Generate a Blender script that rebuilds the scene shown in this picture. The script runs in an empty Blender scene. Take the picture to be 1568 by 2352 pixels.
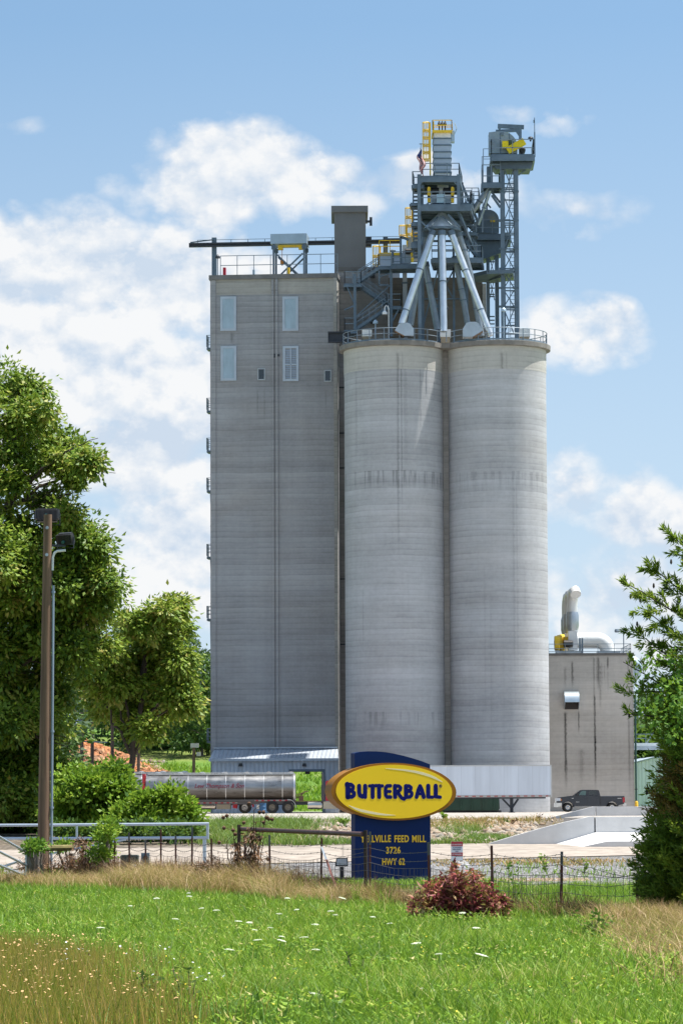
import bpy, bmesh, math, random
import numpy as np
from mathutils import Matrix, Vector
random.seed(7); RNG = np.random.default_rng(11)
S = bpy.context.scene; C = S.collection
R = math.radians

# ------------------------------------------------------------------ camera
F = 7500.0; PITCH = math.atan(649/7500); ROLL = -0.0042
CAMR = (Matrix.Rotation(math.pi/2+PITCH, 3, 'X') @ Matrix.Rotation(ROLL, 3, 'Z'))
cam = bpy.data.cameras.new('camera'); camo = bpy.data.objects.new('camera', cam); C.objects.link(camo)
cam.sensor_fit = 'VERTICAL'; cam.sensor_height = 36; cam.sensor_width = 24
cam.lens = F/2352*36; cam.clip_start = 0.5; cam.clip_end = 6000
camo.rotation_euler = CAMR.to_euler(); S.camera = camo

def P(x, y, Y):
    """world point at depth Y seen at photo position x, y"""
    d = CAMR @ Vector((x-784, 1176-y, -F))
    return d*(Y/d.y)
def Z1(x, y): return ((820+x/2.7034)/1.0887, (270+y/2.7034)/1.0887)
def Z2(x, y): return ((460+x/2.9037)/1.0887, (500+y/2.9037)/1.0887)
def Z3(x, y): return ((780+x/3.92)/1.0887, (1850+y/3.92)/1.0887)
def Z4(x, y): return ((300+x/2.6133)/1.0887, (1800+y/2.6133)/1.0887)
def Z8(x, y): return ((1340+x/3.921)/1.0887, (1450+y/3.921)/1.0887)
def q1(x, y, Y): return P(*Z1(x, y), Y)
def q2(x, y, Y): return P(*Z2(x, y), Y)
def q8(x, y, Y): return P(*Z8(x, y), Y)

# ------------------------------------------------------------------ terrain
_PY = [0, 24, 45, 59, 80, 93, 98, 106, 119, 125, 165, 300, 340, 6000]
_PZ = [-1.55, -1.72, -2.1, -2.33, -2.5, -2.6, -2.72, -2.40, -1.82, -1.78, -1.24, -1.66, -1.7, -1.7]
def sstep(t): t = np.clip(t, 0, 1); return t*t*(3-2*t)
def ground(X, Y):
    X = np.asarray(X, float); Y = np.asarray(Y, float)
    z = np.interp(Y, _PY, _PZ)
    wl = 1-sstep((X+1)/26)
    z = z + wl*(sstep((Y-318)/260)*13.5)
    z = z + sstep((Y-430)/420)*11*(1-wl)
    bump = 0.05*np.sin(X*0.9+Y*0.33)+0.04*np.sin(X*1.7-Y*0.7)
    z = z + bump*(sstep((Y-15)/10)*(1-sstep((Y-80)/10))) + 2.5*bump*sstep((Y-330)/30)
    return z
def gz(X, Y): return float(ground(X, Y))
def G(x, Y):
    p = P(x, 1850, Y); return Vector((p.x, Y, gz(p.x, Y)))

# ------------------------------------------------------------------ mesh builder
class MB:
    def __init__(s): s.v = []; s.f = []; s.m = []; s.cur = 0
    def add(s, vs, fs):
        b = len(s.v); s.v += [tuple(p) for p in vs]; s.f += [tuple(i+b for i in f) for f in fs]; s.m += [s.cur]*len(fs)
        return s
    def box(s, x0, x1, y0, y1, z0, z1):
        vs = [(x, y, z) for z in (z0, z1) for y in (y0, y1) for x in (x0, x1)]
        return s.add(vs, [(0,2,3,1),(4,5,7,6),(0,1,5,4),(2,6,7,3),(0,4,6,2),(1,3,7,5)])
    def bar(s, p, q, w, h=None, up=(0,0,1)):
        p = Vector(p); q = Vector(q); h = h or w; d = (q-p)
        if d.length < 1e-6: return s
        d.normalize(); u = Vector(up)
        if abs(d.dot(u)) > .95: u = Vector((0,1,0))
        a = d.cross(u).normalized()*w/2; b = d.cross(a).normalized()*h/2
        vs = [p-a-b, p+a-b, p+a+b, p-a+b, q-a-b, q+a-b, q+a+b, q-a+b]
        return s.add(vs, [(3,2,1,0),(4,5,6,7),(0,1,5,4),(1,2,6,5),(2,3,7,6),(3,0,4,7)])
    def tube(s, pts, r, n=10, cap=True):
        pts = [Vector(p) for p in pts]; k = len(pts)
        rs = r if isinstance(r, (list, tuple)) else [r]*k
        ref = None; vs = []
        for i, p in enumerate(pts):
            d = (pts[min(i+1, k-1)]-pts[max(i-1, 0)])
            d = d.normalized() if d.length > 1e-9 else Vector((0,0,1))
            if ref is None:
                ref = Vector((0,0,1)) if abs(d.z) < .9 else Vector((1,0,0))
            a = d.cross(ref)
            if a.length < 1e-6: a = d.cross(Vector((0,1,0)))
            a.normalize(); b = d.cross(a).normalized(); ref = b.cross(d)*1.0 if False else ref
            for j in range(n):
                t = 2*math.pi*j/n; vs.append(p+(a*math.cos(t)+b*math.sin(t))*rs[i])
        fs = [(i*n+j, i*n+(j+1) % n, (i+1)*n+(j+1) % n, (i+1)*n+j) for i in range(k-1) for j in range(n)]
        if cap: fs += [tuple(range(n-1, -1, -1)), tuple((k-1)*n+j for j in range(n))]
        return s.add(vs, fs)
    def lathe(s, prof, c=(0,0,0), n=24, axis='z', cap=True):
        c = Vector(c); vs = []
        for r, h in prof:
            for j in range(n):
                t = 2*math.pi*j/n; a, b = r*math.cos(t), r*math.sin(t)
                vs.append(c+Vector({'z': (a, b, h), 'y': (a, h, b), 'x': (h, a, b)}[axis]))
        k = len(prof)
        fs = [(i*n+j, i*n+(j+1) % n, (i+1)*n+(j+1) % n, (i+1)*n+j) for i in range(k-1) for j in range(n)]
        if cap: fs += [tuple(range(n-1, -1, -1)), tuple((k-1)*n+j for j in range(n))]
        return s.add(vs, fs)
    def prism(s, poly, y0, y1):
        """poly in x,z extruded along y"""
        n = len(poly); vs = [(x, y0, z) for x, z in poly]+[(x, y1, z) for x, z in poly]
        fs = [tuple(range(n)), tuple(range(2*n-1, n-1, -1))]+[(i, n+i, n+(i+1) % n, (i+1) % n) for i in range(n)]
        return s.add(vs, fs)
    def stroke(s, pts, w, y0, y1):
        """flat lettering stroke with round ends, in x,z"""
        k = 0
        for (x0, z0), (x1, z1) in zip(pts, pts[1:]):
            dx, dz = x1-x0, z1-z0; L = math.hypot(dx, dz) or 1; nx, nz = -dz/L*w/2, dx/L*w/2
            s.prism([(x0+nx, z0+nz), (x0-nx, z0-nz), (x1-nx, z1-nz), (x1+nx, z1+nz)], y0-.0008*(k % 3), y1); k += 1
        for x, z in pts:
            s.prism([(x+w/2*math.cos(t*math.pi/7), z+w/2*math.sin(t*math.pi/7)) for t in range(14)], y0-.0008*(k % 3)-.0004, y1); k += 1
        return s
    def xf(s, M, start=0):
        s.v[start:] = [tuple(M @ Vector(p)) for p in s.v[start:]]; return s
    def done(s, name, mats, parent=None, world=False, smooth=True, ang=32, origin=None):
        off = Vector((0,0,0))
        if parent is not None and world: off = Vector(parent['_o'])
        if parent is None and origin is not None: off = Vector(origin)
        me = bpy.data.meshes.new(name)
        me.from_pydata([tuple(Vector(p)-off) for p in s.v], [], s.f)
        for m in (mats if isinstance(mats, (list, tuple)) else [mats]): me.materials.append(m)
        if any(s.m): me.polygons.foreach_set('material_index', s.m)
        bm = bmesh.new(); bm.from_mesh(me); bmesh.ops.recalc_face_normals(bm, faces=bm.faces); bm.to_mesh(me); bm.free()
        if smooth:
            me.polygons.foreach_set('use_smooth', [True]*len(me.polygons)); me.set_sharp_from_angle(angle=R(ang))
        me.update()
        return link(name, me, parent, off)
_tmp = []
def link(name, me, parent=None, off=(0,0,0)):
    o = bpy.data.objects.new(name, me); C.objects.link(o)
    if parent is not None:
        o.parent = parent; o['_o'] = parent['_o']
    else:
        o.location = off; o['_o'] = tuple(off)
    _tmp.append(o)
    return o
def thing(name, label, cat, loc=(0,0,0), rz=0, group=None):
    o = bpy.data.objects.new(name, None); C.objects.link(o); o.location = loc; o.rotation_euler = (0,0,rz)
    o.empty_display_size = .3; o['_o'] = tuple(loc); _tmp.append(o)
    return tag(o, label, cat, group)
def tag(o, label, cat, group=None, kind=None):
    o['label'] = label; o['category'] = cat
    if group: o['group'] = group
    if kind: o['kind'] = kind
    return o
def copy_tree(o, parent=None):
    c = o.copy(); C.objects.link(c); c.parent = parent; _tmp.append(c)
    for ch in o.children: copy_tree(ch, c)
    return c
def npmesh(name, verts, faces_flat, loops, mats, parent=None, attrs=None, off=(0,0,0), midx=None, smooth=False):
    """fast mesh from arrays: loops = verts per face (array)"""
    me = bpy.data.meshes.new(name); n = len(verts)
    me.vertices.add(n); me.vertices.foreach_set('co', (np.asarray(verts)-np.asarray(off)).astype(np.float32).ravel())
    me.loops.add(len(faces_flat)); me.loops.foreach_set('vertex_index', np.asarray(faces_flat, np.int32))
    nf = len(loops); me.polygons.add(nf)
    st = np.concatenate([[0], np.cumsum(loops)[:-1]]).astype(np.int32)
    me.polygons.foreach_set('loop_start', st); me.polygons.foreach_set('loop_total', np.asarray(loops, np.int32))
    for m in (mats if isinstance(mats, (list, tuple)) else [mats]): me.materials.append(m)
    if midx is not None: me.polygons.foreach_set('material_index', np.asarray(midx, np.int32))
    if smooth: me.polygons.foreach_set('use_smooth', [True]*nf)
    for k, a in (attrs or {}).items():
        at = me.attributes.new(k, 'FLOAT', 'POINT'); at.data.foreach_set('value', np.asarray(a, np.float32))
    me.update(calc_edges=True)
    return link(name, me, parent, off)

# ------------------------------------------------------------------ materials
class NT:
    def __init__(s, tree): s.t = tree; s.n = tree.nodes; s.l = tree.links
    def put(s, sock, v):
        if hasattr(v, 'is_output') or isinstance(v, bpy.types.NodeSocket): s.l.new(v, sock)
        else:
            if sock.type == 'RGBA' and isinstance(v, (tuple, list)) and len(v) == 3: v = (*v, 1)
            sock.default_value = v
    def m(s, op, a, b=None, c=None, clamp=False):
        n = s.n.new('ShaderNodeMath'); n.operation = op; n.use_clamp = clamp
        for i, v in enumerate((a, b, c)):
            if v is not None: s.put(n.inputs[i], v)
        return n.outputs[0]
    def vm(s, op, a, b=None):
        n = s.n.new('ShaderNodeVectorMath'); n.operation = op; s.put(n.inputs[0], a)
        if b is not None: s.put(n.inputs[1], b)
        return n.outputs[0]
    def obj(s): return s.n.new('ShaderNodeTexCoord').outputs['Object']
    def pos(s): return s.n.new('ShaderNodeNewGeometry').outputs['Position']
    def sep(s, v):
        n = s.n.new('ShaderNodeSeparateXYZ'); s.put(n.inputs[0], v); return n.outputs
    def comb(s, x, y, z):
        n = s.n.new('ShaderNodeCombineXYZ')
        for i, v in enumerate((x, y, z)): s.put(n.inputs[i], v)
        return n.outputs[0]
    def noise(s, vec, scale=1., detail=4., rough=.55, dist=0.):
        n = s.n.new('ShaderNodeTexNoise'); s.put(n.inputs['Vector'], vec)
        n.inputs['Scale'].default_value = scale; n.inputs['Detail'].default_value = detail
        n.inputs['Roughness'].default_value = rough; n.inputs['Distortion'].default_value = dist
        return n.outputs[0]
    def vor(s, vec, scale, feature='F1', out='Distance'):
        n = s.n.new('ShaderNodeTexVoronoi'); n.feature = feature; s.put(n.inputs['Vector'], vec); n.inputs['Scale'].default_value = scale
        return n.outputs[out]
    def ramp(s, fac, stops):
        n = s.n.new('ShaderNodeValToRGB'); s.put(n.inputs[0], fac); e = n.color_ramp.elements
        while len(e) < len(stops): e.new(.5)
        for el, (p, c) in zip(e, stops):
            el.position = p; el.color = (*c, 1) if not isinstance(c, (int, float)) else (c, c, c, 1)
        return n.outputs[0]
    def mix(s, f, a, b, mode='MIX'):
        n = s.n.new('ShaderNodeMix'); n.data_type = 'RGBA'; n.blend_type = mode; n.clamp_factor = True
        s.put(n.inputs[0], f); s.put(n.inputs[6], a); s.put(n.inputs[7], b); return n.outputs[2]
    def bump(s, h, strength=.3, dist=.05):
        n = s.n.new('ShaderNodeBump'); n.inputs['Strength'].default_value = strength; n.inputs['Distance'].default_value = dist
        s.put(n.inputs['Height'], h); return n.outputs[0]
    def attr(s, name):
        n = s.n.new('ShaderNodeAttribute'); n.attribute_name = name; return n.outputs['Fac']
    def rng(s, v, a, b, c=0., d=1.):
        n = s.n.new('ShaderNodeMapRange'); n.clamp = True; s.put(n.inputs[0], v)
        for i, k in enumerate((a, b, c, d)): n.inputs[i+1].default_value = k
        return n.outputs[0]
def newmat(name):
    m = bpy.data.materials.new(name); m.use_nodes = True; t = NT(m.node_tree)
    b = t.n['Principled BSDF']; return m, t, b
def paint(name, col, rough=.5, metal=0., var=.12, scale=1.2, bump=0., dirt=0., spec=.5, aniso=(1,1,1)):
    m, t, b = newmat(name); v = t.vm('MULTIPLY', t.obj(), aniso)
    n = t.noise(v, scale, 5, .6)
    c = t.mix(1., col, t.ramp(n, [(.25, 1-var), (.75, 1+var)]), 'MULTIPLY')
    if dirt:
        d = t.rng(t.noise(t.vm('MULTIPLY', t.obj(), (1.5, 1.5, .25)), 1.3, 6, .65), .5, .75, 0, dirt)
        c = t.mix(d, c, (.10, .085, .065))
    t.put(b.inputs['Base Color'], c); b.inputs['Roughness'].default_value = rough; b.inputs['Metallic'].default_value = metal
    b.inputs['Specular IOR Level'].default_value = spec
    if bump: t.put(b.inputs['Normal'], t.bump(t.noise(v, scale*6, 4), bump, .02))
    return m
def leafmat(name, stops, trans=.35, rough=.55):
    m, t, b = newmat(name); c = t.ramp(t.attr('tint'), stops)
    t.put(b.inputs['Base Color'], c); b.inputs['Roughness'].default_value = rough; b.inputs['Specular IOR Level'].default_value = .35
    tr = t.n.new('ShaderNodeBsdfTranslucent'); t.put(tr.inputs[0], t.mix(.5, c, (.30, .45, .06), 'MIX') if trans > .2 else c)
    mx = t.n.new('ShaderNodeMixShader'); mx.inputs[0].default_value = trans
    t.l.new(b.outputs[0], mx.inputs[1]); t.l.new(tr.outputs[0], mx.inputs[2])
    t.l.new(mx.outputs[0], t.n['Material Output'].inputs[0]); return m
def concrete(name, base, streaks=(), band=.16, warm=.5, seed=0., lift=3.3, hb=1.0, spots=(), per=.5, course=.07):
    m, t, b = newmat(name); o = t.vm('ADD', t.obj(), (seed, seed*.7, seed*1.3)); raw = t.sep(t.obj())
    warp = t.noise(t.vm('MULTIPLY', o, (.22, .22, .25)), 1, 3)
    zz = t.m('ADD', t.sep(o)[2], t.m('MULTIPLY', warp, .55))
    ox = t.sep(o)
    n1 = t.noise(t.comb(t.m('MULTIPLY', ox[0], .06), t.m('MULTIPLY', ox[1], .06), t.m('MULTIPLY', zz, .8)), 1, 5, .7)
    n1b = t.noise(t.comb(t.m('MULTIPLY', ox[0], .35), t.m('MULTIPLY', ox[1], .35), t.m('MULTIPLY', zz, lift)), 1, 3, .6)
    n2 = t.noise(t.vm('MULTIPLY', o, (.16, .16, .12)), 1, 5, .6)
    n3 = t.noise(t.vm('MULTIPLY', o, (1.6, 1.6, .05)), 1, 4, .6)
    n4 = t.noise(o, 3.0, 5, .65)
    v = t.m('ADD', t.rng(n1, .3, .7, 1-band, 1+band), t.rng(n1b, .3, .7, -band*.45, band*.45))
    v = t.m('ADD', v, t.rng(n3, .35, .75, .03, -.045)); v = t.m('ADD', v, t.rng(n4, .3, .7, -.06, .06))
    v = t.m('ADD', v, t.rng(n2, .3, .7, -.10, .10))
    n0 = t.noise(t.comb(t.m('MULTIPLY', ox[0], .03), t.m('MULTIPLY', ox[1], .03), t.m('MULTIPLY', ox[2], .16)), 1, 2, .5); v = t.m('ADD', v, t.rng(n0, .34, .66, -.14, .10))
    cz = t.m('DIVIDE', t.m('ADD', t.sep(o)[2], t.m('MULTIPLY', warp, .30)), per)
    wn = t.n.new('ShaderNodeTexWhiteNoise'); wn.noise_dimensions = '1D'; t.put(wn.inputs['W'], t.m('FLOOR', cz)); fr = t.m('FRACT', cz)
    wmod = t.rng(t.noise(t.vm('MULTIPLY', o, (.25, .25, .12)), 1, 3), .35, .65, .25, 1.)
    v = t.m('ADD', v, t.m('MULTIPLY', t.m('MULTIPLY', t.m('SUBTRACT', wn.outputs['Value'], .5), course*2.2), wmod))
    edge = t.m('ADD', t.rng(fr, .0, .30, -course*2.6, 0.), t.rng(fr, .5, .95, 0., course*1.0)); v = t.m('ADD', v, t.m('MULTIPLY', edge, wmod))
    for (x0, w, z0, z1, k) in streaks:
        g = t.m('SUBTRACT', 1., t.m('DIVIDE', t.m('ABSOLUTE', t.m('SUBTRACT', t.m('ADD', raw[0], t.m('MULTIPLY', t.m('SUBTRACT', n4, .5), w*1.6)), x0)), w), clamp=True)
        vz = t.m('MULTIPLY', t.rng(raw[2], z0, z0+(z1-z0)*.35), t.rng(raw[2], z1+.02, z1-.3))
        g = t.m('MULTIPLY', t.m('MULTIPLY', g, vz), t.rng(t.noise(t.vm('MULTIPLY', o, (6, 6, .35)), 1, 3), .25, .6, .35, 1.))
        v = t.m('SUBTRACT', v, t.m('MULTIPLY', g, k*1.3))
    for (z0, z1, k, thr) in spots:   # drip rows hanging from a pour line
        d = t.noise(t.vm('MULTIPLY', o, (3.5, 3.5, .22)), 1, 2, .5)
        g = t.m('MULTIPLY', t.rng(d, thr, thr+.12), t.m('MULTIPLY', t.rng(raw[2], z0, z0+(z1-z0)*.7), t.rng(raw[2], z1+.06, z1)))
        v = t.m('SUBTRACT', v, t.m('MULTIPLY', g, k))
    c = t.mix(t.rng(t.noise(t.vm('MULTIPLY', o, (.13, .13, .3)), 1, 5, .6), .42, .72, 0, warm), base, (base[0]*.97, base[1]*.90, base[2]*.82))
    c = t.mix(1., c, t.comb(v, v, v), 'MULTIPLY')
    t.put(b.inputs['Base Color'], c); b.inputs['Roughness'].default_value = .9; b.inputs['Specular IOR Level'].default_value = .2
    h = t.m('ADD', t.m('MULTIPLY', fr, .5), t.m('MULTIPLY', n4, .3))
    t.put(b.inputs['Normal'], t.bump(h, .3*hb, .06))
    return m
GALV = paint('galvanized', (.42, .46, .50), .38, .75, .22, 1.6)
GALVD = paint('weathered_steel', (.13, .175, .22), .5, .45, .25, 1.1)
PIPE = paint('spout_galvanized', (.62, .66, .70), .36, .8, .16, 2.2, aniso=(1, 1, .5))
STEEL = paint('grey_steel', (.11, .15, .19), .5, .35, .25, .8)
DARK = paint('dark_steel', (.035, .04, .05), .55, .2, .2)
RAILM = paint('rail_steel', (.20, .25, .30), .5, .4, .15)
YEL = paint('safety_yellow', (.75, .50, .02), .45, 0, .12, dirt=.12)
WHITE = paint('white_paint', (.72, .73, .74), .45, 0, .08, dirt=.1)
LGREY = paint('light_grey_panel', (.36, .46, .55), .45, .3, .12, .7, dirt=.22)
HOUSE = paint('filter_grey', (.36, .43, .52), .45, .2, .08)
BLACK = paint('black_plastic', (.02, .02, .022), .5, 0, .2)
REDP = paint('red_paint', (.45, .015, .03), .3, 0, .15)
RUST = paint('rusty_steel', (.13, .045, .035), .75, .2, .4, 9, bump=.3)
GLASS = paint('dark_glass', (.012, .016, .02), .06, 0, .05, spec=.9)
CHROME = paint('chrome', (.62, .62, .62), .14, 1., .06)
RUBBER = paint('rubber', (.018, .018, .018), .8, 0, .2)
ALU = paint('aluminium', (.55, .55, .55), .35, .9, .1)
BLUE = paint('sign_blue', (.002, .017, .088), .55, 0, .10, .5, spec=.15)
SYEL = paint('sign_yellow', (.84, .57, .0), .5, 0, .04, .5)
AMBER = paint('sign_amber', (.27, .115, .006), .5, 0., .10, .6, spec=.25)
NAVY = paint('letter_navy', (.004, .009, .12), .6, 0, .04, spec=.1)
# ------------------------------------------------------------------ world and sun
SUN_EL = 68.; SUN_AZ = 8.       # azimuth: degrees from +X towards +Y
w = bpy.data.worlds.new('World'); S.world = w; w.use_nodes = True
t = NT(w.node_tree); bg = t.n['Background']
SKY_STRENGTH = 0.102
d = t.n.new('ShaderNodeTexCoord').outputs['Generated']; dx, dy, dz = t.sep(d)
sky = t.n.new('ShaderNodeTexSky'); sky.sky_type = 'NISHITA'; sky.sun_disc = False
sky.sun_elevation = R(SUN_EL); sky.sun_rotation = R(90-SUN_AZ); sky.air_density = 1.1; sky.dust_density = .7; sky.ozone_density = 2.2; sky.altitude = 200
# the sky deepens quickly above a hazy horizon
t.l.new(t.vm('NORMALIZE', t.comb(dx, dy, t.m('ADD', t.m('MULTIPLY', t.m('MAXIMUM', dz, 0.), 1.9), .10))), sky.inputs[0])
skyc = t.mix(1., sky.outputs[0], (1.06, 1.12, 1.0), 'MULTIPLY')
# cloud field in direction space (u, v = tangents of bearing and elevation)
ay = t.m('MAXIMUM', t.m('ABSOLUTE', dy), .25)
u = t.m('DIVIDE', dx, ay); v = t.m('DIVIDE', dz, ay)
def cl(x, y, a, b, k):
    p = P(x, y, 1.); return (p.x, p.z, a/F, b/F, k)
CL = [cl(545, 400, 290, 165, 1.05), cl(700, 420, 220, 110, .8), cl(400, 440, 200, 90, .6),
      cl(20, 610, 200, 160, 1.25), cl(170, 620, 220, 190, 1.2), cl(420, 660, 340, 190, 1.15), cl(130, 820, 460, 240, 1.2), cl(380, 900, 260, 220, 1.15),
      cl(330, 1050, 220, 160, 1.2), cl(400, 1250, 280, 240, 1.1), cl(60, 1050, 200, 150, .8), cl(900, 440, 240, 120, .8), cl(1100, 430, 160, 90, .5),
      cl(1340, 755, 210, 130, .88), cl(1260, 270, 190, 60, .42), cl(1330, 480, 200, 90, .42), cl(1500, 1200, 220, 160, .78), cl(1310, 1130, 140, 130, .68), cl(1450, 1400, 320, 190, .72), cl(60, 290, 120, 40, .3)]
cu = t.m('ADD', u, t.m('MULTIPLY', t.m('SUBTRACT', t.noise(t.comb(t.m('MULTIPLY', u, 24), t.m('MULTIPLY', v, 28), 3.1), 1, 5), .5), .022))
cv = t.m('ADD', v, t.m('MULTIPLY', t.m('SUBTRACT', t.noise(t.comb(t.m('MULTIPLY', u, 24), t.m('MULTIPLY', v, 28), 8.7), 1, 5), .5), .022))
def blobs(uu, vv):
    f = None
    for (x, y, a, b, k) in CL:
        e = t.m('ADD', t.m('POWER', t.m('DIVIDE', t.m('SUBTRACT', uu, x), a), 2.), t.m('POWER', t.m('DIVIDE', t.m('SUBTRACT', vv, y), b), 2.))
        g = t.m('MULTIPLY', t.m('SUBTRACT', 1., e, clamp=True), k)
        f = g if f is None else t.m('SMOOTH_MAX', f, g, .12)
    return f
bl = t.m('MAXIMUM', t.m('SUBTRACT', blobs(cu, cv), .09), 0.)
# elsewhere in the sky the field is plain noise
far = t.rng(t.m('ABSOLUTE', u), .14, .3)
wild = t.rng(t.noise(t.vm('MULTIPLY', d, (3.2, 3.2, 6.)), 1, 4), .48, .72, 0, .7)
bl = t.m('MAXIMUM', bl, t.m('MULTIPLY', wild, t.m('MAXIMUM', far, t.rng(v, .25, .5))))
def billow(uu, vv):
    v1 = t.vor(t.comb(t.m('MULTIPLY', uu, 62), t.m('MULTIPLY', vv, 74), .3), 1., 'F1'); v2 = t.vor(t.comb(t.m('MULTIPLY', uu, 150), t.m('MULTIPLY', vv, 170), .9), 1., 'F1')
    return t.m('ADD', t.m('MULTIPLY', t.m('SUBTRACT', .42, v1), .55), t.m('MULTIPLY', t.m('SUBTRACT', .42, v2), .28))
nz = t.noise(t.comb(t.m('MULTIPLY', u, 34), t.m('MULTIPLY', v, 44), 1.7), 1, 6, .62)
nz2 = t.noise(t.comb(t.m('MULTIPLY', t.m('ADD', u, .002), 34), t.m('MULTIPLY', t.m('ADD', v, .007), 44), 1.7), 1, 6, .62)
wu = t.m('ADD', u, t.m('MULTIPLY', nz, .012)); wv = t.m('ADD', v, t.m('MULTIPLY', nz2, .012))
bi1 = billow(wu, wv); bi2 = billow(t.m('ADD', wu, .0016), t.m('ADD', wv, .0045))
dens = t.m('ADD', bl, t.m('MULTIPLY', t.m('ADD', t.m('MULTIPLY', t.m('SUBTRACT', nz, .5), 1.25), bi1), t.rng(bl, .02, .3)))
cover = t.rng(dens, .08, .60); cover = t.m('MULTIPLY', cover, t.rng(dz, -.01, .03))
nz3 = t.noise(t.comb(t.m('MULTIPLY', u, 15), t.m('MULTIPLY', v, 24), 5.2), 1, 3)
shade = t.rng(t.m('ADD', t.m('ADD', t.m('MULTIPLY', t.m('SUBTRACT', nz, nz2), 4.2), t.m('MULTIPLY', t.m('SUBTRACT', nz3, .5), 1.5)), t.m('MULTIPLY', t.m('SUBTRACT', bi1, bi2), 1.5)), -.62, .38)
cc = t.mix(shade, (3.35, 3.9, 4.6), (5.1, 5.15, 5.2))
thin = t.m('MULTIPLY', cover, .97)
hz = t.m('MULTIPLY', t.rng(v, .24, .02, 0, .85), 1.)
skyh = t.mix(hz, skyc, (3.5, 4.05, 4.6))
fin = t.mix(thin, skyh, cc)
t.put(bg.inputs[0], fin); bg.inputs[1].default_value = SKY_STRENGTH
sl = bpy.data.lights.new('sun', 'SUN'); sl.energy = 5.0; sl.angle = R(.53); sl.color = (1, .955, .88)
so = bpy.data.objects.new('sun', sl); C.objects.link(so)
sd = Vector((math.cos(R(SUN_EL))*math.cos(R(SUN_AZ)), math.cos(R(SUN_EL))*math.sin(R(SUN_AZ)), math.sin(R(SUN_EL))))
so.rotation_euler = sd.to_track_quat('Z', 'Y').to_euler(); so.location = (60, 40, 120)
S.view_settings.view_transform = 'Standard'; S.view_settings.look = 'None'; S.view_settings.exposure = 0.86; S.view_settings.gamma = 1
S.cycles.max_bounces = 8; S.cycles.diffuse_bounces = 4; S.cycles.transparent_max_bounces = 8; S.cycles.use_denoising = True

# ------------------------------------------------------------------ ground sheets
def structure(o, label, cat): return tag(o, label, cat, kind='structure')
def sheet(name, xs, rows, off, mat, label, cat, kind='structure'):
    """rows: functions Y(X) from near to far; follows the terrain"""
    V = []; n = len(xs)
    xs = np.asarray(xs, float)
    for fy in rows:
        Y = fy(xs)*np.ones(n); V.append(np.stack([xs, Y, ground(xs, Y)+off], 1))
    V = np.concatenate(V); m = len(rows)
    idx = np.arange(m*n).reshape(m, n)
    F_ = np.stack([idx[:-1, :-1], idx[:-1, 1:], idx[1:, 1:], idx[1:, :-1]], -1).reshape(-1, 4)
    o = npmesh(name, V, F_.ravel(), np.full(len(F_), 4), mat, smooth=True)
    return tag(o, label, cat, kind=kind)
def groundmat(name, a, b_, c_, scale, bump=.4, bd=.05, vorm=0):
    m, t, b = newmat(name); p = t.pos()
    n = t.noise(p, scale, 6, .65); n2 = t.noise(p, scale*7, 4, .7); n3 = t.noise(p, scale*.18, 4)
    c = t.mix(t.rng(n, .35, .65), a, b_); c = t.mix(t.rng(n3, .45, .7), c, c_)
    c = t.mix(1., c, t.ramp(n2, [(.3, .72), (.7, 1.25)]), 'MULTIPLY'); h = n2
    if vorm:
        vd = t.vor(p, vorm); c = t.mix(1., c, t.ramp(vd, [(.05, 1.2), (.6, .45)]), 'MULTIPLY')
        rc = t.n.new('ShaderNodeTexVoronoi'); t.put(rc.inputs['Vector'], p); rc.inputs['Scale'].default_value = vorm
        g = t.sep(rc.outputs['Color'])[0]; c = t.mix(1., c, t.ramp(g, [(0., .6), (1., 1.35)]), 'MULTIPLY'); h = t.m('SUBTRACT', 1., vd)
    if 'concrete' in name:
        px_, py_, pz_ = t.sep(p); j = t.m('MULTIPLY', t.rng(t.m('PINGPONG', px_, 2.6), 0, .05, .62, 1.), t.rng(t.m('PINGPONG', t.m('ADD', py_, 1.3), 4.5), 0, .06, .62, 1.))
        tr_ = t.rng(t.noise(t.comb(t.m('MULTIPLY', px_, .05), t.m('MULTIPLY', py_, .9), 2.), 1, 4), .5, .72, 1., .74); st_ = t.rng(t.noise(p, .7, 5, .7), .56, .70, 1., .72)
        j = t.m('MULTIPLY', j, t.m('MULTIPLY', tr_, st_)); c = t.mix(1., c, t.comb(j, j, j), 'MULTIPLY')
    t.put(b.inputs['Base Color'], c); b.inputs['Roughness'].default_value = .95; b.inputs['Specular IOR Level'].default_value = .15
    t.put(b.inputs['Normal'], t.bump(h, bump, bd)); return m
FIELDM = groundmat('field_soil', (.05, .10, .018), (.07, .12, .02), (.09, .085, .035), .8)
HILLM = groundmat('hill_grass', (.085, .17, .025), (.12, .20, .035), (.22, .21, .075), .25, .6, .3)
GRAVM = groundmat('gravel', (.27, .27, .285), (.34, .34, .35), (.24, .225, .20), 1.2, .8, .06, 11.)
PEBM = groundmat('pebbles', (.42, .32, .22), (.52, .42, .32), (.40, .28, .20), 1.5, .8, .06, 12.)
BANKM = groundmat('bank_dirt', (.22, .18, .14), (.27, .235, .20), (.20, .16, .11), .6, .8, .12, 4.)
PADM = groundmat('pad_concrete', (.345, .315, .285), (.39, .355, .325), (.295, .27, .24), .25, .1, .02)
ROADM = groundmat('road_concrete', (.31, .268, .228), (.345, .298, .258), (.275, .24, .205), .22, .1, .02)
xs = np.concatenate([np.linspace(-900, -80, 22), np.linspace(-70, 70, 71), np.linspace(80, 900, 22)])
ys = np.concatenate([np.linspace(-60, 20, 9), np.linspace(22, 110, 60), np.linspace(112, 170, 30), np.linspace(180, 700, 60), np.linspace(760, 4000, 12)])
sheet('ground', xs, [(lambda X, y=y: y) for y in ys], -.04, HILLM, 'grassy ground reaching to the horizon', 'ground')
L = lambda a, b: (lambda X: a+b*X)
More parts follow.
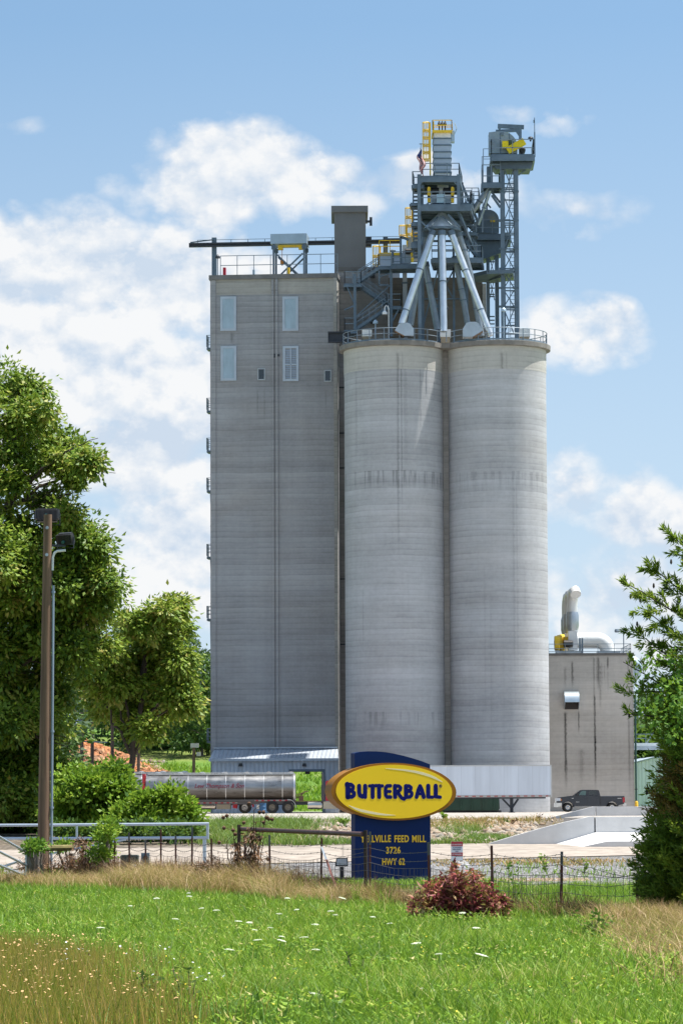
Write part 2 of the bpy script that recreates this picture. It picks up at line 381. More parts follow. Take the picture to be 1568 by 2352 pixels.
xr = np.linspace(-40, 40, 81)
sheet('field', xr, [L(y, .0) for y in np.linspace(-10, 90, 60)]+[L(92, -.05)], 0., FIELDM, 'sloping meadow soil under the long green grass', 'field')
NEAR = lambda X: 109.3+.28*X
FAR = lambda X: 118.3+.16*X
def mixrow(f, g, k): return lambda X: f(X)*(1-k)+g(X)*k
sheet('gravel_verge', xr, [L(93., -.05)]+[mixrow(L(93., -.05), NEAR, k) for k in (.2, .4, .6, .8)]+[lambda X: NEAR(X)-.002], .004, GRAVM, 'grey crushed gravel verge along the near side of the road', 'gravel')
sheet('road', np.linspace(-90, 90, 91), [mixrow(NEAR, FAR, k) for k in np.linspace(0, 1, 8)], .03, ROADM, 'pale concrete drive crossing in front of the mill', 'road')
PADE = lambda X: 165+.0*X
sheet('stone_bank', np.linspace(-60, 60, 90), [mixrow(lambda X: FAR(X)+.002, PADE, k) for k in np.linspace(0, 1, 20)], .006, BANKM, 'stony dirt bank rising from the road to the mill yard', 'bank')
sheet('mill_yard', np.linspace(-120, 120, 60), [L(165.002, 0)]+[L(y, 0) for y in np.linspace(175, 322, 16)], .01, PADM, 'flat pale concrete yard around the mill', 'yard')
sheet('pebble_bed', np.linspace(-4.5, 7.5, 30), [L(90.5, .0), L(93, 0), L(95, 0), L(97, 0), L(99, 0), L(101., 0)], .02, PEBM, 'tan pebble bed around the foot of the blue sign', 'gravel')

# red clay cut on the hillside
CLAY = groundmat('red_clay', (.50, .17, .06), (.55, .26, .13), (.42, .30, .20), .35, .9, .5, 1.1)
n, m_ = 60, 30; V = []
for j in range(m_):
    for i in range(n):
        a, b = i/(n-1), j/(m_-1)
        x = 120+270*a; top = 1690+75*max(0, (a-.25)/.75)**.9; bot = 1772
        Yd = 405+45*b
        p = P(x, bot+(top-bot)*b, Yd)
        e = min(a, 1-a, b+.02, 1-b)*6
        k = min(1, e)
        V.append((p.x+random.uniform(-.3, .3), p.y-random.uniform(0, 2.6)*k, p.z+random.uniform(-.35, .35)*k))
F_ = [(j*n+i, j*n+i+1, (j+1)*n+i+1, (j+1)*n+i) for j in range(m_-1) for i in range(n-1)]
o = npmesh('clay_bank', np.array(V), np.array(F_).ravel(), np.full(len(F_), 4), CLAY)
structure(o, 'red clay cut bank with pale stones on the left hillside', 'bank')
class Plane:
    """vertical wall plane through o (at local x = 0, y = 0) turned rz about z; hit() gives local x, z for a photo position"""
    def __init__(s, o, rz): s.o = Vector(o); s.rz = rz; s.n = Vector((math.sin(rz), -math.cos(rz), 0)); s.e = Vector((math.cos(rz), math.sin(rz), 0))
    def hit(s, x, y, off=0.):
        d = CAMR @ Vector((x-784, 1176-y, -F)); o = s.o+s.n*off; k = o.dot(s.n)/d.dot(s.n); p = d*k-s.o
        return p.dot(s.e), p.z
    def w(s, lx, lz, off=0.): return s.o+s.e*lx+Vector((0, 0, lz))+s.n*off
def arc(cx, cz, r, a0, a1, n=12): return [(cx+r*math.cos(a0+(a1-a0)*i/n), cz+r*math.sin(a0+(a1-a0)*i/n)) for i in range(n+1)]

# ================================================================== mill block (left)
pl = P(484, 1868, 301.); pr = P(776, 1868, 300.)
AZ = math.atan2(pr.y-pl.y, pr.x-pl.x); OZ = -1.68
PA = Plane((pl.x, pl.y, OZ), AZ)
xw = PA.hit(776, 1200)[0]; ztop = PA.hit(484, 643)[1]
tx0, tz = PA.hit(668, 1773); tx1, _ = PA.hit(742, 1773)
MILLC = concrete('mill_concrete', (.325, .335, .352), band=.10, warm=.55, lift=2.4, hb=.8,
    streaks=[(PA.hit(600, 900)[0]-.35, .08, 36.5, 39.2, .22), (PA.hit(600, 900)[0]+.3, .08, 36., 39.2, .22), (PA.hit(755, 900)[0]-.3, .07, 37, 39, .15), (PA.hit(508+25, 1000)[0], .22, 43.4, 44.6, .3)])
MILLB = concrete('mill_band', (.33, .325, .305), band=.10, warm=.5, seed=4)
mill = thing('mill_building', 'tall grey windowless concrete mill block with a gantry beam on its roof', 'building', (pl.x, pl.y, OZ), AZ)
DEP = 13.
b = MB(); b.prism([(0, -.3), (tx0, -.3), (tx0, tz), (tx1, tz), (tx1, -.3), (xw, -.3), (xw, ztop-1.45), (0, ztop-1.45)], 0, .5); b.box(.003, xw-.003, .502, DEP, tz+.3, ztop-1.453); b.box(.003, tx0-1.6, .502, DEP, -.3, tz+.297); b.box(tx1+.3, xw-.003, .502, 6, -.3, tz+.297); b.done('wall', MILLC, mill, smooth=False)
b = MB(); b.box(0, xw, .0, DEP, ztop-1.45, ztop-.002); b.done('upper_band', MILLB, mill, smooth=False)
b = MB(); b.box(-.12, xw+.1, -.18, DEP+.1, ztop, ztop+.42); b.done('roof_slab', paint('slab_edge', (.17, .17, .17), .9, 0, .25, .8), mill, smooth=False)
pil = MB()
for (xa, xb, d) in ((0, 34, .14), (None, None, 0)):
    pass
def pilx(zx): return PA.hit(*Z2(zx, 800))[0]
for za, zb, d in ((196, 232, .10), (637, 652, .16), (664, 682, .16), (1086, 1118, .22)):
    x0, x1 = pilx(za), pilx(zb)
    if za == 1086: x1 = xw-.003
    p_ = MB(); p_.box(max(x0, .004), x1, -d, -.001, 3.9 if za > 300 else 3.9, ztop-.02); p_.done('pilaster', MILLC if za < 1000 else MILLB, mill, smooth=False)
# sheet metal panels and louvre
def rect(zx0, zy0, zx1, zy1, conv=Z2):
    x0, z1 = PA.hit(*conv(zx0, zy0)); x1, z0 = PA.hit(*conv(zx1, zy1)); return x0, x1, z0, z1
PANEL = paint('panel_metal', (.34, .44, .51), .45, .3, .16, .5, dirt=.25)
FRAMEM = paint('panel_frame', (.42, .48, .55), .5, .2, .1)
for i, r_ in enumerate(((265, 703, 380, 950), (715, 703, 830, 950), (268, 1062, 382, 1312), (718, 1062, 833, 1315))):
    x0, x1, z0, z1 = rect(*r_); b = MB(); w_ = .22
    for q_ in ((x0, x0+w_, z0, z1), (x1-w_, x1, z0, z1), (x0+w_, x1-w_, z0, z0+w_), (x0+w_, x1-w_, z1-w_, z1)): b.box(q_[0], q_[1], -.11, -.002, q_[2], q_[3])
    fr = b.done('panel_frame', FRAMEM, mill, smooth=False)
    b = MB()
    if i < 3:
        b.box(x0+w_+.003, x1-w_-.003, -.07, -.003, z0+w_+.003, z1-w_-.003)
        if i < 2: b.box(x0+w_, x1-w_, -.085, -.071, z0+1.75, z0+1.82)
        b.done('panel', PANEL, fr, smooth=False)
    else:
        xm = (x0+x1)/2; zm = z0+(z1-z0)*.47
        b.box(xm-.05, xm+.05, -.1, -.003, z0+w_, z1-w_); b.box(x0+w_, x1-w_, -.1, -.003, zm-.06, zm+.06)
        b.done('mullion', FRAMEM, fr, smooth=False)
        b = MB(); k = z0+w_+.05
        while k < z1-w_-.1:
            for xa, xb in ((x0+w_+.01, xm-.06), (xm+.06, x1-w_-.01)):
                b.add([(xa, -.09, k), (xb, -.09, k), (xb, -.02, k+.13), (xa, -.02, k+.13)], [(0,1,2,3)])
            k += .17
        b.done('louver', FRAMEM, fr, smooth=False)
for r_ in ((535, 1223, 590, 1308), (1017, 1235, 1070, 1320)):
    x0, x1, z0, z1 = rect(*r_); b = MB(); w_ = .09
    for q_ in ((x0, x0+w_, z0, z1), (x1-w_, x1, z0, z1), (x0+w_, x1-w_, z0, z0+w_), (x0+w_, x1-w_, z1-w_, z1)): b.box(q_[0], q_[1], -.09, -.002, q_[2], q_[3])
    fr = b.done('window', paint('window_frame', (.38, .42, .45), .5, 0, .1), mill, smooth=False)
    b = MB(); b.box(x0+w_, x1-w_, -.04, -.003, z0+w_, z1-w_); b.done('pane', GLASS, fr, smooth=False)
x0, z0 = PA.hit(*Z2(648, 1145)); b = MB(); b.box(x0, x0+.32, -.1, -.17+.169, z0, z0+.36); b.box(x0+.42, x0+.6, -.2, -.161, z0+.08, z0+.3); b.done('wall_vent', DARK, mill, smooth=False)
# fall protection rail on the roof edge
def rail_line(b, pts, h=1.05, post=1.6, r=.03, mid=(.55,), skip_posts=False):
    for p, q in zip(pts, pts[1:]):
        p = Vector(p); q = Vector(q); L_ = (q-p).length; n = max(1, round(L_/post)); up = Vector((0, 0, 1))
        for hh in (h,)+tuple(mid): b.bar(p+up*hh, q+up*hh, 2*r)
        for i in range(n+1): b.bar(p+(q-p)*(i/n), p+(q-p)*(i/n)+up*h, 2*r)
    return b
zr = ztop+.42
b = MB(); rail_line(b, [(.9, .5, zr), (xw, .5, zr)], 1.9, 1.55, .03, (1.0,)); b.done('roof_railing', RAILM, mill, smooth=False); b = MB(); rail_line(b, [(.9, DEP, zr), (xw, DEP, zr)], 1.3, 2., .03, (.6,)); b.done('roof_railing', RAILM, mill, smooth=False)

# ladder landings on the hidden left wall
lad = thing('wall_ladder', 'thin ladder with small caged landings up the left edge of the mill block', 'ladder', (pl.x, pl.y, OZ), AZ)
prev = None; b = MB()
for y in (793, 938, 1030, 1122, 1275, 1418, 1700):
    z = PA.hit(476, y)[1]; 
    s_ = MB(); s_.box(-.5, -.02, 1.2, 2.6, z-.25, z-.05); s_.done('landing', STEEL, lad, smooth=False)
    s_ = MB(); rail_line(s_, [(-.02, 1.2, z), (-.5, 1.2, z), (-.5, 2.6, z), (-.02, 2.6, z)], 1.1, .5, .025, (.4, .75)); s_.done('landing_rail', RAILM, lad, smooth=False)
    if prev: b.bar((-.2, 1.5, prev-.1), (-.06, 1.5, z+2.2), .07); b.bar((-.16, 1.9, z+2.2), (-.2, 1.9, prev), .05)
    prev = z
b.bar((-.06, 1.5, 4.), (-.06, 1.5, ztop-2), .09)
k = 5.
while k < ztop-3: b.bar((-.2, 1.5, k), (0, 1.5, k), .09); k += 2.4
b.done('ladder_rail', STEEL, lad, smooth=False)

# gantry beam on the roof (local to the facade, 4.5 m behind it)
OFF = -4.5
def ga(x, y): 
    lx, lz = PA.hit(*Z2(x, y), OFF); return lx, lz
gan = thing('roof_gantry', 'long dark hoist beam on posts over the roof of the mill block', 'gantry', (pl.x, pl.y, OZ), AZ)
xa, zt = ga(38, 303); xb, zb = ga(1570, 333); zt2 = ga(1570, 300)[1]; YB = 4.5
ztb = ga(640, 303)[1]; zbb = ga(640, 333)[1]
b = MB(); b.box(xa, xb, YB-.17, YB+.17, ztb-.16, ztb); b.box(xa, xb, YB-.17, YB+.17, zbb, zbb+.12); b.box(xa, xb, YB-.05, YB+.05, zbb+.122, ztb-.162); b.box(xa, xa+.1, YB-.16, YB+.16, zbb+.13, ztb-.17); b.done('beam', DARK, gan, smooth=False)
b = MB(); b.bar((xa+.8, YB, ztb+.28), (xb, YB, ztb+.28), .04)
k = xa+.8
while k < xb: b.bar((k, YB, ztb), (k, YB, ztb+.28), .05); k += 1.6
b.done('cable_rail', STEEL, gan, smooth=False)
for zx, ytop, ybot in ((217, 270, 570), (1460, 265, 505)):
    px, pt = ga(zx, ytop); pb = zr-.4 if zx < 1000 else ga(zx, ybot)[1]
    b = MB(); b.box(px-.22, px+.22, YB+.18, YB+.55, pb, pt); b.bar((px, YB+.2, pt-.2), (xa+.1 if zx < 1000 else px+2.4, YB+.2, ztb+.1), .1); b.done('post', STEEL, gan, smooth=False)
# hoist house
x0, z1 = ga(638, 264); x1, z0 = ga(900, 330)
b = MB(); b.box(x0, x1, YB-1.3, YB+1.3, z0, z1); b.done('hoist_cover', LGREY, gan, smooth=False)
for zx in (660, 880):
    px = ga(zx, 400)[0]
    for yy in (YB-1.1, YB+1.1):
        b = MB(); b.box(px-.09, px+.09, yy-.09, yy+.09, zr, z0-.002); b.box(px-.2, px+.2, yy-.1, yy+.1, z0-.5, z0-.1); b.done('leg', STEEL, gan, smooth=False)
xl, xr_ = ga(675, 400)[0], ga(868, 400)[0]
for yy in (YB-1.1, YB+1.1):
    b = MB(); b.bar((xl, yy, z0-.9), (xr_, yy, zr+.1), .14); b.bar((xr_, yy+.16, z0-.9), (xl, yy+.16, zr+.1), .14); b.done('cross_brace', STEEL, gan, smooth=False)
x2, z2 = ga(690, 340); x3, z3 = ga(873, 365)
b = MB(); b.box(x2, x3, YB-.9, YB-.5, z3+.2, z2); b.box(x2, x2+.45, YB-.95, YB-.45, z3-.05, z2-.002); b.box(x3-.45, x3, YB-.95, YB-.45, z3-.05, z2-.002); b.done('hoist_rail', YEL, gan, smooth=False)
hx, hz = ga(718, 478); b = MB(); b.tube([(hx, YB-.7, z3+.1), (hx, YB-.7, hz+.5)], .03, 6); b.lathe([(.02, hz-.1), (.16, hz), (.18, hz+.35), (.06, hz+.5)], (hx, YB-.7, 0), 10); b.done('hook', paint('orange_hook', (.55, .2, .03), .5), gan)
def onroof(name, zx0, zy0, zx1, zy1, mat, label, cat, dep=.5, back=1.2):
    x0, z1 = PA.hit(*Z2(zx0, zy0), -back); x1, _ = PA.hit(*Z2(zx1, zy1), -back)
    o = thing(name, label, cat, PA.w(x0, zr, -back), AZ); h = z1-zr; w_ = x1-x0
    b = MB(); b.box(0, w_, 0, dep, .08, h); b.box(w_*.1, w_*.9, .06, dep-.06, 0, .079); b.done('cabinet', mat, o, smooth=False)
    b = MB(); b.box(w_*.1, w_*.9, -.03, -.001, h*.35, h*.8); b.done('cover_plate', mat, o, smooth=False)
    return o
onroof('hose_box', 283, 490, 303, 532, REDP, 'small red hose box at the left corner of the mill roof', 'hose box')
onroof('control_box', 745, 490, 766, 546, YEL, 'yellow control box standing on the mill roof below the hoist', 'control box')
onroof('roof_vent', 498, 506, 512, 548, LGREY, 'small pale vent pipe behind the mill roof railing', 'vent')
def lamp_post(name, base, h, label, armx=.0, mat=None, head='down', rz=0):
    o = thing(name, label, 'lamp', base, rz)
    b = MB(); b.tube([(0,0,0), (0,0,h)] if not armx else [(0,0,0), (0,0,h*.78), (0,0,h*.92), (armx*.25,0,h), (armx*.6,0,h*1.02), (armx,0,h*.96), (armx,0,h*.86)], .045, 8); b.done('pole', mat or RAILM, o)
    b = MB(); zz = h if not armx else h*.86
    b.lathe([(.24, zz-.3), (.22, zz-.12), (.12, zz), (.05, zz+.05)], (armx, 0, 0), 12); b.done('lamp_head', mat or DARK, o)
    return o
lp, lz = PA.hit(*Z2(245, 540), -1.); lt = PA.hit(*Z2(245, 400), -1.)[1]
lamp_post('roof_lamp', PA.w(lp, zr, -1.), lt-zr, 'short lamp post at the left end of the mill roof by the gantry post')

# ---- elevator shaft
sh0 = q2(1092, 505, 304.); sh1 = q2(1320, 505, 304.)
SHM = paint('shaft_render', (.17, .175, .18), .9, 0, .12, .5, bump=.2)
sw = (sh1-sh0).length; srz = 0.; zt = q2(1200, 90, 304).z; zc = q2(1200, 45, 304).z
shaft = thing('stair_penthouse', 'plain dark grey windowless penthouse tower on the mill roof', 'tower', (sh0.x, sh0.y, sh0.z-1.2), srz)
b = MB(); b.box(0, sw, 0, 6, 0, zt-sh0.z+1.2); b.done('wall', SHM, shaft, smooth=False)
b = MB(); b.box(-.28, sw+.22, -.25, 6.2, zt-sh0.z+1.202, zc-sh0.z+1.2); b.done('parapet', SHM, shaft, smooth=False)
b = MB(); b.box(sw, sw+.55, 1, 2, 3.6, 4.5); b.done('wall_box', DARK, shaft, smooth=False); b = MB(); b.bar((sw, 1.4, 6.), (sw+.6, 1.4, 6.), .2); b.bar((sw+.5, 1.4, 5.6), (sw+.5, 1.4, 6.4), .25); b.done('wall_lamp', DARK, shaft, smooth=False)

# ---- rear block (between mill block and silos)
BX0 = P(776, 1868, 301.6).x; BX1 = P(1116, 1868, 303).x; BZ = P(900, 622, 302).z
REARC = concrete('rear_concrete_shaded', (.17, .155, .135), band=.14, warm=.8, seed=9., lift=1.6)  # brown right-hand wall, with the shadow behind the spouts darkened into its colour
REARL = concrete('rear_concrete_light', (.28, .275, .27), band=.12, warm=.5, seed=12., lift=1.6)
rear = thing('silo_block', 'brown grey concrete bin block rising behind the spouts and stair tower', 'building', (BX0, 302, OZ))
wB = BX1-BX0; xm = P(893, 900, 302).x-BX0
b = MB(); b.box(0, xm, 0, 14, 0, BZ-OZ); b.done('wall', REARL, rear, smooth=False)
b = MB(); b.box(xm+.002, wB, .35, 14, 0, BZ-OZ-.6); b.done('wall', REARC, rear, smooth=False)
b = MB(); b.box(-.002+.004, xm, -.15, 14, BZ-OZ+.002, BZ-OZ+.35); b.done('roof_slab', paint('slab_edge_b', (.14, .135, .13), .9, 0, .25), rear, smooth=False)
b = MB(); b.box(wB+.003, wB+.35, .2, 1.2, 20, BZ-OZ-1.2); b.done('corner_pilaster', MILLB, rear, smooth=False)
for y in (1075, 890, 995, 1330, 1480):
    zz = P(785, y, 302).z-OZ; b = MB(); b.bar((-.0+.05, -.06, zz), (1.1, -.06, zz), .10); b.done('pipe_bracket', DARK, rear, smooth=False)

# ---- truck shed in front of the mill block
shx0, shz1 = PA.hit(481, 1745, 2.6); shx1, _ = PA.hit(778, 1745, 2.6)
zroof = PA.hit(620, 1721)[1]
def corr(name, col, axis, scale):
    m, t, b = newmat(name); ax = t.sep(t.obj())[axis]
    sw_ = t.m('PINGPONG', ax, .19); rib = t.rng(sw_, .12, .16)
    n = t.noise(t.vm('MULTIPLY', t.obj(), (.6, .6, .3)), 1.2, 4)
    t.put(b.inputs['Base Color'], t.mix(1., col, t.ramp(n, [(.3, .88), (.7, 1.08)]), 'MULTIPLY')); b.inputs['Roughness'].default_value = .4; b.inputs['Metallic'].default_value = .05
    t.put(b.inputs['Normal'], t.bump(rib, .9, .06)); return m
SHEDW = corr('ribbed_siding', (.50, .56, .64), 0, 1); SHEDR = corr('ribbed_roof', (.42, .46, .52), 0, 1)
shed = thing('truck_shed', 'low pale ribbed metal shed along the foot of the mill block with truck opening', 'shed', (pl.x, pl.y, OZ), AZ)
b = MB(); ox0, oz = PA.hit(667, 1772, 2.6); ox1, _ = PA.hit(743, 1772, 2.6)
b.prism([(shx0+.25, 0), (ox0, 0), (ox0, oz), (ox1, oz), (ox1, 0), (shx1-.05, 0), (shx1-.05, shz1-.02), (shx0+.25, shz1-.02)], -2.6, -2.52); b.done('wall', SHEDW, shed, smooth=False)
b = MB(); b.prism([(0, 0)]*0 or [(-2.52, 0), (-.0, 0), (-.0, zroof-.1), (-2.52, shz1-.05)], shx0+.25, shx0+.31)
b.xf(Matrix(((0,1,0,0),(1,0,0,0),(0,0,1,0),(0,0,0,1)))); b.done('end_wall', SHEDW, shed, smooth=False)
b = MB(); b.add([(shx0, -2.85, shz1-.05), (shx1, -2.85, shz1-.05), (xw-.1, -.03, zroof), (shx0+.15, -.03, zroof), (shx0, -2.85, shz1+.02), (shx1, -2.85, shz1+.02), (xw-.1, -.03, zroof+.07), (shx0+.15, -.03, zroof+.07)],
   [(3,2,1,0),(4,5,6,7),(0,1,5,4),(1,2,6,5),(2,3,7,6),(3,0,4,7)]); b.done('roof', SHEDR, shed, smooth=False)
b = MB(); b.box(shx0-.02, shx1+.02, -2.93, -2.855, shz1-.16, shz1+.08); b.box(shx0+.1, xw-.12, -.3, -.16, zroof+.075, zroof+.2); b.done('gutter', FRAMEM, shed, smooth=False)
for zx in (790, 1205):
    x0, z0 = PA.hit(*Z4(zx, 296), 2.6); b = MB(); b.prism([(x0-.2, z0-.12), (x0+.2, z0-.12), (x0+.13, z0+.16), (x0-.13, z0+.16)], -2.85, -2.601); b.done('wall_lamp', DARK, shed, smooth=False)
b = MB()
for k in (ox0, ox1): b.box(k-.12, k+.12, -2.68, -2.602, 0, oz); 
b.box(ox0-.12, ox1+.12, -2.68, -2.602, oz+.002, oz+.2); b.done('door_frame', STEEL, shed, smooth=False)
b = MB(); xq, zq = PA.hit(*Z4(1225, 355), 2.0); b.box(xq-.2, xq+.2, -2.2, -1.8, zq, zq+.6); b.done('signal_box', BLACK, shed, smooth=False)

# ================================================================== twin silos
DC = 293.0
def silo(cx_px, w_px, label, mat, mband, name='grain_silo'):
    c = P(cx_px, 1868, DC); r = w_px/2/F*(DC-.3); zt = P(cx_px, 795, DC-r*.15).z; base = -1.66
    o = thing(name, label, 'silo', (c.x, DC, base)); h = zt-base
    b = MB(); b.lathe([(r, -.3), (r, h-2.6-.25), (r+.03, h-2.55)], n=112, cap=False); b.done('body', mat, o)
    b = MB(); b.lathe([(r+.035, h-2.55), (r+.05, h-.47), (.1, h-.47)], n=112, cap=False); b.done('upper_band', mband, o)
    b = MB(); b.lathe([(r+.052, h-.468), (r+.42, h-.42), (r+.44, h-.02), (r+.40, h), (.1, h+.02)], n=112, cap=False); b.done('roof_slab', paint('silo_slab', (.20, .19, .175), .9, 0, .3, 1.2), o, ang=25)
    return o, c, r, zt, h
CS1 = concrete('silo_concrete', (.40, .413, .435), band=.11, warm=.3, seed=2., lift=2.3, streaks=[(.28, .16, 22, 40.5, .30), (.6, .10, 25, 40.5, .28), (.95, .22, 30, 40.5, .13), (-2.9, .1, 14, 20, .14), (-3.4, .12, 30, 40, .14), (2.3, .1, 33, 40, .16)], spots=[(28.6, 30.3, .32, .5), (7.3, 8.9, .2, .5)])
CS2 = concrete('silo_concrete_right', (.40, .413, .435), band=.11, warm=.4, seed=23., lift=2.3, streaks=[(1.2, .14, 8, 30, .13), (1.5, .12, 10, 30, .12), (-1.4, .12, 8, 22, .10), (2.2, .2, 16, 22, .10), (-.9, .1, 5, 18, .08)], spots=[(28.0, 30.2, .15, .48)])
CSB = concrete('silo_band', (.46, .455, .43), band=.06, warm=.25, seed=31., streaks=[(.28, .2, 38.4, 41, .3), (.7, .1, 39, 41, .2)])
sil1, c1, r1, zs, hs = silo(909.5, 229, 'left one of the twin round concrete silos, under the pale spouts', CS1, CSB)
sil2, c2, r2, zs2, _ = silo(1147.5, 229, 'right one of the twin round concrete silos, nearest the small mill building', CS2, CSB)
zs = max(zs, zs2)+.02
xj = (c1.x+c2.x)/2
fil = MB(); fil.box(-.25, .25, 0, 2, 0, hs-.5); o = fil.done('silo_joint', concrete('joint_concrete', (.26, .25, .235), seed=40.), origin=(0,0,0)); o.location = (xj, DC-1.0, -1.66); o['_o'] = tuple(o.location)
tag(o, 'narrow concrete fillet strip closing the gap between the two round silos', 'wall')
b = MB(); b.box(-1.3, 1.3, -1.2, 4, 0, .42); o = b.done('silo_roof_bridge', paint('bridge_slab', (.20, .19, .175), .9)); o.location = (xj, DC-1.2, zs-.44); o['_o'] = tuple(o.location)
tag(o, 'short slab joining the roofs of the two silos', 'slab')
# railings round the silo roofs
def ringrail(sil, c, r, a0, a1, label):
    o = thing('silo_railing', label, 'railing', (c.x, DC, zs)); n = 26; rr = r+.12; pts = [(rr*math.cos(R(a0+(a1-a0)*i/n)), rr*math.sin(R(a0+(a1-a0)*i/n)), 0) for i in range(n+1)]
    for hh in (1.1, .6):
        b = MB(); b.tube([(x, y, hh) for x, y, _ in pts], .035, 6); b.done('handrail', RAILM, o)
    for i in range(0, n+1, 2):
        x, y, _ = pts[i]; b = MB(); b.bar((x, y, -.1), (x, y, 1.1), .07); b.done('post', RAILM, o, smooth=False)
    b = MB()
    for (x0, y0, _), (x1, y1, _) in zip(pts, pts[1:]): b.bar((x0, y0, .07), (x1, y1, .07), .02, .14)
    b.done('toe_board', RAILM, o, smooth=False)
ringrail(sil1, c1, r1, 120, 345, 'curved pipe railing round the roof edge of the left silo')
ringrail(sil2, c2, r2, 195, 420, 'curved pipe railing round the roof edge of the right silo')
# ================================================================== steelwork on the silo roofs
ZR = zs
D0, D1 = 289.6, 296.0
def qa(x, y, D): 
    return q1(x, y, D)
def onr(x, D): p = q1(x, 1500, D); return Vector((p.x, D, ZR))
# ---- distributor tower
tw = thing('steel_tower', 'open dark steel tower with machine decks above the fan of spouts', 'tower', onr(760, D0))
def col(b, x, ytop, D, w, ybot=None, sx=0.):
    p = q1(x, ytop, D); zb = ZR if ybot is None else q1(x, ybot, D).z
    b.bar((p.x+sx, p.y, zb), (p.x+sx, p.y, p.z), w); return b
for x, yt, yb, D in ((613, 450, None, D0), (880, 450, 672, D0), (632, 480, None, D1), (902, 505, 672, D1), (930, 650, None, D1-.4), (745, 700, None, D1+.5), (845, 700, None, D1+.3)):
    b = MB(); col(b, x, yt, D, .30 if x not in (745, 845) else .2, yb); b.done('column', GALVD, tw, world=True, smooth=False)
def deck(xl, xr, y, D, dep, th=.45, parent=tw, shift=.08, name='deck', mat=GALVD, beams=True):
    a = q1(xl, y, D); c = q1(xr, y, D); s = shift*dep; b = MB()
    z1 = a.z; z0 = z1-th
    for z_0, z_1 in ((z1-.1, z1),):
        vs = [(a.x, D, z_0), (c.x, D, z_0), (c.x+s, D+dep, z_0), (a.x+s, D+dep, z_0), (a.x, D, z_1), (c.x, D, z_1), (c.x+s, D+dep, z_1), (a.x+s, D+dep, z_1)]
        b.add(vs, [(3,2,1,0),(4,5,6,7),(0,1,5,4),(1,2,6,5),(2,3,7,6),(3,0,4,7)])
    zz = z1-.1-th/2
    corners = [Vector((a.x, D, zz)), Vector((c.x, D, zz)), Vector((c.x+s, D+dep, zz)), Vector((a.x+s, D+dep, zz))]
    for i in range(4): b.bar(corners[i], corners[(i+1) % 4], .2, th-.01)
    if beams:
        n = max(2, int(dep/1.3))
        for i in range(1, n):
            k = i/n; b.bar(corners[0].lerp(corners[3], k), corners[1].lerp(corners[2], k), .16, th*.8)
    o = b.done(name, mat, parent, world=True, smooth=False)
    top = [Vector((p.x, p.y, z1)) for p in corners]
    return o, top
def rails(top, idx, parent, h=1.1, post=1.2, mat=RAILM):
    b = MB(); rail_line(b, [top[i] for i in idx], h, post, .035, (.58,)); b.done('railing', mat, parent, world=True, smooth=False)
_, t1 = deck(610, 884, 458, D0, 6.2, .5); rails([t1[0]+Vector((.4, 0, 0)), t1[1], t1[2], t1[3]], (0, 1, 2, 3), tw, 1.12)
_, t2 = deck(610, 960, 650, D0, 6.6, .55); rails(t2, (0, 1, 2, 3), tw)
_, t3 = deck(700, 1035, 1012, D0+2.5, 4.2, .4); rails(t3, (0, 1, 2), tw)
_, t3b = deck(640, 925, 760, D1-1.5, 3, .35)
_, t4 = deck(900, 968, 640, D0+1, 3, .4); rails(t4, (0, 1, 2), tw)
_, t5 = deck(925, 1016, 650, D1+1, 3, .2); b = MB(); rail_line(b, [t5[0], t5[1], t5[2]], 1.5, .8, .03, (.4, .8, 1.15)); b.done('railing', RAILM, tw, world=True, smooth=False)
# braces and hangers of the tower
def br(parent, x0, y0, Da, x1, y1, Db, w, name='brace', mat=GALVD):
    b = MB(); b.bar(q1(x0, y0, Da), q1(x1, y1, Db), w); return b.done(name, mat, parent, world=True, smooth=False)
for a in ((650, 478, D0, 618, 520, D0, .12), (830, 478, D0, 876, 525, D0, .12), (905, 520, D1, 1020, 790, D1, .22), (880, 700, D0+1, 985, 960, D0+3, .22), (620, 690, D0, 680, 640, D0, .14),
          (940, 870, D1, 1000, 1010, D1, .2), (630, 1080, D1, 740, 1350, D1, .16), (745, 1080, D1, 640, 1480, D1, .14), (745, 1100, D1+.5, 845, 1290, D1+.4, .13), (845, 1100, D1+.5, 745, 1290, D1+.4, .13), (612, 1290, D1, 930, 1290, D1, .12), (930, 1030, D1, 1000, 1085, D1, .14),
          (620, 760, D0, 690, 830, D0, .13), (960, 740, D1, 1040, 1085, D1, .16), (1030, 940, D1, 1030, 1090, D1, .2), (700, 900, D1, 930, 900, D1, .18), (700, 960, D1, 930, 960, D1, .1), (640, 840, D1, 930, 700, D1, .14), (640, 700, D1, 930, 840, D1, .14), (985, 820, D1, 985, 1010, D1, .12)):
    br(tw, *a)
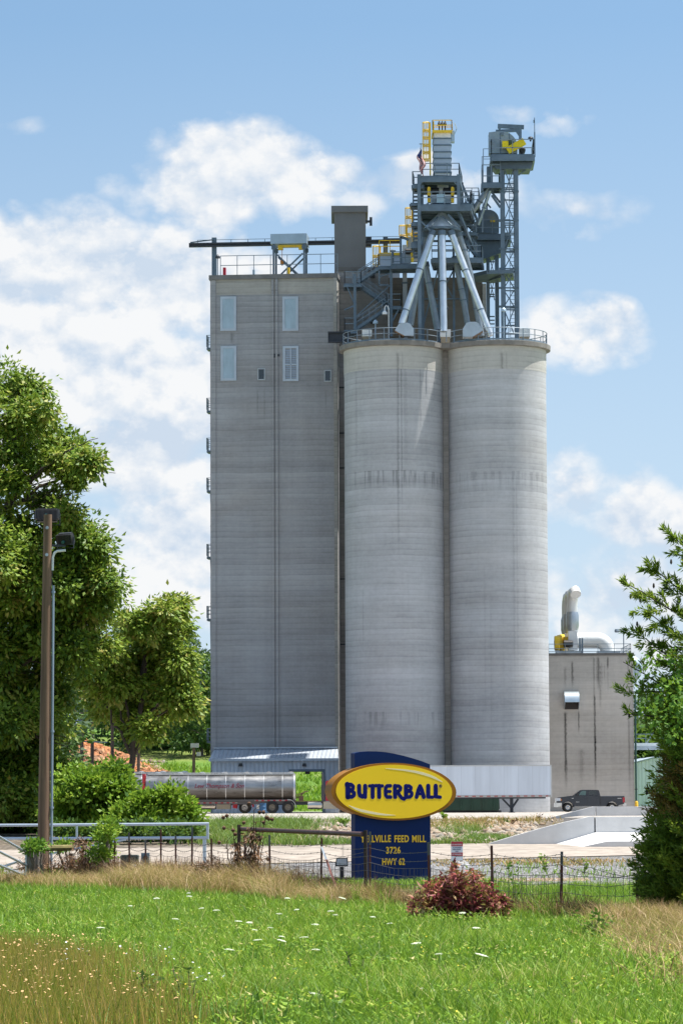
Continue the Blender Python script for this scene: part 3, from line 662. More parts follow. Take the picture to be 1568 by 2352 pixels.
# lattice of grating and railing in the middle (upper stairs)
st = thing('access_stair', 'steel stair flights zigzagging between the distributor tower and the bucket elevator', 'stairs', onr(960, D1))
def flight(parent, x0, y0, Da, x1, y1, Db, wdt=.8, mat=GALVD, rail=True, dirn=(0, 1, 0)):
    p = q1(x0, y0, Da); q = q1(x1, y1, Db); b = MB(); dv = Vector(dirn)*wdt
    for k in (Vector((0,0,0)), dv): b.bar(p+k, q+k, .06, .28)
    b.done('stringer', mat, parent, world=True, smooth=False)
    b = MB(); n = max(4, int(abs(q.z-p.z)/.2))
    for i in range(n+1):
        c = p.lerp(q, i/n); e = (q-p); e.z = 0; e = e.normalized()*.12 if e.length > .1 else Vector((.12, 0, 0))
        b.bar(c-e+dv*.5, c+e+dv*.5, wdt*.95, .04)
    b.done('treads', mat, parent, world=True, smooth=False)
    if rail:
        b = MB(); up = Vector((0,0,1))
        for k in (Vector((0,0,0)), dv):
            for h in (1.05, .6): b.bar(p+k+up*h, q+k+up*h, .06)
            for i in range(0, 6): c = p.lerp(q, i/5)+k; b.bar(c, c+up*1.05, .05)
        b.done('handrail', RAILM, parent, world=True, smooth=False)
flight(st, 905, 735, D1-.5, 985, 650, D1-.5); flight(st, 985, 820, D1-.6, 900, 735, D1-.6); flight(st, 905, 990, D1-1, 1000, 850, D1-1); flight(st, 1010, 1005, D1-1.2, 930, 900, D1-1.2)
_, tt = deck(895, 1000, 838, D1-1.5, 2, .25, st); rails(tt, (0, 1), st)
_, tt = deck(890, 960, 735, D1-1.5, 2, .25, st); rails(tt, (0, 1), st)
# ship ladder with treads on the tower's left side
sl_ = thing('tread_ladder', 'steep tread ladder climbing the left side of the steel tower', 'ladder', onr(590, D0+1))
a = q1(574, 515, D0+1); c = q1(606, 515, D0+1); zb = q1(590, 1010, D0+1).z
b = MB(); b.bar((a.x, D0+1, zb), (a.x, D0+1, a.z+.1), .12); b.bar((c.x, D0+1, zb), (c.x, D0+1, a.z+.1), .12); b.done('stringer', STEEL, sl_, world=True, smooth=False)
b = MB(); k = zb
while k < a.z: b.bar((a.x, D0+1, k), (c.x, D0+1, k), .3, .13); k += .345
b.done('treads', STEEL, sl_, world=True, smooth=False)
_, tt = deck(570, 640, 512, D0+.5, 2.5, .35, sl_, name='landing'); rails(tt, (3, 0, 1), sl_)
_, tt = deck(556, 612, 640, D0+.5, 2, .2, sl_, name='landing'); _, tt = deck(566, 612, 770, D0+.5, 2, .3, sl_, name='landing'); _, tt = deck(566, 612, 905, D0+.5, 2, .5, sl_, name='landing')

# ---- machine on deck 2
mc = thing('distributor_machine', 'pale blue sampler box with grey hoppers and black motors on the tower deck', 'machine', q1(762, 648, D0+1))
def zbox(parent, name, x0, y0, x1, y1, D, dep, mat):
    a = q1(x0, y0, D); c = q1(x1, y1, D); b = MB(); b.box(min(a.x, c.x), max(a.x, c.x), D, D+dep, c.z, a.z); return b.done(name, mat, parent, world=True, smooth=False)
SKYB = paint('pale_blue_metal', (.40, .55, .66), .4, .2, .1)
zbox(mc, 'sampler_box', 732, 582, 790, 641, D0+.4, 1.2, SKYB); zbox(mc, 'hopper', 693, 590, 731, 643, D0+.9, 2, HOUSE); zbox(mc, 'hopper', 791, 590, 832, 643, D0+.9, 2, HOUSE)
zbox(mc, 'duct', 738, 520, 812, 548, D0+2.5, 1.5, WHITE); zbox(mc, 'duct', 736, 553, 788, 581, D0+1.2, 1, WHITE)
for x in (712, 812):
    p = q1(x, 562, D0+1.2); b = MB(); b.lathe([(.2, -.5), (.32, -.45), (.32, .45), (.2, .5)], (p.x, p.y, p.z), 12, 'x'); b.done('motor', BLACK, mc, world=True)
for x0, x1, s_ in ((672, 690, 'left'), (832, 849, 'right')):
    a = q1((x0+x1)/2, 535, D0+.5); c = q1((x0+x1)/2, 642, D0+.5); o = thing('belt_guard', 'upright yellow belt guard on the '+s_+' of the pale blue sampler box', 'guard', c)
    b = MB(); h = a.z-c.z; b.prism([(-.13, .02), (.13, .02)]+arc(0, h-.14, .14, 0, math.pi, 8), -.2, .2)
    b.xf(Matrix(((1,0,0,0),(0,1,0,0),(0,0,1,0),(0,0,0,1)))); b.done('cover', YEL, o, smooth=False)
    b = MB(); b.box(-.12, .12, -.24, -.201, h*.3, h*.42); b.done('label_plate', BLACK, o, smooth=False)

# ---- distributor cone
dc = q1(768, 830, D0+1.6); SC = (q1(868, 830, D0+1.6)-q1(768, 830, D0+1.6)).length/100
cone = thing('distributor_hopper', 'shiny dome shaped galvanized distributor that feeds the fan of spouts', 'hopper', dc)
CONEM = paint('dome_metal', (.62, .68, .74), .3, .45, .15, .8)
b = MB(); b.lathe([(r_*SC, (830-y)*SC) for r_, y in ((60, 838), (118, 832), (123, 818), (104, 792), (66, 752), (32, 722), (22, 700), (22, 668))], n=40); b.done('dome', CONEM, cone)
b = MB(); b.lathe([(124*SC, -.12), (130*SC, -.06), (130*SC, .12), (124*SC, .16)], n=40); b.done('flange', GALVD, cone)
b = MB(); b.bar((40*SC, -1.2, 95*SC), (118*SC, -1.5, 4*SC), .2); b.bar((0, -1.3, 80*SC), (60*SC, -2.3, 8*SC), .1); b.bar((-30*SC, -1.2, 80*SC), (-70*SC, -2.2, 8*SC), .1); b.done('rib', GALVD, cone, smooth=False)
# ---- spouts
SHADED_PIPE = paint('shaded_spout_metal', (.24, .28, .32), .45, .5, .2, 2.)  # inner spouts: same kind of metal, their shade put into a darker colour
def spout(pts, r, flz, label, D=None):
    base = pts[-1]; o = thing('grain_spout', label, 'spout', base, group='spouts fanning out from the distributor')
    b = MB(); b.tube(pts, r, 20); b.done('pipe', PIPE if label.startswith(('bright', 'nearly')) else SHADED_PIPE, o, world=True)
    for (i, k) in flz:
        c = pts[i].lerp(pts[i+1], k); d = (pts[i+1]-pts[i]).normalized(); b = MB(); b.tube([c-d*.05, c+d*.05], r+.05, 20); b.done('flange', GALVD, o, world=True)
    b = MB(); d = (pts[1]-pts[0]).normalized(); b.tube([pts[0]-d*.1, pts[0]+d*.35], r+.06, 20); b.done('collar', GALVD, o, world=True)
    return o
spout([q1(708, 838, D0+.3), q1(495, 1462, D0-1.0)], .31, ((0, .41), (0, .85)), 'bright spout slanting down to the left hood, in front')
spout([q1(769, 838, D0+.0), q1(781, 1512, D0-1.2)], .31, ((0, .5),), 'nearly upright bright spout in the middle of the fan')
spout([q1(828, 838, D0+.3), q1(1098, 1540, D0-.6)], .30, ((0, .37), (0, .75)), 'bright spout slanting down to the right along the whole fan')
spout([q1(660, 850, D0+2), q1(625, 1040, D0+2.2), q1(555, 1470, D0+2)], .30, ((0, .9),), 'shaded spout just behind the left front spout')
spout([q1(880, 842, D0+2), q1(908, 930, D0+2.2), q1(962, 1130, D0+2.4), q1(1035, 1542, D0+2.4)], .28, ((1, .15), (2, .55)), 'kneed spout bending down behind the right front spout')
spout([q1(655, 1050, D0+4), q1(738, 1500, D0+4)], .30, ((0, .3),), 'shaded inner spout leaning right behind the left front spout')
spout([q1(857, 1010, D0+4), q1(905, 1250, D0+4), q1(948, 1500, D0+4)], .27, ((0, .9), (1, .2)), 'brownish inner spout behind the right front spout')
# ---- hoods at the spout feet
def hood(x0, x1, y0, y1, D, label, flip=1):
    a = q1(x0, y0, D); c = q1(x1, y1, D); o = thing('spout_hood', label, 'hood', ((a.x+c.x)/2, D, c.z)); w = abs(c.x-a.x)/2; h = a.z-c.z
    pr = [(w*.95, 0), (w*.95, h*.55), (w*.6, h*.92), (w*.3, h), (-w*.3, h), (-w*.6, h*.9), (-w, h*.42), (-w*.1, 0)]
    b = MB(); b.prism([(x*flip, z) for x, z in pr], -.6, .6); b.done('casing', paint('hood_metal', (.42, .47, .52), .4, .6, .15), o, smooth=False)
    b = MB(); b.prism([(x*flip, z) for x, z in [(-w*1.02, h*.40), (-w*1.02, h*.33), (-w*.1, -.05), (-w*.02, 0)]], -.63, .63); b.done('mouth_rim', paint('rusty_rim', (.20, .12, .07), .7), o, smooth=False)
hood(450, 580, 1458, 1545, D0-.9, 'galvanized hood at the foot of the left front spout')
hood(905, 1042, 1452, 1552, D0-.4, 'galvanized hood at the foot of the right inner spouts', -1)
# white cabinets on the roof edge
for x0, x1, y0, y1, D, lb in ((230, 296, 1498, 1545, 289.6, 'white box on the left silo roof near the stair tower'), (757, 828, 1496, 1560, 290.6, 'white box at the joint between the two silo roofs'), (1292, 1363, 1492, 1534, 290.8, 'white box on the right end of the right silo roof')):
    a = q1(x0, y0, D); c = q1(x1, y1, D); o = thing('roof_cabinet', lb, 'cabinet', (a.x, D, ZR), group='white cabinets on the silo roofs')
    w_ = c.x-a.x; h = a.z-ZR; b = MB(); b.box(0, w_, 0, 1.2, h*.45, h); b.done('cabinet', WHITE, o, smooth=False)
    b = MB(); b.box(.06, w_-.06, .06, 1.14, 0, h*.448); b.done('plinth', paint('cabinet_plinth', (.33, .27, .20), .8), o, smooth=False)
p = q1(410, 1535, 290.); lamp_post('gooseneck_lamp', (p.x, 290., ZR), 3.3, 'white gooseneck lamp on the left silo roof edge', -.35, WHITE)
p = q1(320, 1540, 290.); o = lamp_post('camera_post', (p.x, 290., ZR), 2.0, 'short grey post with a box head on the left silo roof', 0, LGREY)
p = q1(797, 1540, 290.2); lamp_post('roof_lamp', (p.x, 289.8, ZR), 3.2, 'slim lamp post in front of the upright middle spout')
p = q1(1184, 1540, 290.2); lamp_post('antenna_post', (p.x, 289.6, ZR), 3.0, 'short post with a pale tip in front of the bucket elevator legs', 0, LGREY)

# ---- filter house
fh = thing('dust_filter', 'tall grey ribbed filter housing with a yellow railed top above the steel tower', 'filter', t1[0])
Df = D0+1.2
a = q1(713, 170, Df); c = q1(831, 452, Df); fw = c.x-a.x
b = MB(); b.box(a.x, c.x, Df, Df+2.6, q1(713, 437, Df).z, a.z); b.done('housing', HOUSE, fh, world=True, smooth=False)
b = MB(); b.box(a.x+.1, c.x-.1, Df+.1, Df+2.5, c.z, q1(713, 437, Df).z-.002); b.done('base_skirt', WHITE, fh, world=True, smooth=False)
for y in (206, 251, 297, 341, 386, 435):
    z = q1(713, y, Df).z; b = MB(); b.box(a.x-.06, c.x+.06, Df-.06, Df+2.66, z-.06, z+.06); b.done('rib', GALVD, fh, world=True, smooth=False)
b = MB(); b.box(a.x+.02, c.x-.02, Df-.02, Df-.002, q1(713, 204, Df).z, a.z); b.done('head_plate', WHITE, fh, world=True, smooth=False)
b = MB(); b.box(q1(703, 160, Df).x, q1(836, 160, Df).x, Df-.4, Df+2.8, q1(713, 170, Df).z+.002, q1(713, 155, Df).z); b.done('top_platform', YEL, fh, world=True, smooth=False)
zp = q1(713, 155, Df).z; xl_, xr2 = q1(705, 155, Df).x, q1(834, 155, Df).x
b = MB(); hh = q1(713, 88, Df).z-zp; rail_line(b, [(xl_, Df-.35, zp), (xr2, Df-.35, zp), (xr2+.15, Df+2.7, zp), (xl_+.15, Df+2.7, zp), (xl_, Df-.35, zp)], hh, 2.6, .035, (hh*.5,)); b.done('railing', YEL, fh, world=True, smooth=False)
b = MB(); b.box(xl_, xl_+.14, Df-.3, Df+.3, zp, zp+hh*.9); b.done('gate', YEL, fh, world=True, smooth=False)
b = MB(); zv = zp+hh*.35
for x in (750, 770, 790): 
    p = q1(x, 110, Df+1); b.lathe([(.06, zp), (.06, zv+.4), (.16, zv+.5), (.04, zv+.8)], (p.x, Df+1, 0), 8)
b.bar((q1(735, 1, Df).x, Df+1, zv+.4), (q1(800, 1, Df).x, Df+1, zv+.4), .1); b.done('valve', BLACK, fh, world=True)
p = q1(838, 200, Df); b = MB(); b.box(p.x-.1, p.x+.22, Df+.3, Df+1.2, p.z-.3, p.z+.7); b.tube([(p.x+.2, Df+.8, p.z+.4), (p.x+.45, Df+.8, p.z+1.0), (p.x+.25, Df+.8, p.z+1.5)], .04, 6); b.done('junction_box', LGREY, fh, world=True, smooth=False)
# ---- caged ladders
def caged(x0, x1, ytop, ycage, ybot, D, label, nh=5, mat=YEL, railx=None):
    a = q1(x0, ytop, D); c = q1(x1, ytop, D); zc = q1(x0, ycage, D).z; zb = q1(x0, ybot, D).z
    o = thing('caged_ladder', label, 'ladder', (c.x, D, zb)); w = c.x-a.x; cx = a.x+w*.42
    b = MB(); b.bar((c.x, D, zb), (c.x, D, a.z), .13); b.bar((c.x+.02, D+.4, zb), (c.x+.02, D+.4, a.z), .1)
    k = zb+.2
    while k < a.z: b.bar((c.x+.01, D, k), (c.x+.01, D+.4, k), .05); k += .3
    b.done('ladder', mat, o, world=True, smooth=False)
    b = MB(); rr = w*.47
    for i in range(nh+1):
        z = a.z+(zc-a.z)*i/nh
        for dz in ((0, -.16) if i else (0,)): b.tube([(cx+rr*math.cos(tt_*math.pi/8), D+rr*.8*math.sin(tt_*math.pi/8), z+dz) for tt_ in range(17)], .035, 4, False)
    for tt_ in range(0, 12): b.bar((cx+rr*math.cos(tt_*math.pi/6), D+rr*.8*math.sin(tt_*math.pi/6), zc), (cx+rr*math.cos(tt_*math.pi/6), D+rr*.8*math.sin(tt_*math.pi/6), a.z), .045)
    b.done('cage', mat, o, world=True, smooth=False); return o
caged(640, 688, 98, 346, 452, Df-.2, 'yellow caged ladder beside the grey filter housing')
caged(523, 571, 676, 850, 990, D1+3, 'upper yellow caged ladder left of the steel tower', 3)
caged(482, 532, 795, 860, 940, D1+4, 'short yellow caged ladder stepped down left of the upper one', 1)
caged(303, 352, 935, 1060, 1100, 303.5, 'low yellow caged ladder right of the grey penthouse', 2)
# yellow platform behind
yp = thing('yellow_platform', 'yellow railed filter platform between the penthouse and the steel tower', 'platform', q1(420, 1020, 303.))
a = q1(345, 978, 303.); c = q1(490, 995, 303.); b = MB(); b.box(a.x, c.x, 303, 305, c.z, a.z); b.done('deck', YEL, yp, world=True, smooth=False)
b = MB(); rail_line(b, [(a.x, 303, a.z), (c.x, 303, a.z)], 1.15, 1., .035, (.6,)); b.done('railing', YEL, yp, world=True, smooth=False)
b = MB(); b.box(a.x+.1, c.x-.1, 303.1, 304.9, c.z-3, c.z-.01); b.done('filter_body', HOUSE, yp, world=True, smooth=False)
a = q1(560, 840, D1+4); c = q1(640, 868, D1+4); b = MB(); b.box(a.x, c.x, D1+4, D1+6, c.z, a.z); b.done('deck', YEL, yp, world=True, smooth=False)
a = q1(532, 868, D1+4); c = q1(612, 1020, D1+4); b = MB(); b.box(a.x, c.x, D1+4.2, D1+6, c.z, a.z); b.done('filter_body', HOUSE, yp, world=True, smooth=False)
# ---- flag
fl = thing('flag', 'limp striped red and white flag with blue corner on a thin mast', 'flag', q1(626, 462, D0-.2))
a = q1(626, 245, D0-.2); zb = q1(626, 462, D0-.2).z; b = MB(); b.bar((a.x, a.y, zb), (a.x, a.y, a.z), .06); b.box(a.x-.14, a.x+.14, a.y-.1, a.y+.1, a.z, a.z+.05); b.done('mast', RAILM, fl, world=True, smooth=False)
b = MB(); nu, nv = 14, 13; pts = []
zt_, zl_ = q1(626, 262, D0-.2).z, q1(626, 470, D0-.2).z; H_ = zt_-zl_
for j in range(nv+1):
    for i in range(nu+1):
        uu, vv = i/nu, j/nv    # uu along the fly (hangs down), vv across the stripes
        z = zt_-H_*(uu*.62+vv*.38)
        sw_ = .13+.17*math.sin(math.pi*min(1, uu*.8+vv*.3))
        x = a.x+(vv-.45)*sw_*2.0+.12*math.sin(uu*9+vv*5); y = a.y-.1+.16*math.sin(vv*14+uu*3)
        pts.append((x, y, z))
FR = paint('flag_red', (.36, .006, .03), .8, 0, .08); FW = paint('flag_white', (.7, .68, .68), .8, 0, .05); FB = paint('flag_blue', (.02, .04, .16), .8, 0, .1)
fs = []; ms = []
for j in range(nv):
    for i in range(nu):
        fs.append((j*(nu+1)+i, j*(nu+1)+i+1, (j+1)*(nu+1)+i+1, (j+1)*(nu+1)+i)); ms.append(2 if (i < nu*.42 and j < 7) else (0 if j % 2 == 0 else 1))
b.add(pts, fs); b.m = ms; b.done('cloth', [FR, FW, FB], fl, world=True)

# ---- stair tower left of the steel tower
stt = thing('stair_tower', 'open steel stair tower zigzagging up the wall between mill block and spouts', 'stairs', onr(300, 299.))
DS = 299.
for x, yt, yb, D in ((180, 1125, 1500, DS), (425, 1090, 1545, DS), (180, 1150, 1480, DS+2), (425, 1100, 1520, DS+2)):
    b = MB(); col(b, x, yt, D, .26, yb); b.done('post', GALVD, stt, world=True, smooth=False)
flight(stt, 205, 1172, DS, 350, 1078, DS, 1., dirn=(0, 1, 0)); flight(stt, 205, 1195, DS+1, 408, 1335, DS+1, 1.); flight(stt, 190, 1492, DS, 408, 1345, DS, 1.)
for xl2, xr3, y in ((112, 222, 1186), (340, 432, 1068), (396, 492, 1338), (112, 190, 1500)):
    _, tt = deck(xl2, xr3, y, DS, 2.2, .25, stt, 0., 'landing', beams=False); rails(tt, (3, 0, 1, 2), stt, 1.1, .9)
for a in ((180, 1420, DS, 425, 1190, DS, .1), (180, 1160, DS, 425, 1330, DS, .08), (125, 1200, DS, 180, 1330, DS, .1), (485, 1345, DS, 430, 1450, DS, .14), (110, 1365, DS, 180, 1335, DS, .14), (345, 1100, DS, 345, 1195, DS, .14), (345, 1197, DS, 410, 1197, DS, .14), (350, 1140, DS, 425, 1115, DS, .1)): br(stt, *a)
for x, y in ((300, 1137), (302, 1446)):
    p = q1(x, y, DS+2.6); b = MB(); b.box(p.x-.22, p.x+.22, DS+2.5, DS+2.9, p.z-.15, p.z+.18); b.done('wall_lamp', BLACK, stt, world=True, smooth=False)
# walkway from stairs to the tower
wk = thing('walkway', 'railed steel walkway between the stair tower and the steel tower', 'walkway', q1(520, 1065, 298.))
_, tt = deck(430, 612, 1052, 297.5, 2.4, .4, wk, 0., 'deck'); rails(tt, (0, 1), wk, 1.1, 1.3); rails(tt, (3, 2), wk, 1.1, 1.3)
dt = thing('white_duct', 'square pale duct standing against the dark wall below the walkway', 'duct', onr(519, 300.5))
a = q1(504, 1085, 300.5); c = q1(535, 1520, 300.5); b = MB(); b.box(a.x, c.x, 300.5, 301.6, ZR, a.z); b.done('shaft', paint('duct_grey', (.40, .42, .45), .5, .1, .1), dt, world=True, smooth=False)
z = q1(519, 1182, 300.5).z; b = MB(); b.box(a.x-.06, c.x+.06, 300.42, 301.7, z-.08, z+.08); b.done('flange', STEEL, dt, world=True, smooth=False)
# blower on the walkway
bw = thing('blower', 'white blower with yellow belt guard and small jib on the walkway', 'blower', q1(530, 1048, 298.5))
zbox(bw, 'casing', 502, 925, 534, 978, 298.6, 1.2, WHITE); zbox(bw, 'base', 485, 980, 560, 1048, 298.6, 1.4, HOUSE)
p = q1(552, 970, 298.4); b = MB(); b.lathe([(.2, -.35), (.26, -.3), (.26, .3), (.2, .35)], (p.x-.1, p.y, p.z), 12, 'x'); b.done('motor', BLACK, bw, world=True)
a = q1(568, 955, 298.3); c = q1(568, 1024, 298.3); h = a.z-c.z; b = MB(); b.box(a.x-.14, a.x+.14, 298.2, 298.8, c.z+.12, a.z-.12); b.lathe([(.3, -.13), (.34, -.1), (.34, .1), (.3, .13)], (a.x, 298.5, a.z-.1), 14, 'x'); b.lathe([(.3, -.13), (.34, -.1), (.34, .1), (.3, .13)], (a.x, 298.5, c.z+.1), 14, 'x'); b.done('belt_guard', YEL, bw, world=True, smooth=False)
b = MB(); p = q1(490, 870, 298.); b.bar((p.x, 298, q1(490, 1048, 298).z), p, .2); b.bar(p, q1(545, 892, 298), .2); p2 = q1(436, 965, 298); b.bar((p2.x, 298, q1(436, 1048, 298).z), p2, .22); b.lathe([(.25, -.1), (.3, 0), (.1, .12)], p2, 10); b.done('jib', STEEL, bw, world=True, smooth=False)
a = q1(385, 868, 303.)
# dark beam stub over the left silo roof edge
a = q2(1048, 994, 296.); c = q2(1176, 994, 296.); o = thing('beam_stub', 'dark steel beam end sticking out beside the left silo roof', 'beam', a)
b = MB(); b.box(0, c.x-a.x+.4, 0, .5, -.5, -.38); b.box(0, c.x-a.x+.4, 0, .5, .38, .5); b.box(0, c.x-a.x+.4, .2, .3, -.378, .378); b.done('beam', DARK, o, smooth=False)
b = MB(); b.box(-.04, -.003, .0, .5, -.5, .5); b.done('end_plate', DARK, o, smooth=False)

# ---- bucket elevator
DL = 294.0
el = thing('bucket_elevator', 'tall twin legged steel bucket elevator with braced frame on the right silo roof', 'elevator', onr(1220, DL))
for x, w_, D in ((1173, .36, DL), (1268, .38, DL), (1182, .28, DL+2.2), (1258, .28, DL+2.2)):
    a = q1(x, 372, D); b = MB(); b.bar((a.x, D, ZR), (a.x, D, a.z), w_ if D == DL else .22, .3); b.done('leg_casing' if D == DL else 'column', GALVD if D == DL else STEEL, el, world=True, smooth=False)
ys_ = [400, 520, 565, 765, 850, 955, 1090, 1220, 1345, 1475]
for y0, y1 in ((405, 590), (600, 765), (780, 950), (965, 1090), (1105, 1218), (1232, 1343), (1360, 1530)):
    br(el, 1187, y0, DL, 1256, y1, DL, .09); br(el, 1256, y0, DL+.1, 1187, y1, DL+.1, .09)
for y in (402, 512, 540, 552, 566, 622, 762, 778, 792, 846, 858, 953, 968, 975, 1086, 1102, 1108, 1216, 1235, 1342, 1352, 1364, 1470, 1528):
    br(el, 1185, y, DL+.05, 1258, y, DL+.05, .11, 'girt', STEEL)
for y in (565, 762, 953, 1086, 1216, 1342):
    for x in (1173, 1268):
        p = q1(x, y, DL); b = MB(); b.box(p.x-.25, p.x+.25, DL-.2, DL+.22, p.z-.07, p.z+.07); b.done('flange', STEEL, el, world=True, smooth=False)
b = MB(); a = q1(1238, 600, DL+.8); k = ZR
for dx_ in (-.2, .2): b.bar((a.x+dx_, DL+.8, ZR), (a.x+dx_, DL+.8, q1(1238, 420, DL).z), .05)
while k < q1(1238, 420, DL).z: b.bar((a.x-.2, DL+.8, k), (a.x+.2, DL+.8, k), .04); k += .35
b.done('ladder', RAILM, el, world=True, smooth=False)
# head
hd = el
_, tp = deck(1103, 1388, 312, DL-1.4, 4.6, .55, hd, .02, 'platform'); rails(tp, (3, 0, 1, 2), hd, 1.35, 1.6)
b = MB(); a = tp[0]; c = tp[1]
b.prism([(q1(1135, 350, DL).x, a.z-1.2), (q1(1365, 350, DL).x, a.z-1.2), (c.x, a.z-.6), (a.x, a.z-.6)], DL-.6, DL+2.2); b.done('underframe', STEEL, hd, world=True, smooth=False)
pr = [Z1(1085, 312), Z1(1084, 172), Z1(1130, 166), Z1(1172, 165)]+[Z1(1172+104*math.sin(k*math.pi/20), 270-104*math.cos(k*math.pi/20)) for k in range(1, 11)]+[Z1(1276, 312)]
HOODM = paint('head_metal', (.25, .31, .36), .5, .4, .25, 1.2)
poly = [(P(x, y, DL).x, P(x, y, DL).z) for x, y in pr]
b = MB(); b.prism(poly, DL-.5, DL+.9); b.done('head_casing', HOODM, hd, world=True, ang=40)
b = MB()
for x in (1160, 1222): p = q1(x, 170, DL); b.box(p.x-.04, p.x+.04, DL-.55, DL-.502, tp[0].z, p.z-.1)
p = q1(1172, 180, DL); b.box(p.x-.15, p.x+.15, DL-.6, DL-.502, p.z-.2, p.z+.12); b.done('seam', STEEL, hd, world=True, smooth=False)
p = q1(1225, 258, DL); b = MB(); b.lathe([(.2, DL-.9), (.42, DL-.85), (.46, DL-.6), (.42, DL-.52)], (p.x, 0, p.z), 18, 'y'); b.done('pulley', paint('dark_green', (.01, .035, .025), .5), hd, world=True)
p = q1(1268, 258, DL-1); b = MB(); L_ = (q1(1325, 225, DL-1)-q1(1212, 290, DL-1)).length/2; b.box(-L_, L_, -.2, .2, -.32, .32); b.xf(Matrix.Translation(p) @ Matrix.Rotation(-R(30), 4, 'Y')); b.box(p.x-.95-.3, p.x-.95+.25, p.y-.19, p.y+.19, p.z-.2, p.z+.45); b.done('belt_guard', paint('guard_yellow', (.72, .56, .0), .45), hd, world=True, smooth=False)
p = q1(1310, 290, DL); b = MB(); b.lathe([(.2, -.5), (.3, -.4), (.3, .4), (.2, .5)], p, 12, 'y'); b.done('motor', BLACK, hd, world=True)
b = MB(); p = q1(1296, 118, DL+.6); b.bar((p.x, p.y, tp[0].z), p, .26); b.bar(q1(1145, 122, DL+.6), q1(1322, 130, DL+.6), .22, .38); b.bar(q1(1132, 158, DL+.8), q1(1300, 150, DL+.6), .2, .28); b.bar(q1(1275, 160, DL+.6), q1(1292, 185, DL+.6), .2); p = q1(1157, 132, DL+.6); b.lathe([(.05, -.1), (.17, -.09), (.17, .09), (.05, .1)], p, 10, 'y'); b.done('crane_arm', GALVD, hd, world=True, smooth=False)
b = MB(); p = q1(1393, 65, DL); b.bar((p.x, DL, tp[1].z), p, .06); b.bar((p.x, DL, tp[1].z), (p.x, DL, tp[1].z+2.3), .1); q_ = q1(1393, 90, DL); b.box(q_.x-.1, q_.x, DL-.1, DL+.1, q_.z-.12, q_.z+.12); b.done('mast', STEEL, hd, world=True, smooth=False)
b = MB(); p = q1(1366, 205, DL); b.lathe([(.05, -.3), (.12, -.1), (.24, 0), (.18, .12), (.05, .16)], p, 12); b.bar(q1(1383, 200, DL), q1(1383, 312, DL), .07); b.bar(p, q1(1383, 200, DL), .05); b.done('lamp', DARK, hd, world=True)
for k in (0, .4, .8): b = MB(); b.bar(q1(1285, 455, DL+k), q1(1372, 392, DL+k), .1); b.done('strut', STEEL, hd, world=True, smooth=False)
b = MB(); x_ = q1(1048, 275, DL).x
for y0, y1 in ((275, 840),): b.bar(q1(1048, y0, DL-.6), q1(1043, y1, DL-.6), .07)
b.bar(q1(1048, 276, DL-.6), q1(1085, 276, DL-.6), .05); b.bar(q1(1050, 345, DL-.6), q1(1110, 345, DL-.6), .05); b.done('conduit', RAILM, hd, world=True, smooth=False)
# outlet platform and spouts
ot = thing('outlet_platform', 'small railed steel platform below the elevator head at its left', 'platform', q1(1100, 520, DL))
_, tt = deck(1040, 1165, 502, DL-.8, 2.6, .45, ot, .03, 'deck'); rails(tt, (3, 0, 1), ot, 1.6, 1.); b = MB(); rail_line(b, [tt[0]+Vector((0,0,1.6)), tt[1]+Vector((0,0,1.6))], .75, 1.2, .03, ()); b.done('railing', RAILM, ot, world=True, smooth=False)
zbox(ot, 'chute', 1072, 395, 1112, 500, DL, .8, GALVD); zbox(ot, 'outlet_box', 1085, 522, 1118, 560, DL, .8, STEEL); zbox(ot, 'motor', 1152, 440, 1164, 500, DL-.5, .5, paint('motor_green', (.01, .04, .03), .5))
for a in ((1105, 590, DL, 1162, 672, DL, .2), (1100, 562, DL+.6, 1162, 640, DL+.6, .16), (1040, 420, DL-.8, 1040, 560, DL-.8, .14)): br(ot, *a)
EP = paint('shadow_pipe', (.30, .36, .42), .4, .7, .15)
for pts, r_, lb in (([q1(1088, 535, DL+.3), q1(958, 725, DL+1)], .26, 'thick grey spout slanting from the elevator outlet to the steel tower'), ([q1(1092, 560, DL-.3), q1(1012, 790, DL+.2)], .16, 'thinner grey spout slanting down from the elevator outlet')):
    o = thing('elevator_spout', lb, 'spout', pts[-1]); b = MB(); b.tube(pts, r_, 14); b.done('pipe', EP, o, world=True); b = MB(); d_ = (pts[1]-pts[0]).normalized(); c_ = pts[0].lerp(pts[1], .5); b.tube([c_-d_*.06, c_+d_*.06], r_+.05, 14); b.done('flange', GALVD, o, world=True)
# ---- second elevator behind
D2 = 299.
e2 = thing('bucket_elevator', 'lower bucket elevator with half round head behind the tall one', 'elevator', onr(1105, D2))
for x, w_ in ((1077, .30), (1137, .36)):
    a = q1(x, 865, D2); b = MB(); b.bar((a.x, D2, ZR), (a.x, D2, a.z), w_, .3); b.done('leg_casing', GALVD, e2, world=True, smooth=False)
for y0, y1 in ((875, 1000), (1010, 1130), (1150, 1300)): br(e2, 1088, y0, D2, 1124, y1, D2, .07); br(e2, 1124, y0, D2+.1, 1088, y1, D2+.1, .07)
for y in (1000, 1040, 1140, 1180, 1218, 1260, 1275, 1410, 1435, 1460): br(e2, 1088, y, D2, 1124, y, D2, .11, 'girt', STEEL)
_, tt = deck(990, 1228, 850, D2-1.5, 4, .5, e2, .03, 'platform'); rails(tt, (0, 1, 2), e2, 1.3, 1.4)
b = MB(); b.prism([(q1(1035, 900, D2).x, tt[0].z-2.3), (q1(1190, 900, D2).x, tt[0].z-1.6), (tt[1].x, tt[0].z-.6), (tt[0].x, tt[0].z-.6)], D2-1., D2+2); b.done('underframe', STEEL, e2, world=True, smooth=False)
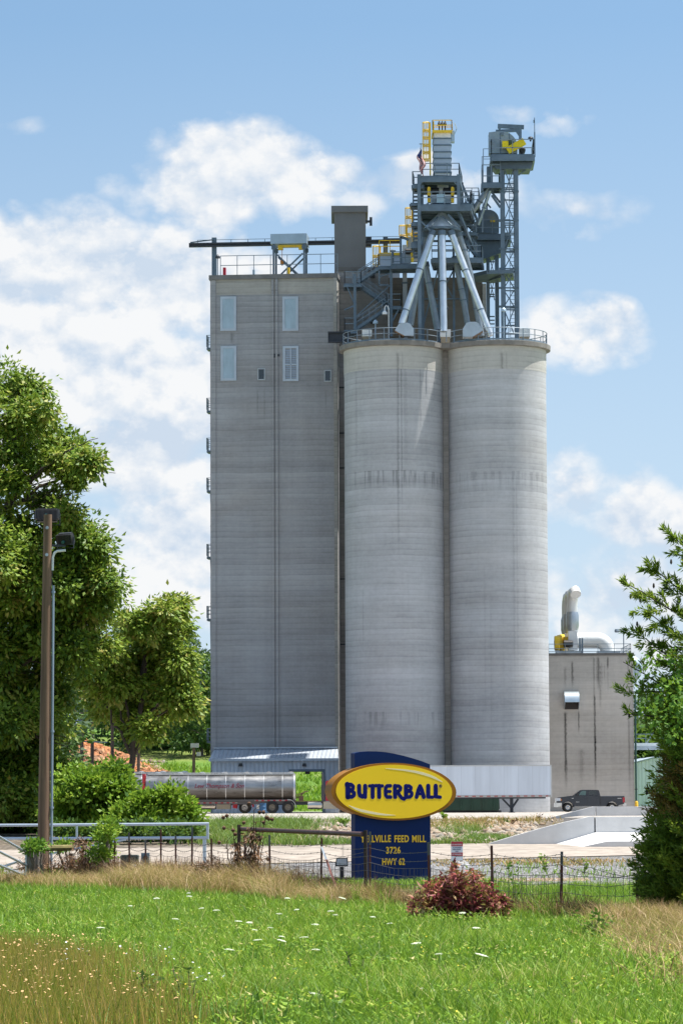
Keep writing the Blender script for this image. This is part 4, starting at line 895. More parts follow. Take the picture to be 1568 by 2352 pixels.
pr = [Z1(1014, 850), Z1(1014, 700), Z1(1050, 694), Z1(1082, 694)]+[Z1(1082+70*math.sin(k*math.pi/20), 764-70*math.cos(k*math.pi/20)) for k in range(1, 11)]+[Z1(1152, 850)]
b = MB(); b.prism([(P(x, y, D2).x, P(x, y, D2).z) for x, y in pr], D2-.5, D2+.9); b.done('head_casing', paint('head_metal_dark', (.12, .16, .20), .5, .4, .2), e2, world=True, ang=40)
zbox(e2, 'guard', 1096, 753, 1127, 768, D2-.9, .3, YEL); zbox(e2, 'vent_box', 985, 770, 1013, 840, D2-.6, 1, STEEL)
br(e2, 1072, 640, D2, 1072, 850, D2, .14, 'davit', STEEL); br(e2, 1072, 645, D2, 1098, 675, D2, .14, 'davit', STEEL)
# bridge between towers
bg_ = thing('catwalk', 'dark sloping catwalk deck tying the two bucket elevators to the block roof', 'catwalk', q1(1060, 1130, DL+2))
b = MB(); vs = [q1(960, 1142, DL+1), q1(1070, 1108, DL-1), q1(1250, 1092, DL-1), q1(1255, 1120, DL+4), q1(1110, 1150, DL+5), q1(975, 1150, DL+4)]; zz = sum(p.z for p in vs)/6
vs2 = [(p.x, p.y, zz+(p.z-zz)*.3) for p in vs]; b.add(vs2+[(x, y, z-.35) for x, y, z in vs2], [tuple(range(5, -1, -1)), tuple(range(6, 12))]+[(i, (i+1) % 6, (i+1) % 6+6, i+6) for i in range(6)]); b.done('deck', STEEL, bg_, world=True, smooth=False)
br(bg_, 975, 1140, DL+1, 1085, 1105, DL-1, .14, 'beam', DARK); br(bg_, 1090, 1165, DL+3, 1165, 1140, DL, .14, 'beam', STEEL)
a = q1(1036, 1045, D1); c = q1(1050, 1085, D1); o = thing('fire_hose_box', 'bright red box at the right end of the lower tower deck', 'hose box', (a.x, D1, c.z)); b = MB(); b.box(0, c.x-a.x, 0, .4, 0, a.z-c.z); b.done('cabinet', paint('bright_red', (.5, .02, .03), .4), o, smooth=False); b = MB(); b.box(.04, c.x-a.x-.04, -.03, -.002, .1, (a.z-c.z)*.8); b.done('door', REDP, o, smooth=False)
# ================================================================== small mill building (right)
sb0 = P(1225, 1868, 304.); PBX = Plane((sb0.x, 304., -1.68), 0.)
def pb(x, y, off=0.): return PBX.hit(*Z8(x, y), off)
xr3 = PBX.hit(1455, 1700)[0]; ztS = pb(500, 742)[1]; ztS2 = pb(500, 718)[1]
stre = []
for x, wd, ya, yb, k in ((283, .16, 1285, 2090, .6), (281, .14, 850, 1080, .22), (352, .13, 790, 1085, .5), (414, .09, 1280, 1520, .5), (440, .3, 1650, 2080, .16), (570, .13, 1120, 2060, .62), (563, .11, 745, 1250, .35), (603, .2, 745, 1100, .45), (622, .14, 830, 1300, .25), (698, .1, 745, 890, .5), (700, .07, 880, 1150, .2), (905, .13, 1300, 2150, .28), (897, .06, 745, 950, .5), (930, .06, 745, 1150, .3), (640, .07, 800, 1100, .2), (665, .05, 820, 1000, .2)):
    xx, z1 = pb(x, ya); _, z0 = pb(x, yb); stre.append((xx, wd*1.15, z0, z1, k*1.15))
SBC = concrete('annex_concrete', (.47, .445, .415), band=.10, warm=.35, seed=50., lift=1.6, streaks=stre, course=.032)
sb = thing('annex_building', 'small pale concrete mill building with dark drip stains behind the pickup', 'building', (sb0.x, 304., -1.68), 0.)
b = MB(); b.box(0, xr3, 0, 11, -.3, ztS); b.done('wall', SBC, sb, smooth=False)
b = MB(); b.box(-.1, xr3+.08, -.08, 11.1, ztS+.002, ztS2); b.done('roof_slab', paint('annex_slab', (.13, .125, .12), .9, 0, .3, 1.5), sb, smooth=False)
b = MB(); hR = pb(500, 628)[1]-ztS2; rail_line(b, [(0, .15, ztS2), (xr3-.2, .15, ztS2), (xr3-.2, 10.5, ztS2)], hR, 1.55, .025, (hR*.5, .15)); b.done('roof_railing', RAILM, sb, smooth=False)
# hood on the wall
xa, z1 = pb(270, 1092); xb, z0 = pb(416, 1275); zm = pb(300, 1200)[1]
hd2 = thing('wall_hood', 'curved shiny vent hood on the front wall of the small mill building', 'hood', PBX.w(xa, z0, .0), 0)
w_ = xb-xa; h = z1-z0; hm = zm-z0
b = MB(); pr = [(0, h)]+[(-1.05*math.sin(k*math.pi/16), hm+(h-hm)*math.cos(k*math.pi/16)) for k in range(1, 9)]+[(-1.05, hm-.02), (-1.0, hm-.02), (-1.0, hm)]+[(-1.0*math.sin(k*math.pi/16), hm+(h-hm-.05)*math.cos(k*math.pi/16)) for k in range(8, -1, -1)]
b.prism(pr, 0, w_); b.xf(Matrix(((0,1,0,0),(1,0,0,0),(0,0,1,0),(0,0,0,1)))); b.done('cowl', paint('bright_galv', (.55, .62, .66), .3, .7, .15, .8), hd2)
b = MB()
for k in (0, w_-.05): b.prism([(-1.04*1, hm), (-.05, 0.05), (-.002, 0.05), (-.002, h-.06), (-.5, h-.15)], k+.001, k+.049)
b.xf(Matrix(((0,1,0,0),(1,0,0,0),(0,0,1,0),(0,0,0,1)))); b.done('side_panel', GALV, hd2, smooth=False)
b = MB(); b.box(.06, w_-.06, -.12, -.003, .05, h-.2); b.done('opening', paint('hood_dark', (.035, .03, .028), .8), hd2, smooth=False)
# roof machines
def b8(x, y, D=306.): return q8(x, y, D)
ex = []
for i, (dx_, D, lb) in enumerate(((0, 305.5, 'front white exhaust stack with bent top on the small building roof'), (-33, 307.5, 'middle white exhaust stack with bent top on the small building roof'), (-52, 309.5, 'rear white exhaust stack with bent top on the small building roof'))):
    o = thing('exhaust_stack', lb, 'exhaust', (b8(358+dx_, 700, D).x, D, ztS2-1.68)); sc = (b8(1358, 500, D)-b8(358, 500, D)).length/1000
    dy_ = i*22; c = b8(358+dx_, 500+dy_, D); ox_ = c.x
    WD = paint('white_duct_metal', (.66, .67, .68), .4, .25, .1, .8, dirt=.15)
    b = MB(); b.box(ox_-.42, ox_+.42, D, D+.9, ztS2-1.68+.35, c.z); b.done('fan_outlet', WHITE, o, world=True, smooth=False)
    b = MB(); b.lathe([(.48, c.z+.002), (.6, c.z+.5), (.6, c.z+1.45), (.5, c.z+1.8)], (ox_, D+.45, 0), 20); b.done('silencer', GALV, o, world=True)
    b = MB(); zz = c.z+1.8; b.tube([(ox_, D+.45, zz), (ox_, D+.45, zz+.9), (ox_+.03, D+.3, zz+1.4), (ox_+.08, D-.1, zz+1.85), (ox_+.18, D-.6, zz+1.9), (ox_+.24, D-.95, zz+1.55)], .5, 18); b.done('elbow', WD, o, world=True)
for i, (x, D) in enumerate(((202, 305.2), (226, 306.2), (252, 307.2))):
    p = b8(x, 640-i*8, D); o = thing('belt_guard', ('left', 'middle', 'right')[i]+' one of three yellow round belt guards beside the exhaust stacks', 'guard', (p.x, D, ztS2-1.68))
    b = MB(); zb = ztS2-1.68+.3; b.box(p.x-.24, p.x+.24, D-.5, D+.5, zb+.5, p.z+.4); b.lathe([(.45, p.x-.24), (.52, p.x-.2), (.52, p.x+.2), (.45, p.x+.24)], (0, D, p.z+.35), 16, 'x'); b.lathe([(.45, p.x-.24), (.52, p.x-.2), (.52, p.x+.2), (.45, p.x+.24)], (0, D, zb+.5), 16, 'x'); b.done('cover', YEL, o, world=True, smooth=False)
    b = MB(); b.box(p.x-.15, p.x+.15, D-.4, D+.4, ztS2-1.68, zb-.003); b.done('stand', GALV, o, world=True, smooth=False)
o = thing('fan_base', 'steel skid with black motor and yellow shelf under the exhaust stacks', 'fan', (b8(300, 710, 305).x, 305., ztS2-1.68))
a = b8(215, 712, 304.9); c = b8(440, 695, 304.9); b = MB(); b.box(a.x, c.x, 304.9, 309.5, ztS2-1.68+.02, c.z); b.done('skid', GALV, o, world=True, smooth=False)
p = b8(312, 628, 305.2); b = MB(); b.lathe([(.2, -.45), (.34, -.4), (.34, .4), (.2, .45)], p, 12, 'x'); b.done('motor', BLACK, o, world=True)
a = b8(265, 590, 306.5); c = b8(328, 560, 306.5); b = MB(); b.box(a.x, c.x, 306.2, 306.9, a.z, c.z); b.done('shelf', YEL, o, world=True, smooth=False)
o = thing('white_duct', 'long fat white duct bending down to the roof right of the exhaust stacks', 'duct', (b8(700, 710, 307).x, 307., ztS2-1.68))
rad = .88; k0 = b8(395, 592, 307); k1 = b8(600, 592, 307); kz = ztS2-1.68
b = MB(); pts = [k0, k1]; cx = k1.x; R_ = (b8(705, 700, 307).x-k1.x); H_ = k1.z-kz
for i in range(1, 8): tt_ = i/8*math.pi/2*1.0; pts.append(Vector((cx+R_*math.sin(tt_)*1.0, 307, kz+H_*math.cos(tt_))))
pts.append(Vector((cx+R_, 307, kz))); b.tube(pts, [.72]*2+[.72]*8, 20); b.done('pipe', paint('white_duct2', (.68, .69, .69), .45, .1, .08, dirt=.15), o, world=True)
b = MB(); b.box(cx+R_-1.05, cx+R_+1.05, 306, 308, kz+.0, kz+.28); b.done('curb', GALV, o, world=True, smooth=False)
for x in (425, 449):
    p = b8(x, 570, 305); b = MB(); b.bar((p.x, 305, kz), p, .16); b.done('support', GALVD, o, world=True, smooth=False)
p = b8(856, 712, 305.); lamp = thing('roof_lamp', 'thin lamp post at the right end of the small building roof', 'lamp', (p.x, 305., kz))
zt_ = b8(856, 482, 305.).z; b = MB(); b.bar((p.x, 305, kz), (p.x, 305, zt_), .09); b.bar((p.x, 305, zt_-.05), (p.x-.5, 305, zt_-.05), .06); b.done('pole', RAILM, lamp, world=True, smooth=False)
b = MB(); b.lathe([(.2, zt_-.32), (.26, zt_-.2), (.2, zt_-.02), (.06, zt_+.02)], (p.x-.6, 305, 0), 10); b.done('lamp_head', RAILM, lamp, world=True)
p = q8(968, 868, 309.); o = thing('wall_cyclone', 'round pale blue domed casing on the right side wall of the small building', 'casing', (PBX.o.x+xr3, 309., p.z-1.2))
b = MB(); b.lathe([(.05, -.9), (.9, -.75), (1.25, -.3), (1.3, .3), (.9, .75), (.05, .9)], (0, 0, 1.2), 24, 'y'); b.xf(Matrix.Translation((.05, 0, 0))); b.done('casing', LGREY, o)
b = MB(); b.box(.002, .5, -.4, .4, .2, .6); b.done('bracket', GALV, o, smooth=False)
p = q8(972, 1900, 303.6); o = thing('downpipe', 'dark green downpipe on the right corner of the small building', 'pipe', (PBX.o.x+xr3+.12, 303.8, -1.66))
b = MB(); b.tube([(0, 0, 0), (0, 0, 10.5)], .09, 8); b.done('pipe', paint('pipe_green', (.01, .05, .045), .4), o)
b = MB(); 
for z in (2, 5, 8): b.box(-.12, .12, -.11, .11, z, z+.08)
b.done('clamp', DARK, o, smooth=False)
# white metal building and conveyor on the right
PW = Plane((P(1462, 1868, 340).x, 340., -1.7), 0.)
o = thing('metal_building', 'white ribbed metal building with a low gable at the right behind the cedar', 'building', PW.o, 0.)
zp, zr_ = PW.hit(1463, 1752)[1], PW.hit(1495, 1741)[1]; w_ = 11.
b = MB(); b.prism([(0, -.2), (w_, -.2), (w_, zr_-.3), (1.9, zr_), (0, zp)], 0, 18); b.done('wall', corr('white_siding', (.72, .78, .84), 0, 1), o, smooth=False)
b = MB(); b.add([(-.15, -.2, zp), (1.9, -.2, zr_+.02), (w_+.2, -.2, zr_-.28), (-.15, 18, zp), (1.9, 18, zr_+.02), (w_+.2, 18, zr_-.28)]+[(-.15, -.2, zp+.12), (1.9, -.2, zr_+.14), (w_+.2, -.2, zr_-.16), (-.15, 18, zp+.12), (1.9, 18, zr_+.14), (w_+.2, 18, zr_-.16)],
   [(0,1,4,3),(1,2,5,4),(6,9,10,7),(7,10,11,8),(0,6,7,1),(1,7,8,2),(0,3,9,6),(2,8,11,5)]); b.done('roof', FRAMEM, o, smooth=False)
a = PW.hit(1512, 1790); c = PW.hit(1568, 1850); b = MB(); b.box(a[0], c[0], -.06, -.003, 0, a[1]); b.done('door', DARK, o, smooth=False)
o = thing('conveyor_bridge', 'white enclosed conveyor bridge with railing crossing high behind the small building', 'conveyor', P(1455, 1712, 350.))
a = P(1440, 1706, 350.); c = P(1600, 1706, 350.); b = MB(); b.box(a.x, c.x, 349, 351, a.z-.75, a.z-.35); b.done('gallery', GALV, o, world=True, smooth=False)
b = MB(); b.box(a.x, c.x, 348.9, 351.1, a.z-.349, a.z-.05); b.done('walkway', WHITE, o, world=True, smooth=False)
b = MB(); rail_line(b, [(a.x, 349, a.z-.05), (c.x, 349, a.z-.05)], .95, 2., .035, (.5,)); b.bar((a.x+1.6, 350, a.z-.7), (a.x+3.5, 350, a.z+2.2), .1); b.done('railing', RAILM, o, world=True, smooth=False)
# bollard, signal light
p = G(1460.5, 296.); o = thing('bollard', 'yellow bollard at the right corner of the small building', 'bollard', p)
b = MB(); b.lathe([(.15, 0), (.15, .85), (.11, .93), (.02, .96)], (0,0,0), 14); b.done('post', paint('bollard_yellow', (.80, .46, .03), .5, 0, .1), o)
b = MB(); b.lathe([(.22, 0), (.22, .04), (.16, .05)], (0,0,0), 14); b.done('base', WHITE, o)
p = P(1522, 1795, 292.); o = thing('signal_light', 'small orange signal light glowing by the white metal building', 'signal', (p.x, 292., gz(p.x, 292)))
h = p.z-gz(p.x, 292); b = MB(); b.bar((0, 0, 0), (0, 0, h-.3), .08); b.done('pole', RAILM, o, smooth=False)
b = MB(); b.box(-.22, .22, .0, .2, -.35+h, .35+h); b.done('housing', BLACK, o, smooth=False)
m_, t_, bb_ = newmat('amber_lamp'); bb_.inputs['Base Color'].default_value = (.8, .1, .01, 1); bb_.inputs['Emission Color'].default_value = (1, .16, .02, 1); bb_.inputs['Emission Strength'].default_value = 1.6
b = MB(); b.lathe([(.17, -.08), (.15, -.12), (.05, -.15), (.01, -.155)], (0, .08, h), 12, 'y'); b.done('lens', m_, o)

# ================================================================== white box trailer
def wheel(parent, x, y, z, r, w, rimmat=ALU, name='wheel'):
    b = MB(); b.lathe([(r*.55, -w/2), (r*.9, -w/2), (r, -w/2+.05), (r, w/2-.05), (r*.9, w/2), (r*.55, w/2)], (x, y, z), 22, 'y', cap=False); o = b.done('tyre', RUBBER, parent, ang=40)
    b = MB(); b.lathe([(r*.56, -w/2+.03), (r*.5, -w/2+.07), (r*.46, -w/2+.04), (r*.2, -w/2+.09), (r*.16, -w/2+.0), (r*.02, -w/2-.02)], (x, y, z), 22, 'y', cap=False)
    for k in range(8): t_ = k*math.pi/4; b.lathe([(r*.05, -w/2+.05), (r*.05, -w/2+.02), (.005, -w/2+.02)], (x+r*.33*math.cos(t_), y, z+r*.33*math.sin(t_)), 6, 'y')
    b.done('rim', rimmat, o, ang=30)
    return o
DT = 276.
p1 = P(1266.5, 1862, DT); pbot = P(1200, 1831, DT).z; ptop = P(1200, 1757, DT).z; gt = gz(p1.x, DT)+.01
tr = thing('box_trailer', 'long white parked box trailer standing before the silos on its landing legs', 'trailer', (p1.x-16.0, DT, gt))
Lx = 16.0; zb = pbot-gt; zt = ptop-gt
TRM = corr('trailer_white', (.70, .72, .76), 0, 1)
m_, t_, bb_ = newmat('trailer_white_panel'); n_ = t_.noise(t_.vm('MULTIPLY', t_.obj(), (1.2, 1, .12)), 1.2, 5); n2_ = t_.rng(t_.m('PINGPONG', t_.sep(t_.obj())[0], .6), 0, .03, .8, 1.)
t_.put(bb_.inputs['Base Color'], t_.mix(1., t_.mix(1., (.62, .67, .74), t_.ramp(n_, [(.3, .88), (.65, 1.05)]), 'MULTIPLY'), t_.comb(n2_, n2_, n2_), 'MULTIPLY')); bb_.inputs['Roughness'].default_value = .35
b = MB(); b.box(0, Lx-.08, 0, 2.6, zb+.18, zt-.1); b.done('body', m_, tr, smooth=False)
b = MB(); b.box(0, Lx, -.03, 2.63, zt-.098, zt); b.box(Lx-.078, Lx+.02, -.03, 2.63, zb, zt-.1); b.done('top_rail', ALU, tr, smooth=False)
b = MB(); b.box(0, Lx-.08, -.03, 2.63, zb, zb+.178); b.done('bottom_rail', paint('rail_grey', (.40, .38, .36), .5, .3), tr, smooth=False)
m_, t_, bb_ = newmat('striped_tape'); t_.put(bb_.inputs['Base Color'], t_.mix(t_.m('GREATER_THAN', t_.m('FRACT', t_.m('DIVIDE', t_.sep(t_.obj())[0], .62)), .5), (.42, .03, .03), (.5, .48, .46))); bb_.inputs['Roughness'].default_value = .4
b = MB(); b.box(.3, Lx-.3, -.04, -.031, zb+.06, zb+.13); b.done('reflective_tape', m_, tr, smooth=False)
b = MB(); b.box(.3, Lx-.5, .2, 2.4, zb-.12, zb-.003); b.done('floor', DARK, tr, smooth=False)
xg = P(1176, 1860, DT).x-(p1.x-16.0)
for yy in (.35, 2.2):
    b = MB(); b.box(xg-.09, xg+.09, yy-.09, yy+.09, .06, zb-.121); b.box(xg-.22, xg+.22, yy-.18, yy+.18, 0, .059); b.bar((xg, yy-.11, .35), (xg-.75, yy-.11, zb-.15), .09); b.bar((xg, yy-.11, .35), (xg+.55, yy-.11, zb-.15), .09); b.done('landing_leg', DARK, tr, smooth=False)
for xx in (1.6, 2.9):
    for yy in (.25, 2.35): wheel(tr, xx, yy, .52, .52, .3)
# green container behind the trailer
a = P(1030, 1860, 284.); c = P(1147, 1860, 284.); ga_ = gz(c.x, 284)+.01; h = P(1100, 1832, 284).z-ga_+.25
o = thing('roll_off_container', 'low dark green container behind the white trailer', 'container', (a.x-1.5, 284., ga_)); w_ = c.x-a.x+1.5
GRN = paint('container_green', (.012, .05, .032), .5, 0, .2, dirt=.2)
b = MB(); b.prism([(0, .18), (w_-.1, .18), (w_, .35), (w_-.06, h), (0, h)], 0, 2.3); b.done('body', GRN, o, smooth=False)
b = MB(); k = .6
while k < w_-.3: b.box(k, k+.12, -.1, -.002, .2, h-.05); k += .95
b.box(0, w_, -.09, -.001-.001, h-.05+.001, h+.05); b.done('rib', GRN, o, smooth=False)
b = MB(); b.box(.1, w_+.15, .3, .5, 0, .178); b.box(.1, w_+.15, 1.8, 2., 0, .178); b.done('skid', DARK, o, smooth=False)

# ================================================================== trucks
def tank(loc, Lx, label, lettering=None, zc=2.35, r=1.02):
    o = thing('tank_trailer', label, 'tank trailer', loc)
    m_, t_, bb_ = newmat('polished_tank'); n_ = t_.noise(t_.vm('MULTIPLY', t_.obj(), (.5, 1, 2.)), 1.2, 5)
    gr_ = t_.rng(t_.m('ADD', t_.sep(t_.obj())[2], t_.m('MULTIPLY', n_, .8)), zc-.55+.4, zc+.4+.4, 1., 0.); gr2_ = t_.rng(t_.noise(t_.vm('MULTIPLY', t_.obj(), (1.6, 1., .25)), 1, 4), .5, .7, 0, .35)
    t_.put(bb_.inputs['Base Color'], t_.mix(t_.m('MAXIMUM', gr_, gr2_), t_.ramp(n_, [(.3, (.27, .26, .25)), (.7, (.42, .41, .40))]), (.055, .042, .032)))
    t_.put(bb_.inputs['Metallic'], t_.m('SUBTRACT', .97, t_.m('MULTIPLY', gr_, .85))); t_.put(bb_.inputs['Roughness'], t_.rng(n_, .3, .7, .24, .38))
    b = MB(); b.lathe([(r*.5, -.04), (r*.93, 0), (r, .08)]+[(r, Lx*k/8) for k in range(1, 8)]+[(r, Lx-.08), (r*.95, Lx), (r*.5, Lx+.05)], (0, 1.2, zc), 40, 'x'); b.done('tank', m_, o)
    dirt = paint('tank_bands', (.30, .26, .21), .5, .6, .3)
    n = int(Lx/1.62)
    for k in range(1, n+1):
        x = Lx-k*1.62+.6
        b = MB(); b.lathe([(r+.004, x-.035), (r+.014, x-.03), (r+.014, x+.03), (r+.004, x+.035)], (0, 1.2, zc), 40, 'x', cap=False); b.done('hoop', ALU, o)
    b = MB(); b.lathe([(r*1.0, Lx-.1), (r+.05, Lx-.09), (r+.05, Lx+.08), (r*.9, Lx+.1)], (0, 1.2, zc), 40, 'x', cap=False); b.done('end_ring', ALU, o)
    b = MB(); b.box(.2, Lx-.2, .8, 1.6, zc+r-.03, zc+r+.05)
    for yy in (.7, 1.7): b.bar((0.2, yy, zc+r+.12), (Lx-.2, yy, zc+r+.12), .07)
    k = .6
    while k < Lx: b.bar((k, .7, zc+r+.0), (k, .7, zc+r+.12), .05); b.lathe([(.28, 0), (.28, .14), (.1, .2)], (k+.5, 1.2, zc+r+.02), 12); k += 1.9
    b.done('top_walk', ALU, o, smooth=False)
    b = MB(); b.box(.1, Lx-.4, .25, 2.15, zc-r-.12, zc-r+.16); b.box(.1, Lx-.2, .12, .2, zc-r+.12, zc-r+.3); b.done('chassis', paint('chassis_grey', (.10, .09, .085), .6, .2, .2), o, smooth=False)
    m2_, t2_, b2_ = newmat('tank_tape'); t2_.put(b2_.inputs['Base Color'], t2_.mix(t2_.m('GREATER_THAN', t2_.m('FRACT', t2_.m('DIVIDE', t2_.sep(t2_.obj())[0], .5)), .45), (.40, .02, .03), (.30, .27, .24)))
    b = MB(); b.box(Lx-3.4, Lx-.3, .1, .118, zc-r+.15, zc-r+.25); b.done('reflective_tape', m2_, o, smooth=False)
    b = MB(); b.box(Lx*.3, Lx*.62, .23, .248, zc-r-.02, zc-r+.06); b.done('reflective_tape', m2_, o, smooth=False)
    b = MB(); b.box(-.22, -.02, .2, 2.2, zc-r, zc+r*1.05); b.bar((-.1, .1, zc+.3), (-.1, .1, zc-r-.8), .25); b.done('rear_frame', REDP, o, smooth=False)
    for x in (1.0, 2.3):
        for yy in (.15, 2.25): wheel(o, x, yy, .52, .52, .34)
    if lettering: lettering(o, r, zc)
    return o
def text_mesh(body, height, width=None, bold=.02, shear=0., space=1.):
    cu_ = bpy.data.curves.new('lettering', 'FONT'); cu_.body = body; cu_.size = 1; cu_.offset = bold; cu_.shear = shear; cu_.space_character = space; cu_.extrude = .02; cu_.align_x = 'CENTER'; cu_.resolution_u = 4
    o = bpy.data.objects.new('lettering', cu_); C.objects.link(o)
    dg = bpy.context.evaluated_depsgraph_get(); dg.update(); me = bpy.data.meshes.new_from_object(o.evaluated_get(dg))
    vs = [v.co.copy() for v in me.vertices]; fs = [tuple(p.vertices) for p in me.polygons]
    bpy.data.objects.remove(o); bpy.data.curves.remove(cu_); bpy.data.meshes.remove(me)
    x0, x1 = min(v.x for v in vs), max(v.x for v in vs); y0, y1 = min(v.y for v in vs), max(v.y for v in vs)
    sz = height/(y1-y0); sx = (width/(x1-x0)) if width else sz
    return [((v.x-(x0+x1)/2)*sx, v.z, (v.y-(y0+y1)/2)*sz) for v in vs], fs
DK = 281.5
k0 = P(333, 1862, DK); k1 = P(676, 1862, DK); gk = gz(k1.x, DK)+.01
zt_ = P(500, 1777, DK).z-gk; 
def lew(o, r, zc):
    vs, fs = text_mesh('Lew Thompson & Son', .52, 4.25, .012, .35)
    xc = P(504, 1800, DK).x-k0.x; zz = P(504, 1806.5, DK).z-gk
    out = []
    for x, y, z in vs:
        h = z+zz-zc; rr = r+.012+max(-.01, min(.01, y)); h = max(-rr*.99, min(rr*.99, h)); out.append((x+xc, 1.2-math.sqrt(rr*rr-h*h), z+zz))
    b = MB(); b.add(out, fs); b.done('lettering', paint('letter_red', (.17, .012, .022), .4, 0, .05), o, smooth=False)
R_ = 1.23
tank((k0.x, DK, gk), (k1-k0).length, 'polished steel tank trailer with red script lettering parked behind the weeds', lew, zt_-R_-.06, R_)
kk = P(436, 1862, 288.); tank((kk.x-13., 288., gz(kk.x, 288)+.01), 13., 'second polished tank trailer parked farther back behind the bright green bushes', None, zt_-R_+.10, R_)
def tractor(loc, label):
    """conventional tractor, front towards +x, 7.6 m long; x = 0 at the rear"""
    o = thing('semi_tractor', label, 'truck', loc)
    b = MB()
    for yy in (.75, 1.65): b.box(0, 8.1, yy-.06, yy+.06, .72, 1.0)
    b.box(.2, 1.6, .3, 2.1, 1.002, 1.12); b.done('chassis', DARK, o, smooth=False)
    for x in (.62, 1.98):
        for yy in (.2, 2.2): wheel(o, x, yy, .52, .52, .55, paint('dusty_rim', (.22, .19, .15), .6, .3))
    for yy in (.12, 2.28): wheel(o, 7.45, yy, .52, .52, .32)
    for yy in (.08, 2.04):
        b = MB(); b.lathe([(.28, 3.65), (.32, 3.7), (.32, 4.85), (.28, 4.9)], (0, yy+.14, .68), 20, 'x'); b.done('fuel_tank', paint('tank_chrome', (.60, .56, .50), .25, .95, .15), o)
        b = MB(); b.box(5.0, 6.2, yy-.04, yy+.4, .38, .95); b.box(5.0, 6.2, yy-.08, yy+.3, .951, 1.0); b.done('tool_box', paint('step_box', (.42, .38, .30), .4, .6, .15), o, smooth=False)
    b = MB(); b.prism([(5.2, 1.05), (6.7, 1.05), (6.82, 1.2), (6.82, 1.95), (6.5, 2.65), (6.3, 2.8), (5.35, 2.8), (5.2, 2.7)], .12, 2.28); b.done('cab', REDP, o, smooth=False)
    for yy, y2 in ((.09, .118), (2.282, 2.31)): b = MB(); b.prism([(5.7, 1.95), (6.6, 1.95), (6.4, 2.5), (5.7, 2.55)], yy, y2); b.done('side_window', GLASS, o, smooth=False)
    b = MB(); b.prism([(6.825, 1.15), (8.3, 1.1), (8.45, 1.25), (8.45, 1.75), (6.825, 1.93)], .45, 1.95); b.done('hood', REDP, o, smooth=False)
    for yy in (.0, 1.96):
        b = MB(); b.prism(arc(7.45, .55, .68, 0, math.pi, 14)+arc(7.45, .55, .78, math.pi, 0, 14), yy, yy+.42); b.prism([(6.4, .5), (6.75, .42), (6.85, 1.15), (6.45, 1.18)], yy+.01, yy+.41); b.done('fender', REDP, o, smooth=False)
    b = MB(); b.box(8.46, 8.52, .6, 1.8, .75, 1.75); b.box(8.5, 8.7, .05, 2.35, .4, .74); b.done('grille', CHROME, o, smooth=False)
    for yy in (.02, 2.38): b = MB(); b.tube([(4.95, yy+.0, .95), (4.95, yy, 3.3), (4.88, yy, 3.5)], .09, 10); b.tube([(4.95, yy, 1.2), (4.95, yy, 2.4)], .14, 10); b.done('exhaust_stack', paint('stack_steel', (.09, .09, .09), .4, .6, .2), o)
    b = MB()
    for k in range(4): b.tube([(3.4+.1*k, 1.2, 1.9), (3.0-.1*k, 1.1, 1.3+.1*k), (2.4, 1.2+.1*k, 1.35), (1.9, 1.15, 1.9)], .03, 5)
    b.box(2.5, 5.0, .5, 1.9, 1.01, 1.06); b.box(2.9, 3.3, .9, 1.4, 1.065, 1.5); b.done('hoses', paint('deck_gear', (.16, .10, .06), .7), o, smooth=False)
    for yy in (.0, 2.1): b = MB(); b.prism(arc(2.0, .55, .62, -.1, 1.7, 8)+arc(2.0, .55, .66, 1.7, -.1, 8), yy, yy+.3); b.done('mud_guard', ALU, o, smooth=False)
    return o
kx = P(625, 1862, DK).x-.62
tractor((kx, DK, gk), 'dusty red semi tractor coupled to the lettered tank trailer, half hidden by the oval sign')
kx2 = P(563, 1862, 286.8).x-7.45
tractor((kx2, 285.6, gz(kx2, 286)+.01), 'second red semi tractor standing behind the lettered tank trailer')
p = G(604, 279.); o = thing('steel_drum', 'blue drum standing by the rear wheels of the tractor', 'drum', p); b = MB(); b.lathe([(.29, 0), (.29, .3), (.31, .32), (.29, .34), (.29, .6), (.31, .62), (.29, .64), (.29, .9), (.27, .9), (.27, .87)], (0,0,0), 16); b.done('body', paint('drum_blue', (.04, .12, .24), .5, .2), o); b = MB(); b.lathe([(.05, .88), (.05, .93), (.01, .94)], (.15, 0, 0), 8); b.done('bung', BLACK, o)

# ================================================================== pickup
pp = P(1276, 1862, 288.); gp = gz(pp.x+3, 288)+.012
pk = thing('pickup_truck', 'dark grey crew cab pickup parked beside the small mill building', 'pickup', (pp.x, 288., gp))
PAINT = paint('truck_grey', (.045, .05, .06), .25, .45, .05, spec=.6)
def arch(cx, r): return arc(cx, .42, r, math.pi, 0, 10)
lower = [(.06, .62), (.45, .55)]+arch(1.05, .50)+[(1.62, .50), (4.36, .50)]+arch(4.92, .50)+[(5.5, .58), (5.98, .70), (6.02, 1.37), (3.92, 1.36), (3.9, 1.42), (1.6, 1.44), (1.2, 1.40), (.22, 1.28), (.08, 1.15)]
b = MB(); b.prism(lower, .0, 2.0); b.done('body', PAINT, pk, smooth=False)
b = MB(); b.prism([(1.58, 1.441), (3.895, 1.421), (3.80, 1.86), (3.7, 1.93), (2.35, 1.94), (2.2, 1.90)], .12, 1.88); b.done('cab', PAINT, pk, smooth=False)
for yy, y2 in ((.095, .118), (1.882, 1.905)):
    for poly, nm in (([(1.98, 1.47), (2.62, 1.47), (2.66, 1.84), (2.36, 1.86), (2.2, 1.76)], 'front_window'), ([(2.86, 1.48), (3.58, 1.48), (3.55, 1.84), (2.9, 1.86)], 'rear_window')):
        b = MB(); b.prism(poly, yy, y2); b.done(nm, paint('tinted_window', (.10, .17, .16), .08, 0, .02) if nm == 'front_window' else GLASS, pk, smooth=False)
